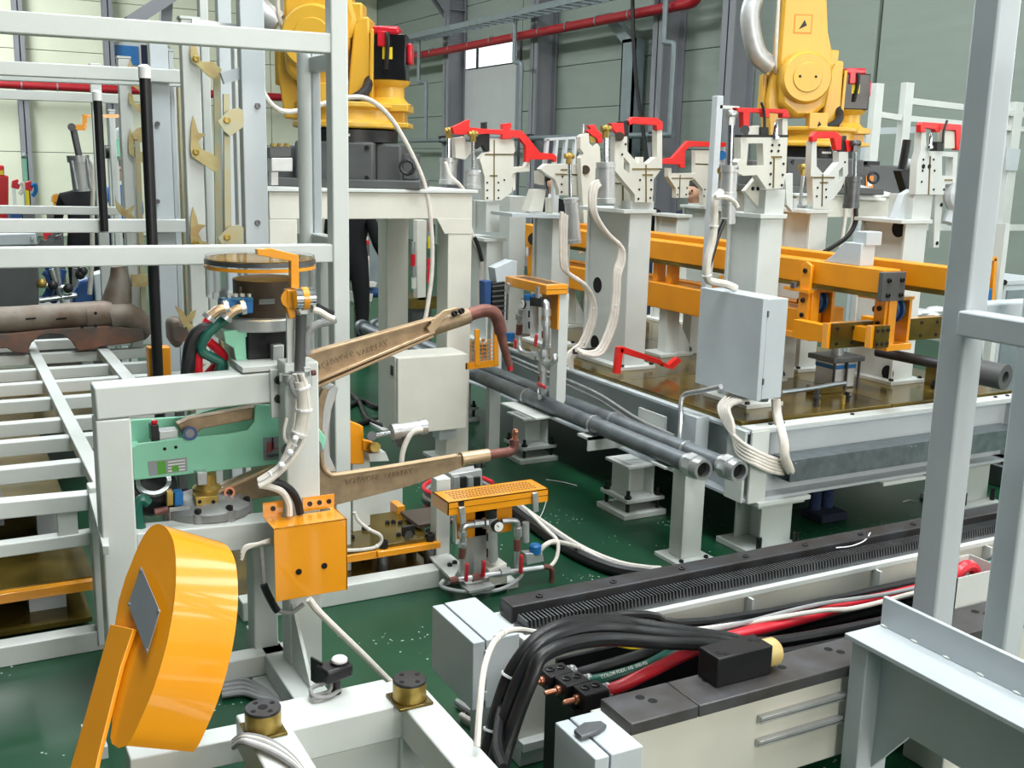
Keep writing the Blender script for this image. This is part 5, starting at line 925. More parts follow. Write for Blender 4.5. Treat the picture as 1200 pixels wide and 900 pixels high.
part('black_strip', MB().prism(tr([(869, 158), (924, 158), (924, 161), (869, 161)], Y-.03), (0, .05, 0)), 'black', u); head(u, [(877, 149), (890, 147), (891, 158), (877, 158)], Y-.02, nm='rest_block'); head(u, [(917, 139), (923, 139), (923, 159), (917, 159)], Y-.02, nm='arm_rest'); part('sensor', MB().prism(tr([(891, 149), (901, 149), (901, 160), (891, 160)], Y-.03), (0, .04, 0)), 'black', u, .003); part('sensor_lead', MB().tube(tr([(896, 149), (896, 138), (895, 128), (892, 120)], Y-.04), .007, 6), 'black', u); part('locating_pin', MB().lathe([(.022, 0), (.022, .015), (.014, .018), (.012, .06), (.002, .085)], ony(908, 163, Y-.03), Z, 14), 'chrome', u); part('pivot', MB().cyl(ony(873, 152, Y-.05), ony(873, 152, Y-.02), .022, n=14), 'steel', u)
cyln(u, Y-.05, ((857, 134), (855, 194)), ((855, 194), (853, 232)), .04, .013, 'zinc'); cyln(u, Y+.05, ((848, 200), (848, 206)), ((854, 232), (853, 262)), .036, .01, 'brass')
cbx = thing('control_box', 'pale grey control box fixed on the clamp column with the red portal arm', 'electrical box', (3.5, 4.05, .79))
X0 = 3.44
part('body', MB().bb(X0+.035, X0+.16, 3.885, 4.355, .795, 1.285), 'pale_grey', cbx, .003); part('door', MB().bb(X0, X0+.03, 3.88, 4.36, .79, 1.29), 'pale_grey', cbx, .003)
for z in (.87, 1.2): part('hinge', MB().cyl((X0+.033, 3.878, z), (X0+.033, 3.878, z+.03), .005, n=8), 'steel', cbx)
part('gland', MB().cyl((3.54, 3.95, .77), (3.54, 3.95, .795), .03, n=14), 'charcoal', cbx); part('gland', MB().cyl((3.54, 4.15, .77), (3.54, 4.15, .795), .025, n=14), 'charcoal', cbx); part('mount', MB().bb(X0+.15, X0+.22, 4.2, 4.34, .85, 1.2), 'pale_grey', cbx)
cable('cable_loom', tr([(846, 225), (838, 234), (837, 255), (835, 280), (829, 305), (829, 326), (838, 331), (850, 333), (862, 338)], 4.15), .02, 'cable_white', 'white cable loom dropping into the top of the grey control box', 'cable', ties=(.3, .6), n=10); cable('cable_loom', tr([(849, 258), (842, 275), (836, 295), (830, 315), (828, 330)], 4.2), .012, 'cable_black', 'black cable beside the white loom above the control box'); cable('ribbon_cable', tr([(838, 231), (850, 231), (860, 236), (864, 243)], 4.1), .012, 'cable_white', 'white hose wrapped around the cylinder of the red portal clamp', 'hose')
pp = thing('rack_post', 'slim pale blue grey post with short top arm behind the red portal clamp', 'post', ony(840, 300, 5.0)); _x = ony(843, 140, 5.0).x; part('post', MB().bb(_x-.022, _x+.022, 5.0, 5.05, ZT, ony(843, 112, 5.0).z), 'pale_grey', pp, .004); part('arm', MB().bb(_x, _x+.14, 5.0, 5.04, ony(843, 127, 5.0).z, ony(843, 123, 5.0).z), 'white', pp)
# --- F6 and F7: right hand row
Y = 4.86
u = thing('clamp_unit', 'white forked clamp unit with small red arm behind the orange beams', 'clamp', (ony(957, 440, Y).x, Y, ZT), 'clamp units on the fixture table')
column(u, 947, 967, 250, Y, .26, capw=.05)
h = head(u, [(952, 165), (957, 165), (957, 195), (965, 204), (971, 204), (983, 190), (983, 178), (994, 178), (994, 203), (985, 222), (975, 235), (970, 242), (953, 242), (952, 210), (950, 205)], Y-.02, .05, 'white', holes=[[(983, 200), (988, 195), (988, 207), (983, 213)]])
shim(h, 964, 204, 963, 242, Y-.02); shim(h, 951, 208, 978, 208, Y-.02); shim(h, 961, 214, 970, 214, Y-.02); dots(h, [(958, 220), (957, 230), (968, 222), (968, 231), (990, 190)], Y-.02)
redarm(u, [(952, 160), (956, 154), (980, 154), (987, 160), (986, 176), (980, 176), (977, 162), (958, 162), (957, 166), (952, 166)], Y-.03); redarm(u, [(991, 164), (1003, 165), (1003, 171), (998, 176), (993, 178)], Y-.03); part('black_pad', MB().prism(tr([(985, 161), (992, 159), (992, 176), (984, 177)], Y-.02), (0, .05, 0)), 'black', u)
cyln(u, Y-.04, ((1002, 168), (1001, 208)), ((1000, 207), (997, 244)), .046, .014, 'steel', 'steel'); cyln(u, Y+.2, ((942, 196), (937, 245)), ((937, 240), (936, 247)), .03, .011, 'brass')
part('side_bracket', MB().prism(tr([(930, 233), (934, 233), (934, 247), (950, 247), (950, 230), (953, 230), (953, 250), (930, 250)], Y+.1), (0, .03, 0)), 'pale_grey', u)
Y = 4.36
u = thing('clamp_unit', 'white clamp unit with red hook frame beside the black handle', 'clamp', (ony(1060, 445, Y).x, Y, ZT), 'clamp units on the fixture table')
a, b_, z1 = column(u, 1058, 1083, 262, Y, .34, capw=.06); p_ = onx(1053, 268, a+.011); part('lightening_hole', MB().cyl(p_, p_+V((.002, 0, 0)), .05, n=18), 'hole', u); p_ = onx(1040, 437, a+.011); part('lightening_hole', MB().cyl(p_, p_+V((.002, 0, 0)), .045, n=18), 'hole', u)
part('riser', MB().bb(a+.04, b_+.02, Y, Y+.18, z1+.02, ony(1080, 228, Y).z), 'white', u, .002)
h = head(u, [(1080, 154), (1085, 154), (1086, 177), (1123, 178), (1120, 215), (1108, 216), (1106, 228), (1073, 228), (1075, 190), (1079, 176)], Y-.02, .05, 'white', holes=[[(1104, 183), (1117, 184), (1116, 206), (1104, 206)]])
shim(h, 1090, 183, 1088, 228, Y-.02); shim(h, 1107, 211, 1116, 211, Y-.02); dots(h, [(1082, 187), (1081, 200), (1080, 213), (1094, 187), (1095, 200), (1094, 222), (1106, 222)], Y-.02); dots(h, [(1082, 195), (1089, 195)], Y-.02, .014)
redarm(u, [(1079, 146), (1082, 143), (1127, 146), (1126, 176), (1121, 176), (1120, 153), (1102, 152), (1102, 155), (1097, 155), (1096, 152), (1085, 150), (1085, 155), (1079, 155)], Y-.03)
head(u, [(1107, 153), (1119, 154), (1119, 174), (1107, 174)], Y-.02, nm='rest_block'); part('sensor', MB().prism(tr([(1098, 166), (1106, 166), (1106, 177), (1098, 177)], Y-.03), (0, .05, 0)), 'black', u, .002); part('sensor_lead', MB().tube(tr([(1105, 168), (1106, 155), (1110, 141)], Y-.05), .007, 6), 'black', u); part('locating_pin', MB().lathe([(.022, 0), (.022, .015), (.013, .02), (.012, .06), (.002, .085)], ony(1089, 174, Y-.03), Z, 14), 'chrome', u)
part('side_plate', MB().prism(tr([(1106, 222), (1100, 290), (1094, 290), (1096, 228)], Y+.02), (0, .04, 0)), 'white', u); dots(u, [(1103, 240), (1098, 285)], Y+.02, .012); part('wrapped_bundle', MB().tube(tr([(1117, 215), (1113, 230), (1118, 245), (1112, 262)], Y), .04, 8), 'plastic_bag', u); part('gusset', MB().prism(tr([(1060, 228), (1070, 222), (1070, 257), (1050, 257)], Y+.05), (0, .05, 0)), 'pale_grey', u)
hd = thing('hand_lever', 'black hand lever on a black link beside the clamp with the red hook frame', 'lever', ony(1062, 235, 4.7)); part('handle', MB().tube(tr([(1057, 198), (1060, 182), (1063, 164)], 4.65), .025, 10), 'black', hd); part('link', MB().prism(tr([(1055, 200), (1075, 198), (1073, 240), (1066, 236), (1058, 210)], 4.7), (0, .06, 0)), 'black', hd, .004); part('stub', MB().cyl(ony(1060, 191, 4.7), ony(1076, 193, 4.7), .028, n=12), 'pale_grey', hd)
# ------------------------------------------------------------------ orange shuttle beams on rollers
FARX = 4.4
def beamY(lab, xc, y0, y1, z0, z1, wd, capb=True):
    t = thing('shuttle_beam', lab, 'beam', (xc, (y0+y1)/2, z0))
    part('tube', MB().bb(xc-wd/2, xc+wd/2, y0, y1, z0, z1), 'amber', t, .005); part('wear_strip', MB().bb(xc-wd/2-.008, xc+wd/2+.008, y0, y1, z0-.022, z0), 'olive', t)
    return t
sb1 = beamY('orange shuttle beam with black bolted end plate', 4.21, 3.82, 7.4, 1.292, 1.415, .12)
ep = part('end_plate', MB().bb(4.12, 4.28, 3.79, 3.82, 1.26, 1.405), 'charcoal', sb1, .003)
for sx in (-.045, .045):
    for sz in (.03, .105): bolt(ep, (4.205+sx, 3.79, 1.26+sz), -Y1, .013, .012)
part('foot_bracket', MB().prism([(4.17, 4.0, 1.415), (4.17, 4.26, 1.415), (4.17, 4.2, 1.45), (4.17, 4.12, 1.53), (4.17, 4.0, 1.53)], (.1, 0, 0)), 'pale_grey', sb1, .003); part('foot_bracket', MB().bb(4.19, 4.3, 3.99, 4.07, 1.52, 1.59), 'pale_grey', sb1, .003)
sb2 = beamY('plain ended orange shuttle beam parallel to the one with black end plate', FARX, 3.45, 7.4, 1.327, 1.443, .1)
lb = thing('shuttle_track', 'deep orange base beam with uprights carrying the shuttle rollers', 'beam', (4.2, 5.5, ZT))
zl0, zl1 = onx(765, 357, 4.2).z, onx(765, 328, 4.2).z
part('tube', MB().bb(4.13, 4.28, 4.35, 7.4, zl0, zl1), 'amber', lb, .005); part('tube', MB().bb(FARX-.05, FARX+.05, 4.35, 7.4, zl0, zl1), 'amber', lb, .005)
for y in (5.75, 5.6, 7.0): part('upright', MB().bb(4.17, 4.24, y, y+.05, zl1, 1.27), 'amber', lb, .003)
for y in (4.7, 5.6, 6.9):
    part('foot_post', MB().bb(4.16, 4.26, y, y+.09, ZT+.02, zl0), 'white', lb, .003); part('foot_plate', MB().bb(4.08, 4.34, y-.06, y+.15, ZT, ZT+.02), 'white', lb, .002); part('foot_gusset', MB().prism([(4.26, y, ZT+.02), (4.38, y, ZT+.02), (4.26, y, ZT+.22)], (0, .02, 0)), 'white', lb)
    part('foot_post', MB().bb(FARX-.045, FARX+.045, y, y+.09, ZT, zl0), 'white', lb, .003)
def roller(lab, xc, y):
    t = thing('roller_bracket', lab, 'roller', (xc, y, 1.0), 'roller brackets of the shuttle')
    for dx in (-.05,):
        p_ = part('plate', MB().prism([(xc-.12, y-.02, 1.0), (xc-.12, y+.05, 1.0), (xc-.12, y+.05, 1.39), (xc-.12, y+.01, 1.41), (xc-.12, y-.03, 1.39)], (.02, 0, 0)), 'orange', t, .003)
        for z in (1.04, 1.12, 1.2, 1.36): bolt(p_, (xc-.12, y+.012, z), -X1, .014, .01)
    part('rib', MB().bb(xc-.1, xc-.045, y-.035, y-.015, 1.0, 1.26), 'orange', t, .003); part('rib', MB().bb(xc+.05, xc+.07, y-.03, y+.15, 1.02, 1.26), 'orange', t, .003); part('shelf', MB().bb(xc-.14, xc+.07, y-.04, y+.15, 1.245, 1.262), 'orange', t)
    part('wheel', MB().lathe([(.06, 0), (.075, .006), (.075, .02), (.058, .024), (.058, .046), (.075, .05), (.075, .064), (.06, .07)], (xc-.03, y+.055, 1.19), X1, 24), 'blue_roller', t); part('axle', MB().cyl((xc-.11, y+.055, 1.19), (xc+.07, y+.055, 1.19), .018, n=10), 'black', t)
    part('base', MB().bb(xc-.12, xc+.06, y-.06, y+.17, .985, 1.02), 'orange', t, .003); part('guide_wheel', MB().cyl((xc-.13, y+.08, 1.262), (xc-.13, y+.08, 1.292), .02, n=12), 'steel', t)
    return t
for xc, y, lab in ((4.24, 4.32, 'orange roller bracket with blue wheel behind the control box'), (4.24, 4.88, 'orange roller bracket with blue wheel under the end plated beam, behind the first bracket'), (FARX, 3.93, 'orange roller bracket with blue wheel between the two beam ends')): roller(lab, xc, y)
def oplate(lab, px0, px1, yt, yb, Y, side=.1):
    t = thing('stop_plate', lab, 'plate', ony((px0+px1)/2, yb, Y)); a, b_ = ony(px0, (yt+yb)/2, Y).x, ony(px1, (yt+yb)/2, Y).x; z0, z1 = ony((px0+px1)/2, yb, Y).z, ony((px0+px1)/2, yt, Y).z
    part('orange_back', MB().bb(a-.02, b_+.012, Y+.012, Y+.05, z0, z1), 'orange', t, .002); pl_ = part('olive_face', MB().bb(a, b_, Y, Y+.012, z0, z1), 'olive', t)
    for fx in (.12, .5, .88):
        for fz_ in (.2, .8): bolt(pl_, (a+(b_-a)*fx, Y, z0+(z1-z0)*fz_), -Y1, .01, .006)
    part('back_arm', MB().bb(a+.01, a+.07, Y+.05, Y+.3, z0+.02, z1-.02), 'amber', t)
    return t
oplate('olive faced orange stop plate above the blue banded lift cylinder', 975, 1022, 378, 407, 3.98); oplate('olive faced orange stop plate beside the crumpled white sheet', 1055, 1103, 373, 398, 4.15); oplate('narrow olive orange stop plate between the two wide ones', 1026, 1042, 382, 408, 3.82)
lc = thing('lift_cylinder', 'grey lift cylinder with blue band and steel stem on the olive block', 'air cylinder', onz(985, 452, ZT))
_q = onz(982, 440, .74); 
part('body', MB().bb(_q.x-.085, _q.x+.085, _q.y-.05, _q.y+.1, .675, .83), 'alu', lc, .01); part('blue_band', MB().bb(_q.x-.087, _q.x+.087, _q.y-.052, _q.y+.102, .785, .815), 'blue', lc, .008); part('flange', MB().bb(_q.x-.12, _q.x+.12, _q.y-.08, _q.y+.13, .83, .86), 'steel', lc, .004); part('stem', MB().lathe([(.035, 0), (.035, .05), (.04, .052), (.04, .08), (.03, .085), (.03, .14)], (_q.x, _q.y+.02, .86), Z, 18), 'zinc', lc)
for sx in (-.095, 0, .095): part('tie_rod', MB().cyl((_q.x+sx, _q.y-.062, .675), (_q.x+sx, _q.y-.062, .83), .008, n=8), 'dark_steel', lc)
shf = thing('drive_shaft', 'dark steel drive shaft with a big hollow coupling on its end', 'shaft', (4.6, 4.0, .9))
s0, s1 = ony(1028, 412, 4.35), ony(1172, 441, 3.62)
part('shaft', MB().cyl(s0, s1, .03, n=16), 'dark_steel', shf); dd = (s1-s0).normalized(); part('coupling', MB().pipe(s1-dd*.13, s1+dd*.03, .068, .032, 24), 'charcoal', shf, label='charcoal hollow coupling'); part('bore', MB().cyl(s1-dd*.1, s1-dd*.02, .033, n=18), 'hole', shf)
part('bearing_post', MB().bb(s0.x+.3, s0.x+.36, s0.y-.2, s0.y-.1, ZT, s0.z-.05), 'olive', shf)
for i, (x, y) in enumerate(((1040, 372), (1048, 378), (1036, 380))): pass
tw = thing('crumpled_sheet', 'crumpled white plastic sheet lying behind the orange stop plates', 'sheet', (4.75, 4.5, 1.05))
b = MB(); rnd = random.Random(3)
for i in range(6): b.ball(ony(1062+i*7, 367+rnd.uniform(-4, 4), 4.55), .06, 8, (1.4, 1, .45))
part('sheet', b, 'plastic_bag', tw, kind='stuff'); part('shelf', MB().bb(4.66, 5.2, 4.48, 4.62, ony(1080, 376, 4.55).z-.03, ony(1080, 376, 4.55).z-.01), 'pale_grey', tw); part('shelf_leg', MB().bb(5.1, 5.16, 4.5, 4.56, ZT, ony(1080, 376, 4.55).z-.03), 'pale_grey', tw)
jk = thing('floor_jack', 'dark blue hydraulic jack standing on the floor under the fixture table', 'jack', onz(966, 612, 0))
_q = onz(963, 606, 0)
for sx in (-.04, .05): part('ram', MB().lathe([(.05, 0), (.05, .03), (.032, .04), (.032, .2), (.022, .21), (.022, .27)], _q+V((sx, .02, 0)), Z, 16), 'jeans', jk)
part('shoe', MB().box(_q+V((0, -.02, .025)), (.2, .16, .05)), 'navy', jk, .01)
# ================================================================== air preparation sets
def airset(lab, P, gb, grow, knob, s=1.0):
    """P(x, y, d): photo point on the set's own plane, d metres towards the viewer."""
    t = thing('air_service_set', lab, 'air unit', P(*gb, 0), None); return t
def pipe_(par, P, pts, r, m='zinc', nm='pipe', d=0): return part(nm, MB().tube([P(x, y, d) for x, y in pts], r, 10, 3), m, par)
def fitt(par, P, a, b_, r, m='zinc', nm='fitting', d=0): return part(nm, MB().cyl(P(*a, d), P(*b_, d), r, n=8), m, par)
def gauge(par, P, c, r, d, N):
    q = P(*c, d); g = part('pressure_gauge', MB().cyl(q-N*.03, q, r, n=20), 'black', par); part('dial', MB().cyl(q-N*.001, q+N*.002, r*.85, n=20), 'gauge_white', g); q = q+N*.003
    part('needle', MB().bar(q+V((-r*.4, 0, r*.4)) if abs(N.y) > .5 else q+V((0, r*.4, r*.4)), q, .0015, .003), 'black', g)
def valve(par, P, a, b_, d): part('red_handle', MB().bar(P(*a, d), P(*b_, d), .022, .012, V((1, 0, 0))), 'red_gloss', par, .003, 'red ball valve lever')
# near set
PA1 = lambda x, y, d=0: ony(x, y, 4.02-d)
t = thing('air_service_set', 'air service set under an orange perforated guard, beside the toothed track', 'air unit', onz(585, 700, 0))
z1 = ony(583, 581, 4.0).z; z0 = ony(583, 596, 4.0).z; xa_, xb_ = ony(525, 596, 4.0).x, ony(643, 581, 4.0).x
gd = part('guard', MB().bb(xa_, xb_, 4.0, 4.004, z0, z1).bb(xa_, xb_, 4.16, 4.164, z0, z1).bb(xa_, xa_+.004, 4.0, 4.16, z0, z1).bb(xb_-.004, xb_, 4.0, 4.16, z0, z1).bb(xa_, xb_, 4.0, 4.164, z1-.004, z1), 'orange', t)
part('fold_line', MB().bb(xa_, xb_, 3.9985, 4.0, (z0+z1)/2-.001, (z0+z1)/2+.001), 'olive', gd)
pf = MB(); nx_ = 26
for i in range(nx_):
    for j in range(5): 
        cx = xa_+.05+(xb_-xa_-.1)*i/(nx_-1)+(.004 if j % 2 else 0); cy = 4.04+.022*j; pf.cyl((cx, cy, z1), (cx, cy, z1+.0008), .0058, n=6)
part('perforation', pf, 'brown_body', gd, kind='stuff')
part('label', MB().prism(tr([(537, 588), (544, 587), (544, 593), (537, 593)], 3.999), (0, .001, 0)), 'black', gd)
for a, b_ in (((541, 594), (543, 614)), ((627, 577), (628, 600))): part('latch', MB().bar(PA1(*a, .03), PA1(*b_, .035), .028, .01, Y1), 'zinc', t, .003)
part('back_plate', MB().prism(tr([(535, 602), (600, 594), (600, 622), (536, 632)], 4.08), (0, .006, 0)), 'amber', t); part('column', MB().bb(ony(553, 650, 4.1).x, ony(573, 650, 4.1).x, 4.08, 4.16, .03, z0), 'alu', t, .003)
part('base_block', MB().prism(tr([(573, 668), (594, 660), (595, 700), (575, 703)], 4.0), (0, .12, 0)), 'ivory', t, .003); part('base_plate', MB().prism(trz([(540, 686), (572, 680), (580, 686), (550, 693)], .06), (0, 0, -.01)), 'alu', t)
part('base_frame', MB().bb(ony(553, 690, 4.05).x-.02, ony(590, 690, 4.05).x+.05, 4.0, 4.14, 0, .03), 'white', t)
rg_ = part('regulator', MB().cyl(PA1(576, 606), PA1(577, 655), .026, n=16).cyl(PA1(577, 655), PA1(577, 659), .026, .014, 16), 'alu', t); part('cap', MB().cyl(PA1(575, 597), PA1(575, 606), .028, n=16), 'black', rg_); part('slot', MB().bar(PA1(571, 625, .026), PA1(571, 634, .026), .006, .006), 'black', rg_); part('slot', MB().bar(PA1(571, 643, .026), PA1(571, 653, .026), .006, .006), 'black', rg_)
gauge(t, PA1, (584.5, 617.5), .026, .05, -Y1)
pipe_(t, PA1, [(564, 614), (550, 615), (543, 618), (542, 630), (542, 680)], .014); pipe_(t, PA1, [(588, 611), (600, 610), (606, 612), (607, 622), (606, 640), (605, 668)], .013)
for a, b_, r in (((542, 622), (542, 628), .02), ((542, 636), (542, 640), .019), ((542, 668), (542, 676), .019), ((555, 614), (566, 613), .018), ((607, 618), (607, 628), .02), ((567, 613), (570, 613), .026)): fitt(t, PA1, a, b_, r)
for a, b_, r in (((542, 642), (541, 654), .016), ((606, 632), (606, 645), .018)): fitt(t, PA1, a, b_, r, 'copper')
pipe_(t, PA1, [(526, 681), (545, 678), (570, 674), (600, 670), (636, 665)], .013, 'zinc', 'manifold', .03); fitt(t, PA1, (526, 681), (536, 679), .017, 'copper', 'brass_fitting', .03); fitt(t, PA1, (586, 671), (597, 669), .021, 'zinc', 'union', .03); fitt(t, PA1, (553, 677), (566, 674), .019, 'copper', 'brass_fitting', .03)
for a, b_ in (((547, 660), (546, 681)), ((567, 657), (566, 676)), ((611, 650), (610, 672))): valve(t, PA1, a, b_, .06)
part('blue_knob', MB().lathe([(.022, 0), (.028, .006), (.028, .04), (.02, .048)], PA1(627, 649), Z, 16), 'blue', t); part('valve_body', MB().prism(tr([(616, 649), (636, 648), (638, 658), (618, 662)], 4.0), (0, .05, 0)), 'alu', t, .003); part('silencer', MB().cyl(PA1(616, 612), PA1(616, 635), .017, n=12), 'alu', t); pipe_(t, PA1, [(636, 664), (644, 665), (647, 670), (646, 686)], .013, 'copper', 'elbow', .03); fitt(t, PA1, (646, 680), (646, 688), .016, 'brass')
cable('air_hose', [PA1(616, 665, .02), PA1(606, 680, .04), PA1(585, 691, .06), PA1(555, 694, .06), PA1(528, 691, .06), PA1(516, 686, .05), PA1(520, 680, .04)], .009, 'cable_grey', 'grey hose looping low around the foot of the perforated guard air set', 'hose'); cable('air_hose', [PA1(632, 646, .0), PA1(640, 638, 0), PA1(652, 635, -.05), onz(680, 642, .05), onz(705, 656, .02), onz(740, 664, .02), onz(775, 666, .02)], .012, 'cable_white', 'cream hose running from the blue knob across the green floor', 'hose', ties=(.5,)); cable('air_hose', [PA1(640, 668, .02), PA1(650, 658, 0), PA1(654, 645, -.02), PA1(652, 632, -.05), PA1(640, 620, -.15), PA1(620, 600, -.3)], .009, 'cable_white', 'cream hose looping up beside the brass elbow', 'hose')
for i, lab in enumerate(('thick black cable running diagonally over the floor behind the air set', 'grey cable beside the thick black floor cable', 'cream cable tied along the thick black floor cable')): cable('floor_cable', [onz(x+(i-1)*3, y-(i-1)*4, .03) for x, y in ((598, 588), (612, 600), (640, 620), (670, 640), (700, 655), (730, 665), (765, 670))], (.03, .014, .012)[i], ('cable_black', 'cable_grey', 'cable_white')[i], lab)
b5 = thing('valve_island', 'small grey valve island standing behind the orange perforated guard', 'valve block', onz(545, 600, 0)); part('stack', MB().prism(tr([(529, 556), (565, 550), (566, 570), (530, 578)], 4.6), (0, .08, 0)), 'alu', b5, .004)
for i in range(4): part('solenoid', MB().prism(tr([(533+8*i, 560), (539+8*i, 559), (539+8*i, 571), (533+8*i, 572)], 4.58), (0, .03, 0)), 'black' if i % 2 else 'zinc', b5)
part('stand', MB().bb(ony(535, 580, 4.62).x, ony(560, 580, 4.62).x, 4.62, 4.66, 0, ony(545, 574, 4.6).z), 'white', b5)
# far set on the water pipes
XB = 2.93
PB1 = lambda x, y, d=0: onx(x, y, XB-d)
t = thing('air_service_set', 'air service set under an orange guard above the grey water pipes', 'air unit', onx(625, 462, 3.0))
g0, g1 = onx(592, 327, XB), onx(640, 340, XB); yy0, yy1 = g1.y, g0.y; z0, z1 = onx(640, 346, XB).z, onx(640, 334, XB).z
part('guard', MB().bb(XB, XB+.14, yy0, yy1, z0, z1), 'orange', t, .004); part('fold_line', MB().bb(XB-.001, XB+.141, yy0-.001, yy0, (z0+z1)/2-.001, (z0+z1)/2+.002), 'olive', t)
pf = MB()
for i in range(16): pf.bb(XB+.03, XB+.11, yy0+.05+i*(yy1-yy0-.1)/16, yy0+.05+i*(yy1-yy0-.1)/16+.012, z1, z1+.001)
part('perforation', pf, 'brown_body', t, kind='stuff'); part('back_plate', MB().bb(XB+.09, XB+.1, yy0+.02, yy0+.2, z0-.2, z0), 'amber', t); part('post', MB().bb(XB+.1, XB+.16, yy0+.02, yy0+.1, .495, z0), 'white', t)
for a, b_ in (((596, 332), (594, 343)), ((630, 336), (630, 350))): part('latch', MB().bar(PB1(*a, .02), PB1(*b_, .02), .01, .03), 'zinc', t)
rg_ = part('regulator', MB().cyl(PB1(622, 352), PB1(622, 390), .045, n=16), 'alu', t); part('slot', MB().bar(PB1(620, 364, .046), PB1(620, 372, .046), .006, .01), 'black', rg_); part('slot', MB().bar(PB1(620, 377, .046), PB1(620, 385, .046), .006, .01), 'black', rg_); part('cap', MB().cyl(PB1(622, 345), PB1(622, 352), .04, n=14), 'blue', rg_); part('top_block', MB().prism(trx([(621, 348), (634, 350), (634, 360), (621, 358)], XB-.03), (.06, 0, 0)), 'black', rg_)
gauge(t, PB1, (612, 356), .03, .05, -X1)
pipe_(t, PB1, [(632, 354), (638, 354), (640, 360), (640, 400), (637, 412), (636, 450), (635, 462)], .02); pipe_(t, PB1, [(611, 362), (609, 378), (608, 400), (612, 412), (625, 417), (640, 422)], .018)
for a, b_, r in (((640, 362), (640, 370), .028), ((640, 376), (640, 382), .026), ((610, 368), (609, 374), .028), ((624, 416), (630, 418), .027), ((636, 426), (636, 434), .03), ((637, 410), (637, 418), .028)): fitt(t, PB1, a, b_, r)
pipe_(t, PB1, [(636, 424), (644, 426), (650, 422), (649, 416)], .02, nm='elbow')
for a, b_, r in (((609, 380), (608, 392), .02), ((639, 388), (639, 396), .022), ((635, 440), (635, 446), .024)): fitt(t, PB1, a, b_, r, 'copper')
for a, b_ in (((629, 392), (627, 406)), ((604, 398), (603, 408)), ((630, 450), (639, 454))): valve(t, PB1, a, b_, .05)
part('blue_knob', MB().cyl(PB1(598, 390), PB1(598, 400), .026, n=12), 'blue', t); part('ground_plate', MB().bb(XB-.06, XB+.2, onx(640, 452, XB).y-.0, onx(598, 452, XB).y, .492, .5), 'white', t)
part('saddle', MB().cyl(PB1(635, 458), V((3.0, onx(635, 462, 3.0).y, .56)), .024, n=12), 'zinc', t)
vb = thing('terminal_rack', 'black and blue ribbed terminal rack beside the pedestal leg', 'terminal block', onx(580, 372, 2.98))
part('black_block', MB().prism(tr([(577, 332), (592, 330), (591, 372), (577, 374)], 6.0), (0, .08, 0)), 'black', vb, .004); part('blue_block', MB().prism(tr([(568, 330), (576, 329), (575, 362), (568, 364)], 6.0), (0, .08, 0)), 'blue_roller', vb, .003); part('white_head', MB().prism(tr([(580, 314), (600, 305), (606, 306), (606, 330), (582, 332)], 6.02), (0, .1, 0)), 'pale_grey', vb, .004); part('stand', MB().bb(ony(580, 400, 6.05).x-.03, ony(580, 400, 6.05).x+.05, 6.05, 6.1, 0, ony(580, 372, 6.0).z), 'white', vb); part('chain', MB().bar(ony(595, 340, 5.95), ony(594, 375, 5.95), .012, .01), 'steel', vb)
for i in range(6): part('rib', MB().prism(tr([(577, 335+6*i), (592, 333.5+6*i), (592, 335+6*i), (577, 336.5+6*i)], 5.99), (0, .012, 0)), 'charcoal', vb)
bk_ = thing('mesh_basket', 'orange wire mesh basket hung beside the pedestal leg', 'basket', ony(566, 430, 5.75))
YB_ = 5.75
part('rim', MB().bar(ony(549, 429, YB_), ony(584, 425, YB_), .012, .04), 'amber', bk_)
for x in (559, 581): part('stile', MB().bar(ony(x, 386, YB_), ony(x, 428, YB_), .02, .03, X1), 'orange', bk_, .002)
ms = MB()
for i in range(7): ms.bar(ony(552+4.5*i, 400, YB_+.05), ony(552+4.5*i, 424, YB_+.05), .004, .004, X1)
for i in range(6): ms.bar(ony(550, 400+4.5*i, YB_+.05), ony(582, 397+4.5*i, YB_+.05), .004, .004)
part('mesh', ms, 'amber', bk_, kind='stuff'); part('hanger', MB().bb(ony(549, 429, YB_).x-.02, ony(549, 429, YB_).x+.01, YB_, 6.0, ony(549, 429, YB_).z-.02, ony(549, 429, YB_).z+.02), 'amber', bk_)
# ================================================================== robots on pedestals
p1 = thing('robot_pedestal', 'white steel portal pedestal carrying the large yellow robot', 'pedestal', (2.3, 6.4, 0), 'robot pedestals')
xl, xr = 1.66, 2.93; zc = 1.72
part('top_plate', MB().bb(xl-.03, xr+.03, 5.98, 7.12, zc-.02, zc), 'white', p1, .004); part('front_beam', MB().bb(xl, xr, 6.0, 6.17, 1.545, zc-.02), 'ivory', p1, .005); part('rear_beam', MB().bb(xl, xr, 6.95, 7.1, 1.545, zc-.02), 'white', p1, .005); part('side_beam', MB().bb(xr-.16, xr, 6.17, 6.95, 1.545, zc-.02), 'white', p1, .005); part('side_beam', MB().bb(xl, xl+.16, 6.17, 6.95, 1.545, zc-.02), 'white', p1, .005)
for x, y in ((xr-.16, 6.0), (xr-.2, 6.92), (xl, 6.0), (xl, 6.92)):
    part('leg', MB().bb(x, x+.16, y, y+.17, .02, 1.545), 'ivory', p1, .005); part('foot_plate', MB().bb(x-.06, x+.22, y-.06, y+.23, 0, .02), 'white', p1)
part('knee_plate', MB().prism(tr([(512, 256), (553, 256), (552, 274), (521, 274)], 5.995), (0, .01, 0)), 'ivory', p1, .002)
bx1 = thing('control_box', 'pale grey control box hung low on the pedestal leg', 'electrical box', ony(503, 512, 5.9))
a, b_ = ony(466, 460, 5.75).x, ony(548, 460, 5.75).x; z0, z1 = ony(508, 506, 5.75).z, ony(508, 417, 5.75).z
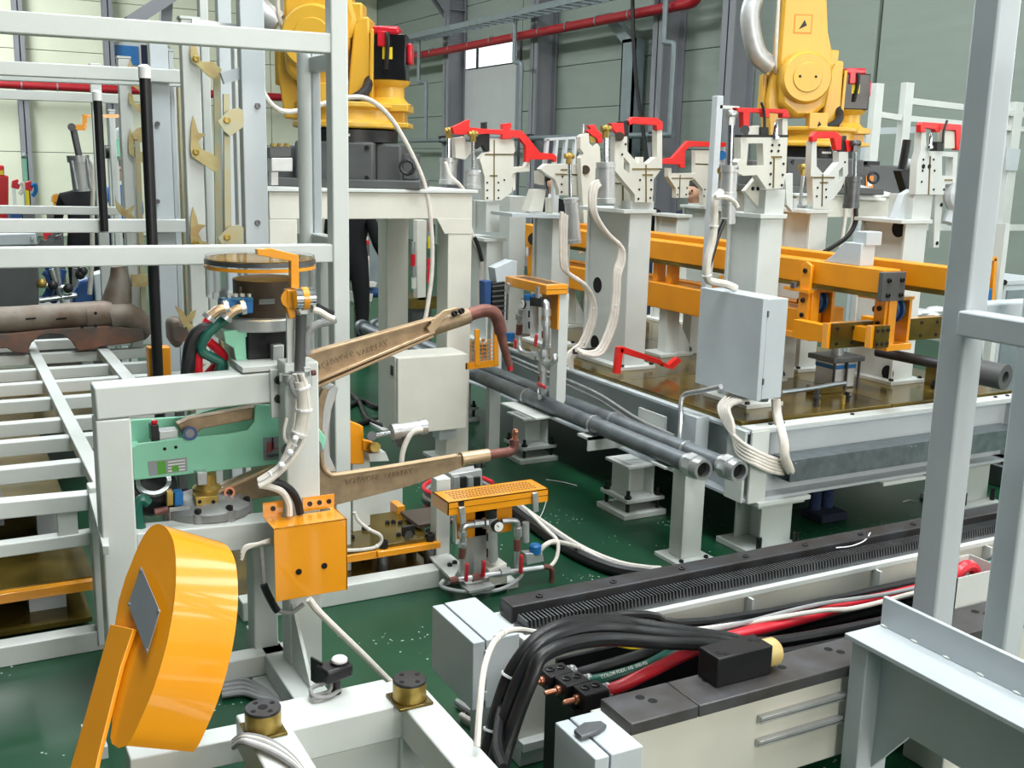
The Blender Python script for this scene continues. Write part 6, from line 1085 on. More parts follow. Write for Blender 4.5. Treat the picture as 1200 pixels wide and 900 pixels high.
part('body', MB().bb(a, b_, 5.79, 5.995, z0, z1), 'ivory', bx1, .004); part('door', MB().bb(a+.002, b_-.002, 5.75, 5.785, z0+.002, z1-.002), 'ivory', bx1, .004); part('lock', MB().bb(a-.003, a, 5.82, 5.86, z1-.12, z1-.06), 'black', bx1); part('bracket', MB().bb(b_-.12, b_, 5.9, 6.0, z0-.1, z0), 'pale_grey', bx1)
def robot(lab, base, s, xr_, extra=0):
    M = Matrix.Translation(base) @ Matrix(((RT.x, .475, 0, 0), (RT.y, .88, 0, 0), (0, 0, 1, 0), (0, 0, 0, 1))) @ Matrix.Scale(s, 4)
    t = thing('industrial_robot', lab, 'robot', base, 'yellow industrial robots')
    B = lambda: MB(M)
    b = part('base', B().bb(-.3, .17, -.3, .3, .03, .27), 'charcoal', t, .015); part('base', B().bb(.17, .32, -.2, .25, .03, .26), 'charcoal', t, .012); part('base', B().bb(-.55, -.3, -.2, .25, .03, .24), 'charcoal', t, .012)
    for x in (-.26, .13):
        for z in (.06, .235): q = M @ V((x, -.302, z)); bolt(b, q, -FW, .014*s, .01)
    part('foot_plate', B().bb(-.62, .45, -.34, .36, 0, .05), 'charcoal', t, .006); part('side_block', B().bb(.32, .4, -.1, .2, .05, .21), 'charcoal', t, .008)
    part('eye_bolt', MB(M).tube([(.37+.04*math.cos(a), -.3, .13+.04*math.sin(a)) for a in [i*math.pi/6 for i in range(13)]], .012, 8, sm=False), 'dark_steel', t); part('eye_bolt', MB(M).tube([(-.48+.04*math.cos(a), -.3, .13+.04*math.sin(a)) for a in [i*math.pi/6 for i in range(13)]], .012, 8, sm=False), 'dark_steel', t)
    rg2 = part('turn_ring', B().lathe([(.3, .27), (.3, .34), (.27, .35)], (-.02, 0, 0), Z, 40), 'black', t); part('ring_print', B().bb(-.04, .03, -.302, -.3, .3, .315), 'label_white', rg2)
    cr = part('carousel', B().lathe([(.33, .35), (.345, .355), (.345, .385), (.3, .39), (.29, .46), (.33, .47), (.33, .5)], (-.02, 0, 0), Z, 40).bb(.05, .36, -.17, .17, .36, .39).bb(.05, .36, -.17, .17, .455, .5).bb(.1, .33, -.12, .12, .38, .46), 'robot_yellow', t, .006)
    part('cheek', B().prism([(-.02, -.12, .48), (.03, -.12, .95), (.07, -.12, 1.0), (.12, -.12, 1.0), (.14, -.12, .5)], (0, .28, 0)), 'robot_yellow', t, .012); part('cheek', B().prism([(-.4, -.1, .4), (-.44, -.1, .7), (-.42, -.1, .92), (-.34, -.1, .92), (-.32, -.1, .6), (-.28, -.1, .4)], (0, .28, 0)), 'robot_yellow', t, .012); part('cheek_cover', B().bb(-.47, -.43, -.02, .12, .6, .9), 'robot_yellow', t, .01); part('cheek_rib', B().prism([(.12, -.14, .45), (.145, -.14, .45), (.15, -.14, .93), (.13, -.14, .93)], (0, .1, 0)), 'robot_yellow', t, .004)
    dz = .86; dxx = -.19
    part('shoulder_drum', B().lathe([(.175, 0), (.19, .02), (.195, .05), (.195, .4)], (dxx, -.28, dz), (0, 1, 0), 40), 'robot_yellow', t); part('drum_belly', B().prism([(dxx-.19, -.22, dz), (dxx-.17, -.22, dz-.2), (dxx-.05, -.22, dz-.29), (dxx+.08, -.22, dz-.29), (dxx+.17, -.22, dz-.2), (dxx+.19, -.22, dz)], (0, .34, 0)), 'robot_yellow', t, .03); cp = part('drum_cap', B().lathe([(.105, 0), (.11, .004), (.11, .012)], (dxx, -.29, dz), (0, 1, 0), 32), 'robot_yellow', t)
    for x in (-.06, .06): bolt(cp, M @ V((dxx+x, -.291, dz+.005)), -FW, .01*s, .002, 'hole', 'hole')
    ar = part('lower_arm', B().prism([(dxx-.2, -.14, dz+.05), (dxx-.19, -.14, dz+1.3), (dxx+.14, -.14, dz+1.3), (dxx+.12, -.14, dz+.75), (dxx+.17, -.14, dz+.35), (dxx+.24, -.14, dz+.12), (dxx+.2, -.14, dz)], (0, .22, 0)), 'robot_yellow', t, .025)
    part('arm_boss', B().bb(dxx+.14, dxx+.27, -.12, .08, dz+.1, dz+.22), 'robot_yellow', t, .012)
    for z in (dz+.33, dz+.6): lb_ = part('warning_label', B().bb(dxx-.1, dxx+.04, -.142, -.14, z, z+.14), 'label_orange', ar); part('label_print', B().bb(dxx-.09, dxx+.03, -.1435, -.142, z+.01, z+.13), 'robot_yellow', lb_); part('label_mark', B().prism([(dxx-.06, -.145, z+.03), (dxx-.02, -.145, z+.1), (dxx+.0, -.145, z+.06)], (0, .001, 0)), 'black', lb_)
    part('motor_pedestal', B().lathe([(.15, .5), (.12, .515), (.1, .54), (.1, .6), (.13, .62), (.14, .64)], (.22, 0, 0), Z, 28), 'robot_yellow', t); mo = part('motor', B().bb(.12, .34, -.12, .1, .64, .91), 'black_gloss', t, .008); part('motor_cap', B().bb(.14, .3, -.13, .08, .9, .95), 'red_gloss', mo, .015); part('motor_cap', B().bb(.17, .24, -.135, -.12, .83, .92), 'red_gloss', mo, .008); part('side_cap', B().bb(.34, .37, -.06, .08, .74, .86), 'red_gloss', mo, .01); part('motor_label', B().bb(.2, .26, -.122, -.12, .76, .83), 'label_yellow', mo); part('plug', B().tube([(.23, -.14, .91), (.235, -.15, .87), (.23, -.14, .78), (.22, -.13, .7)], .014, 8), 'black', mo)
    part('dress_pack', B().tube([(dxx-.42, -.05, 1.9), (dxx-.4, -.08, 1.5), (dxx-.43, -.1, 1.3), (dxx-.36, -.1, 1.05), (dxx-.24, -.08, .95)], .075, 12), 'alu', t)
    part('arm_cable', B().tube([(dxx-.24, -.16, 1.9), (dxx-.23, -.16, 1.3), (dxx-.22, -.15, 1.0), (dxx-.2, -.1, .9)], .013, 8), 'cable_white', t); part('cable_hose', B().tube([(-.1, -.3, .52), (.0, -.26, .5), (.1, -.2, .56), (.12, -.1, .64)], .03, 10), 'rubber', t); part('cable_plate', B().bb(-.16, -.02, -.32, -.2, .48, .6), 'robot_yellow', t, .005)
    return t
r1b = V((ony(440, 213, 6.45).x-.15, 6.45, zc)); robot('large yellow robot behind the white cage post', r1b, 1.0, xr)
cable('robot_cable', [ony(x, y, 6.0-.0*i) for i, (x, y) in enumerate(((300, 92), (318, 122), (338, 131), (370, 124), (410, 114), (435, 118), (460, 141), (485, 185), (500, 225), (506, 275), (506, 320), (500, 365), (493, 395)))], .014, 'cable_white', 'long white cable arching from robot over the pedestal edge', n=8)
gv = thing('valve_bank', 'aluminium valve bank with black fittings on the pedestal beside the cage pole', 'valve block', ony(330, 212, 5.95)); part('block', MB().prism(tr([(318, 185), (343, 185), (343, 201), (318, 201)], 5.95), (0, .08, 0)), 'alu', gv, .004); part('cap_row', MB().prism(tr([(316, 172), (341, 170), (341, 184), (316, 185)], 5.95), (0, .08, 0)), 'charcoal', gv, .004); part('foot', MB().prism(tr([(318, 201), (326, 201), (326, 217), (318, 217)], 5.98), (0, .05, 0)), 'alu', gv)
for i in range(3): part('fitting', MB().cyl(ony(320+8*i, 168, 5.96), ony(320+8*i, 172, 5.96), .016, n=8), 'brass', gv)
p2 = copy_tree(p1, None, (3.9, .0, .0), 'white steel portal pedestal under the robot with warning labels on its arm')
r2b = V((ony(985, 232, 6.3).x-.29, 6.3, zc)); robot('yellow robot beyond the red portal clamp, beside the sage wall', r2b, .97, 0)
cc2 = thing('cable_cabinet', 'charcoal cabinet with orange sticker beside the black hand lever', 'cabinet', (6.2, 6.1, zc)); a, b_ = ony(1018, 215, 6.05).x, ony(1058, 215, 6.05).x
part('body', MB().bb(a, b_+.1, 6.05, 6.35, zc, ony(1040, 194, 6.05).z), 'charcoal', cc2, .01); part('lid', MB().bb(a+.02, a+.15, 6.1, 6.3, ony(1040, 194, 6.05).z, ony(1040, 194, 6.05).z+.03), 'black', cc2); part('sticker', MB().prism(tr([(1015, 206), (1024, 206), (1023, 220), (1015, 220)], 6.03), (0, .003, 0)), 'label_orange', cc2); part('sticker_print', MB().prism(tr([(1017, 212), (1022, 212), (1022, 218), (1017, 218)], 6.028), (0, .002, 0)), 'label_white', cc2)
ps_ = thing('paper_sheets', 'white paper sheets lying on the pedestal edge by the charcoal cabinet', 'paper', ony(1020, 232, 5.95)); part('sheet', MB().prism(tr([(1006, 216), (1044, 226), (1040, 230), (1010, 232), (1004, 226)], 5.95), (0, .2, .01)), 'paper', ps_); part('sheet', MB().prism(tr([(1006, 228), (1038, 232), (1038, 235), (1006, 234)], 5.93), (0, .22, 0)), 'paper', ps_)
cable('robot_cable', tr([(975, 170), (985, 195), (992, 225), (990, 260), (985, 290)], 5.97), .013, 'cable_white', 'white cable hanging down before the labelled robot arm'); cable('robot_cable', tr([(1003, 244), (1002, 262), (992, 278), (975, 290), (966, 295)], 4.7), .014, 'cable_black', 'black hose curving from forked clamp cylinder to the beam', 'hose'); cable('robot_cable', tr([(1000, 244), (998, 264), (988, 282), (968, 296)], 4.72), .01, 'cable_white', 'white hose beside the black hose from the forked clamp cylinder', 'hose')
# ================================================================== people
def person_mesh(pose):
    J = {'pel': (0, 0, .95, .15, .12), 'spi': (0, 0, 1.15, .145, .11), 'che': (0, 0, 1.35, .17, .12), 'nek': (0, .0, 1.48, .06, .06), 'nk2': (0, -.015, 1.54, .055, .055), 'hd0': (0, -.025, 1.60, .075, .085), 'hd1': (0, -.02, 1.68, .08, .095), 'hd2': (0, -.005, 1.745, .055, .065), 'nos': (0, -.125, 1.655, .012, .012)}
    E_ = [('pel', 'spi'), ('spi', 'che'), ('che', 'nek'), ('nek', 'nk2'), ('nk2', 'hd0'), ('hd0', 'hd1'), ('hd1', 'hd2'), ('hd1', 'nos')]
    for s, n in ((-1, 'l'), (1, 'r')):
        fwd = pose.get('arm', .1); J['sh'+n] = (s*.19, 0, 1.40, .065, .065); J['el'+n] = (s*.25, -.02-fwd*.3, 1.13, .048, .048); J['wr'+n] = (s*.22, -.1-fwd*1.6, .95+fwd*.55, .034, .034); J['pa'+n] = (s*.215, -.15-fwd*1.8, .9+fwd*.58, .034, .022); J['hn'+n] = (s*.21, -.17-fwd*1.95, .84+fwd*.62, .018, .014)
        J['ea'+n] = (s*.085, -.01, 1.665, .012, .02); E_ += [('che', 'sh'+n), ('sh'+n, 'el'+n), ('el'+n, 'wr'+n), ('wr'+n, 'pa'+n), ('pa'+n, 'hn'+n), ('hd1', 'ea'+n)]
        for k_, (dx, dz) in enumerate(((-.025, .0), (-.008, -.02), (.01, -.02), (.026, -.012))):
            J['f%d%s' % (k_, n)] = (s*.212+dx, -.2-fwd*2.0, .80+fwd*.64-dz, .009, .009); E_.append(('hn'+n, 'f%d%s' % (k_, n)))
        J['th'+n] = (s*.175, -.2-fwd*1.85, .88+fwd*.6, .01, .01); E_.append(('pa'+n, 'th'+n))
        J['hp'+n] = (s*.095, 0, .9, .1, .1); J['kn'+n] = (s*.11, -.02, .5, .068, .068); J['an'+n] = (s*.115, .02, .1, .046, .046); J['to'+n] = (s*.125, -.15, .045, .04, .032)
        E_ += [('pel', 'hp'+n), ('hp'+n, 'kn'+n), ('kn'+n, 'an'+n), ('an'+n, 'to'+n)]
    nm = list(J); me = bpy.data.meshes.new('person'); me.from_pydata([J[n][:3] for n in nm], [(nm.index(a), nm.index(b)) for a, b in E_], [])
    o = bpy.data.objects.new('person', me); COL.objects.link(o); o.modifiers.new('skin', 'SKIN'); sd = o.modifiers.new('sub', 'SUBSURF'); sd.levels = 2; sd.render_levels = 2
    for i, n in enumerate(nm): me.skin_vertices[0].data[i].radius = J[n][3:5]; me.skin_vertices[0].data[i].use_root = (n == 'pel')
    bpy.context.view_layer.update(); dg = bpy.context.evaluated_depsgraph_get(); m2 = bpy.data.meshes.new_from_object(o.evaluated_get(dg)); bpy.data.objects.remove(o)
    m2.polygons.foreach_set('use_smooth', [True]*len(m2.polygons)); return m2
PM = [person_mesh({'arm': .08}), person_mesh({'arm': .17})]
def person(lab, base, face, pose, top, trousers, hair=True, sc=1.0):
    me = PM[pose].copy(); me.materials.clear()
    for m in (top, trousers, 'skin', 'black'): me.materials.append(MAT[m])
    for p in me.polygons:
        c = p.center
        p.material_index = 2 if (c.z > 1.5 or (abs(c.x) > .13 and c.y < -.14-(.12 if pose else .02) and c.z > .7)) else (0 if c.z > .93 or abs(c.x) > .2 and c.z > .7 else (3 if c.z < .11 else 1))
    o = bpy.data.objects.new('person', me); COL.objects.link(o); base = V(base); base.z = 0; o.location = base; ORG[o.name] = base; d = V(face)-base; o.rotation_euler.z = math.atan2(d.x, -d.y); o.scale = (sc, sc, sc); props(o, lab, 'person')
    def child(nm, b, m):
        q = bpy.data.objects.new(nm, mesh_of(nm, b, V((0, 0, 0)))); q.data.materials.append(MAT[m]); COL.objects.link(q); q.parent = o
    hb = MB()
    vs_ = []; n = 14
    hb.ball((0, .022, 1.712), .115, 14, (.88, .98, .8)).ball((0, .05, 1.65), .085, 12, (.9, .7, 1)); child('hair', hb, 'hair')
    for s in (-1, 1): child('eye', MB().ball((s*.032, -.1, 1.672), .011, 8), 'hair')
    child('collar', MB().lathe([(.07, 0), (.062, .05)], (0, -.008, 1.485), Z, 16), 'cloth_white' if top != 'cloth_white' else 'cloth_blue')
    return o
def at(x, y, dist): return CAM+ray(x, y)*dist
person('person with black hair, black jacket and white collar behind the brass knob clamp', at(649, 214, 12.5), at(900, 300, 9), 0, 'cloth_black', 'navy')
person('person in dark jacket facing the forked clamps, behind the red ramp arm', at(815, 214, 11.5), at(500, 300, 9), 1, 'navy', 'jeans', sc=.98)
person('person in black coat half hidden behind the tall drilled column unit', at(757, 216, 12.2), at(900, 300, 14), 1, 'cloth_black', 'jeans', sc=.97)
person('person in black clothes standing behind the chrome gun cylinder at the racks', at(93, 190, 11.5), at(60, 180, 16), 1, 'cloth_black', 'cloth_black')
person('person in black trousers standing beyond the pedestal opening', at(410, 205, 9.6), at(600, 300, 14), 0, 'cloth_black', 'cloth_black')
person('person in blue shirt reaching out between the rack posts', at(140, 180, 13.5), at(0, 200, 10), 1, 'cloth_blue', 'navy')
# ================================================================== background machines
fn = thing('wire_fence', 'white tube safety fence panels between the labelled robot and the sage wall', 'guard fence', (7.5, 6.9, 0)); Y = 6.9
def fx(x, y): return ony(x, y, Y)
for x0, x1, yt in ((1023, 1032, 97), (1058, 1067, 96), (1187, 1197, 119)):
    a, b_ = fx(x0, 150).x, fx(x1, 150).x; part('post', MB().bb(a, b_, Y, Y+.07, 0, fx(x0, yt).z), 'white', fn, .004)
for p, q, h in (((1067, 118), (1260, 141), .055), ((1068, 139), (1260, 157), .05), ((1032, 134), (1058, 138), .05), ((1090, 267), (1260, 267), .06)): part('rail', MB().bar(fx(*p)+V((0, .035, 0)), fx(*q)+V((0, .035, 0)), .05, h), 'white', fn, .003)
part('low_rail', MB().bar(ony(1010, 154, 7.6), ony(1080, 152, 7.6), .05, .06), 'pale_grey', fn); part('low_post', MB().bb(ony(1015, 154, 7.6).x-.03, ony(1015, 154, 7.6).x+.03, 7.58, 7.62, 0, ony(1015, 152, 7.6).z), 'pale_grey', fn); part('sign_plate', MB().prism([fx(x, y)-V((0, .02, 0)) for x, y in ((1178, 173), (1194, 175), (1190, 200), (1176, 199))], (0, .01, 0)), 'pale_grey', fn); part('inner_post', MB().bb(fx(1097, 280).x, fx(1104, 280).x, Y-.3, Y-.24, 0, fx(1100, 228).z), 'white', fn)
cb = thing('equipment_cabinet', 'blue grey equipment cabinet with round latch past the guard rail', 'cabinet', (6.3, 5.2, 0)); a, b_ = ony(1175, 350, 5.4).x, ony(1225, 350, 5.4).x
part('body', MB().bb(a, b_, 5.4, 5.9, .1, ony(1185, 334, 5.4).z), 'pale_grey', cb, .006); part('lid', MB().bb(a-.01, b_+.01, 5.39, 5.91, ony(1185, 334, 5.4).z, ony(1185, 328, 5.4).z), 'pale_grey', cb, .004); part('latch', MB().cyl(ony(1177, 331, 5.38), ony(1177, 331, 5.42), .022, n=12), 'black', cb); part('plinth', MB().bb(a, b_, 5.42, 5.88, 0, .1), 'black', cb); part('door', MB().bb(a+.03, b_-.03, 5.385, 5.4, .2, ony(1185, 340, 5.4).z), 'tray_grey', cb)
ys_ = thing('feed_unit', 'orange and blue feed unit standing behind the guard post', 'machine', (5.7, 5.0, 0)); q0 = ony(1158, 345, 5.1)
part('orange_frame', MB().bar(ony(1153, 303, 5.1), ony(1166, 303, 5.1), .03, .03).bar(ony(1165, 303, 5.1), ony(1162, 352, 5.1), .03, .03, X1), 'orange', ys_); part('orange_slide', MB().prism(tr([(1151, 318), (1160, 318), (1158, 343), (1150, 343)], 5.1), (0, .08, 0)), 'amber', ys_, .004); part('blue_body', MB().prism(tr([(1148, 343), (1163, 338), (1162, 352), (1148, 356)], 5.08), (0, .1, 0)), 'blue', ys_, .004); part('orange_base', MB().prism(tr([(1142, 400), (1152, 398), (1150, 440), (1140, 440)], 5.1), (0, .1, 0)), 'amber', ys_); part('stand', MB().bb(q0.x-.06, q0.x+.02, 5.1, 5.2, 0, q0.z), 'white', ys_); part('stand', MB().bb(q0.x+.1, q0.x+.15, 5.1, 5.2, 0, q0.z+.5), 'white', ys_)
pm = thing('pump_unit', 'blue pump unit with black motor beside the table end', 'pump', onz(1195, 560, 0)); _q = ony(1188, 500, 4.15)
part('casing', MB().cyl(_q+V((0, 0, -.05)), _q+V((.3, 0, -.05)), .09, n=18), 'blue', pm); part('motor', MB().cyl(_q+V((-.04, .02, -.18)), _q+V((.25, .02, -.18)), .08, n=18), 'black', pm); part('base', MB().bb(_q.x-.08, _q.x+.35, 4.05, 4.3, 0, _q.z-.24), 'steel', pm, .01); part('terminal', MB().box(_q+V((.05, -.08, .05)), (.1, .06, .08)), 'black', pm, .006)
for i in range(3): cable('air_hose', [ony(1182+i*3, 520-6*i, 4.0), ony(1188, 500-6*i, 3.98), ony(1200, 482-6*i, 4.0), ony(1220, 470-6*i, 4.0)], .013, 'cable_white', 'white hose arching out over the blue pump unit', 'hose', 'white hoses over the pump')
# left background
cd = thing('control_desk', 'grey control desk with pale hinged lid behind the racks', 'control desk', (.3, 9.0, 0)); Y = 9.2
part('lid', MB().prism(tr([(-60, 276), (42, 273), (44, 287), (-60, 290)], Y), (0, .5, 0)), 'pale_grey', cd, .01); part('body', MB().prism(tr([(-60, 290), (45, 288), (46, 420), (-60, 430)], Y+.02), (0, .5, 0)), 'charcoal', cd, .01); part('latch', MB().bar(ony(36, 279, Y-.02), ony(40, 279, Y-.02), .03, .02), 'zinc', cd)
wc = thing('weld_clamp', 'chrome welding clamp cylinder hung from an orange angled arm', 'clamp', ony(97, 300, 8.8)); Y = 8.8
part('orange_arm', MB().prism(tr([(145, 134), (97, 134), (96, 146), (84, 146), (84, 152), (100, 153), (102, 148), (102, 138), (145, 138)], Y), (0, .05, 0)), 'orange', wc); part('rod', MB().cyl(ony(86, 152, Y), ony(93, 185, Y), .025, n=10), 'steel', wc); part('pin', MB().cyl(ony(84, 149, Y-.04), ony(84, 149, Y+.08), .03, n=10), 'steel', wc); part('cylinder', MB().cyl(ony(92, 184, Y), ony(97, 224, Y), .07, n=16), 'alu', wc); part('collar', MB().cyl(ony(91, 182, Y), ony(92, 190, Y), .08, n=16), 'zinc', wc); part('tie_rod', MB().cyl(ony(84, 188, Y-.06), ony(90, 222, Y-.06), .012, n=8), 'zinc', wc); part('tie_rod', MB().cyl(ony(101, 186, Y-.06), ony(106, 220, Y-.06), .012, n=8), 'zinc', wc); part('hose', MB().tube(tr([(104, 186), (109, 200), (108, 260), (108, 300), (105, 345)], Y), .018, 8), 'cable_white', wc); part('post', MB().bb(ony(143, 200, Y).x, ony(146, 200, Y).x+.03, Y, Y+.06, 0, ony(144, 134, Y).z), 'white', wc)
gm = thing('drive_motor', 'mint green drive unit with a black motor between the rack posts', 'motor', ony(135, 190, 9.5)); Y = 9.5
part('body', MB().prism(tr([(131, 163), (146, 160), (146, 184), (131, 185)], Y), (0, .15, 0)), 'mint', gm, .01); part('motor', MB().cyl(ony(123, 178, Y+.05), ony(132, 178, Y+.05), .055, n=14), 'black', gm); part('stand', MB().bb(ony(136, 220, Y).x-.04, ony(136, 220, Y).x+.04, Y+.05, Y+.13, 0, ony(136, 184, Y).z), 'white', gm); part('cable', MB().tube(tr([(135, 163), (138, 153), (144, 152)], Y), .02, 8), 'pale_grey', gm)
hy = thing('hydraulic_unit', 'steel linkage with blue hoses behind the pressed subframe', 'machine', (1.0, 9.3, 0)); Y = 9.3
for i, pts in enumerate(([(52, 318), (58, 325), (58, 340), (52, 350), (46, 351)], [(74, 316), (70, 330), (68, 345), (60, 355)], [(56, 312), (60, 318), (64, 330)])): part('blue_hose', MB().tube(tr(pts, Y), .03, 8), 'blue_roller', hy)
for a, b_ in (((60, 315), (75, 358)), ((66, 312), (70, 340)), ((46, 352), (90, 346)), ((48, 334), (84, 338)), ((88, 314), (88, 336))): part('link', MB().cyl(ony(*a, Y-.05), ony(*b_, Y-.05), .022, n=10), 'zinc', hy)
for x, y in ((49, 332), (62, 334), (80, 338), (94, 322), (97, 318)): part('joint', MB().ball(ony(x, y, Y-.08), .04, 10), 'brass' if x < 60 else 'dark_steel', hy)
part('casting', MB().prism(tr([(86, 345), (94, 330), (106, 325), (112, 352), (100, 362), (84, 362)], Y+.05), (0, .2, 0)), 'blue_roller', hy, .02); part('grey_box', MB().prism(tr([(110, 322), (124, 318), (126, 352), (112, 354)], Y), (0, .2, 0)), 'pale_grey', hy, .01); part('base', MB().prism(tr([(44, 360), (128, 356), (128, 480), (44, 484)], Y+.05), (0, .4, 0)), 'steel', hy)
lk = thing('link_stand', 'steel scissor links on a red bracket above the control desk', 'machine', ony(62, 262, 10.5)); Y = 10.5
for a, b_ in (((44, 288), (74, 276)), ((60, 276), (74, 284)), ((46, 282), (66, 290))): part('link', MB().bar(ony(*a, Y), ony(*b_, Y), .03, .04), 'steel', lk)
part('red_bracket', MB().prism(tr([(50, 273), (62, 273), (60, 281), (54, 284)], Y+.03), (0, .05, 0)), 'red_gloss', lk); part('pole', MB().bb(ony(62, 300, Y).x-.03, ony(62, 300, Y).x+.03, Y+.03, Y+.09, 0, ony(62, 276, Y).z), 'steel', lk)
rm = thing('press_machine', 'red machine with a stepped top by the cream wall', 'machine', (1.5, 18.5, 0)); Y = 18.5
part('body', MB().prism(tr([(-25, 206), (10, 206), (10, 262), (-25, 262)], Y), (0, .9, 0)), 'label_red', rm, .02); part('top', MB().prism(tr([(-20, 194), (5, 194), (5, 207), (-20, 207)], Y+.1), (0, .5, 0)), 'label_red', rm, .02); part('panel', MB().prism(tr([(0, 200), (4, 200), (4, 205), (0, 205)], Y), (0, .05, 0)), 'label_yellow', rm); part('base', MB().bb(ony(-25, 262, Y).x, ony(10, 262, Y).x, Y, Y+.9, 0, ony(0, 261, Y).z), 'charcoal', rm)
gp_ = thing('signal_pole', 'slim green pole standing against the cream wall', 'pole', (2.0, 19, 0)); _p = ony(28.5, 183, 19); part('rod', MB().cyl((_p.x, 19, 0), (_p.x, 19, _p.z), .035, n=10), 'mint', gp_); part('cap', MB().ball((_p.x, 19, _p.z), .05, 8), 'tray_grey', gp_)
for i, (x, yt, c, h, lab) in enumerate(((18, 212, 'label_white', 34, 'small white stemmed red jig by the cream wall beyond the cage rails'), (33, 214, 'label_yellow', 30, 'small yellow stemmed red jig by the cream wall beyond the cage rails'), (65, 229, 'orange', 16, 'tiny orange jig near the cream wall base'))):
    t = thing('far_jig', lab, 'jig', onz(x, 262, 0) if False else (ony(x, 240, 17).x, 17, 0)); Y = 17
    part('stem', MB().bb(ony(x-2, 240, Y).x, ony(x+2, 240, Y).x, Y, Y+.1, 0, ony(x, yt+8, Y).z), c, t); part('head', MB().prism(tr([(x-4, yt+8), (x-3, yt), (x+3, yt-2), (x+6, yt+5), (x+4, yt+10)], Y), (0, .2, 0)), 'red_gloss' if i < 2 else 'orange', t); part('hose', MB().tube(tr([(x+4, yt+4), (x+8, yt+2), (x+9, yt+10), (x+5, yt+16)], Y), .03, 6), 'cable_white' if i == 0 else 'blue', t)
    part('bed', MB().bb(ony(x-7, 250, Y).x, ony(x+7, 250, Y).x, Y-.1, Y+.5, 0, ony(x, 250, Y).z), 'blue_roller' if i == 0 else 'steel', t)
cl = thing('parts_cart', 'cart of coloured parts glimpsed between the rack posts', 'cart', (2.3, 10, 0)); Y = 10
for i, (x0, x1, y0, y1, c) in enumerate(((201, 212, 170, 184, 'mint'), (203, 213, 186, 212, 'pale_grey'), (203, 212, 214, 250, 'steel'), (203, 215, 320, 340, 'hose_green'), (203, 216, 334, 338, 'hose_red'), (276, 286, 200, 250, 'charcoal'), (203, 214, 252, 320, 'charcoal'))): part('bin', MB().prism(tr([(x0, y0), (x1, y0), (x1, y1), (x0, y1)], Y), (0, .2, 0)), c, cl, .008)
part('frame', MB().bb(ony(200, 345, Y).x, ony(290, 345, Y).x, Y+.05, Y+.35, 0, ony(240, 340, Y).z), 'steel', cl)
# behind the pedestal opening
aj = thing('assembly_jig', 'white jig with red clamps and blue side panel beyond the pedestal', 'jig', (3.4, 10.2, 0)); Y = 10.2
part('blue_panel', MB().prism(tr([(433, 266), (449, 266), (449, 352), (433, 340)], Y), (0, .06, 0)), 'tray_grey', aj, .004); part('gusset', MB().prism(tr([(428, 300), (433, 300), (433, 331), (419, 331)], Y-.05), (0, .05, 0)), 'ivory', aj); part('deck', MB().prism(tr([(415, 331), (442, 331), (440, 336), (416, 337)], Y-.1), (0, .4, 0)), 'ivory', aj); part('cylinder', MB().cyl(ony(417, 343, Y), ony(447, 343, Y), .05, n=14), 'blue_roller', aj); part('body', MB().prism(tr([(416, 343), (438, 343), (436, 354), (417, 356)], Y-.05), (0, .3, 0)), 'ivory', aj, .01); part('foot', MB().prism(tr([(418, 356), (434, 355), (433, 360), (420, 361)], Y), (0, .2, 0)), 'ivory', aj); part('leg', MB().bb(ony(426, 370, Y).x-.05, ony(426, 370, Y).x+.05, Y+.05, Y+.15, 0, ony(426, 358, Y).z), 'charcoal', aj)
rnd = random.Random(5)
for i in range(14): x = 420+rnd.uniform(0, 11); y = 262+i*4.3; part('clamp', MB().prism(tr([(x-3, y), (x+2, y-2), (x+4, y+2), (x-1, y+4)], Y+rnd.uniform(-.1, .1)), (0, .06, 0)), ('label_red', 'zinc', 'red_gloss', 'orange', 'ivory')[i % 5], aj)
part('mast', MB().bb(ony(426, 300, Y).x-.04, ony(426, 300, Y).x+.04, Y+.1, Y+.18, 0, ony(426, 262, Y).z), 'zinc', aj)
tj = thing('tool_rack', 'cream tool rack with red and yellow tools beyond the pedestal legs', 'rack', (3.9, 9.5, 0)); Y = 9.5
part('upright', MB().prism(tr([(489, 258), (500, 258), (499, 352), (489, 352)], Y), (0, .1, 0)), 'ivory', tj, .004); part('shelf', MB().prism(tr([(482, 350), (512, 347), (512, 362), (482, 362)], Y), (0, .4, 0)), 'olive', tj)
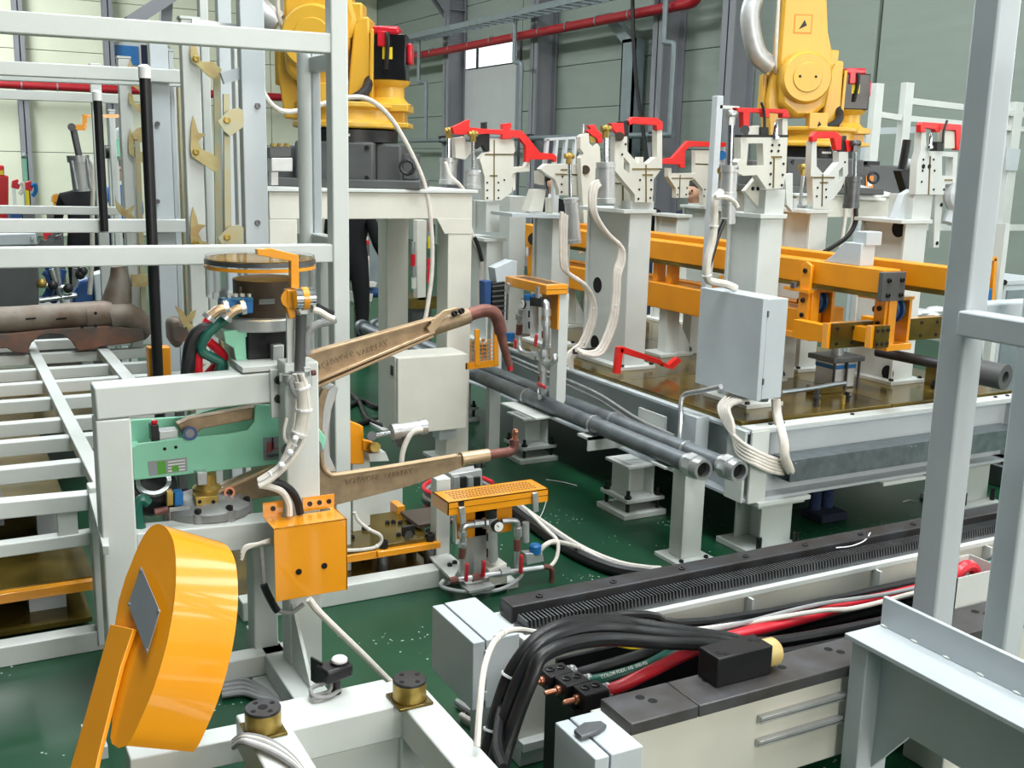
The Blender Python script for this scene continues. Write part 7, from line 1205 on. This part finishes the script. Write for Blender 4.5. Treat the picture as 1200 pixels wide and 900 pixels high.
for i, (x, y, c) in enumerate(((484, 290, 'zinc'), (484, 305, 'red_gloss'), (485, 318, 'zinc'), (485, 331, 'ivory'), (505, 264, 'label_red'), (504, 284, 'label_yellow'), (507, 270, 'navy'), (503, 310, 'hose_red'), (503, 325, 'hose_red'), (508, 300, 'steel'))): part('tool', MB().cyl(ony(x, y-7, Y), ony(x, y+7, Y), .025, n=8), c, tj)
part('leg', MB().bb(ony(497, 370, Y).x-.1, ony(497, 370, Y).x+.1, Y+.05, Y+.3, 0, ony(497, 360, Y).z), 'steel', tj)
# far end of the shuttle
fe = thing('shuttle_end', 'orange end frame with black roller at the shuttle end by the brass knob clamp', 'machine frame', (4.25, 7.5, ZT))
part('plate', MB().prism(trx([(615, 262), (636, 268), (636, 330), (618, 322)], 4.12), (.06, 0, 0)), 'amber', fe, .005); part('roller', MB().cyl(onx(626, 280, 4.08), onx(626, 280, 4.2), .05, n=16), 'black', fe); part('fitting', MB().cyl(onx(617, 290, 4.05), onx(617, 300, 4.05), .03, n=10), 'zinc', fe); part('foot', MB().bb(4.14, 4.2, 7.32, 7.4, .0, onx(630, 326, 4.12).z), 'amber', fe)
for i, (pts, lab) in enumerate((([(640, 562, 0), (660, 565, 0), (676, 569, 0)], 'thin white zip tie scrap lying flat near the table leg'), ([(1058, 588, 0), (1066, 586, 0), (1074, 588, 0)], 'thin white zip tie scrap on the dark floor under the table'), ([(628, 615, 0), (636, 600, 0), (640, 588, 0)], 'thin white zip tie scrap beside the thick floor cable'), ([(494, 848, 0), (500, 842, 0), (507, 838, 0)], 'small white scrap beside the brass stop frame'), ([(540, 842, 0), (546, 833, 0), (549, 825, 0)], 'white zip tie tail under the junction box'))):
    cable('zip_tie_scrap', [onz(x, y, .006) for x, y, z in pts], .0025, 'tie', lab, 'scrap', n=6, k=3)
cable('zip_tie_scrap', [V((2.93, 2.8, .49)), V((3.0, 2.79, .49)), V((3.09, 2.81, .492)), V((3.15, 2.84, .505))], .0022, 'tie', 'curved white zip tie lying on the toothed rack', 'scrap', n=6, k=4)
cable('signal_cable', pz([(724, 756, .45), (745, 760, .45), (770, 758, .45), (800, 752, .45)]), .006, 'label_yellow', 'thin yellow lead among the black trough cables')
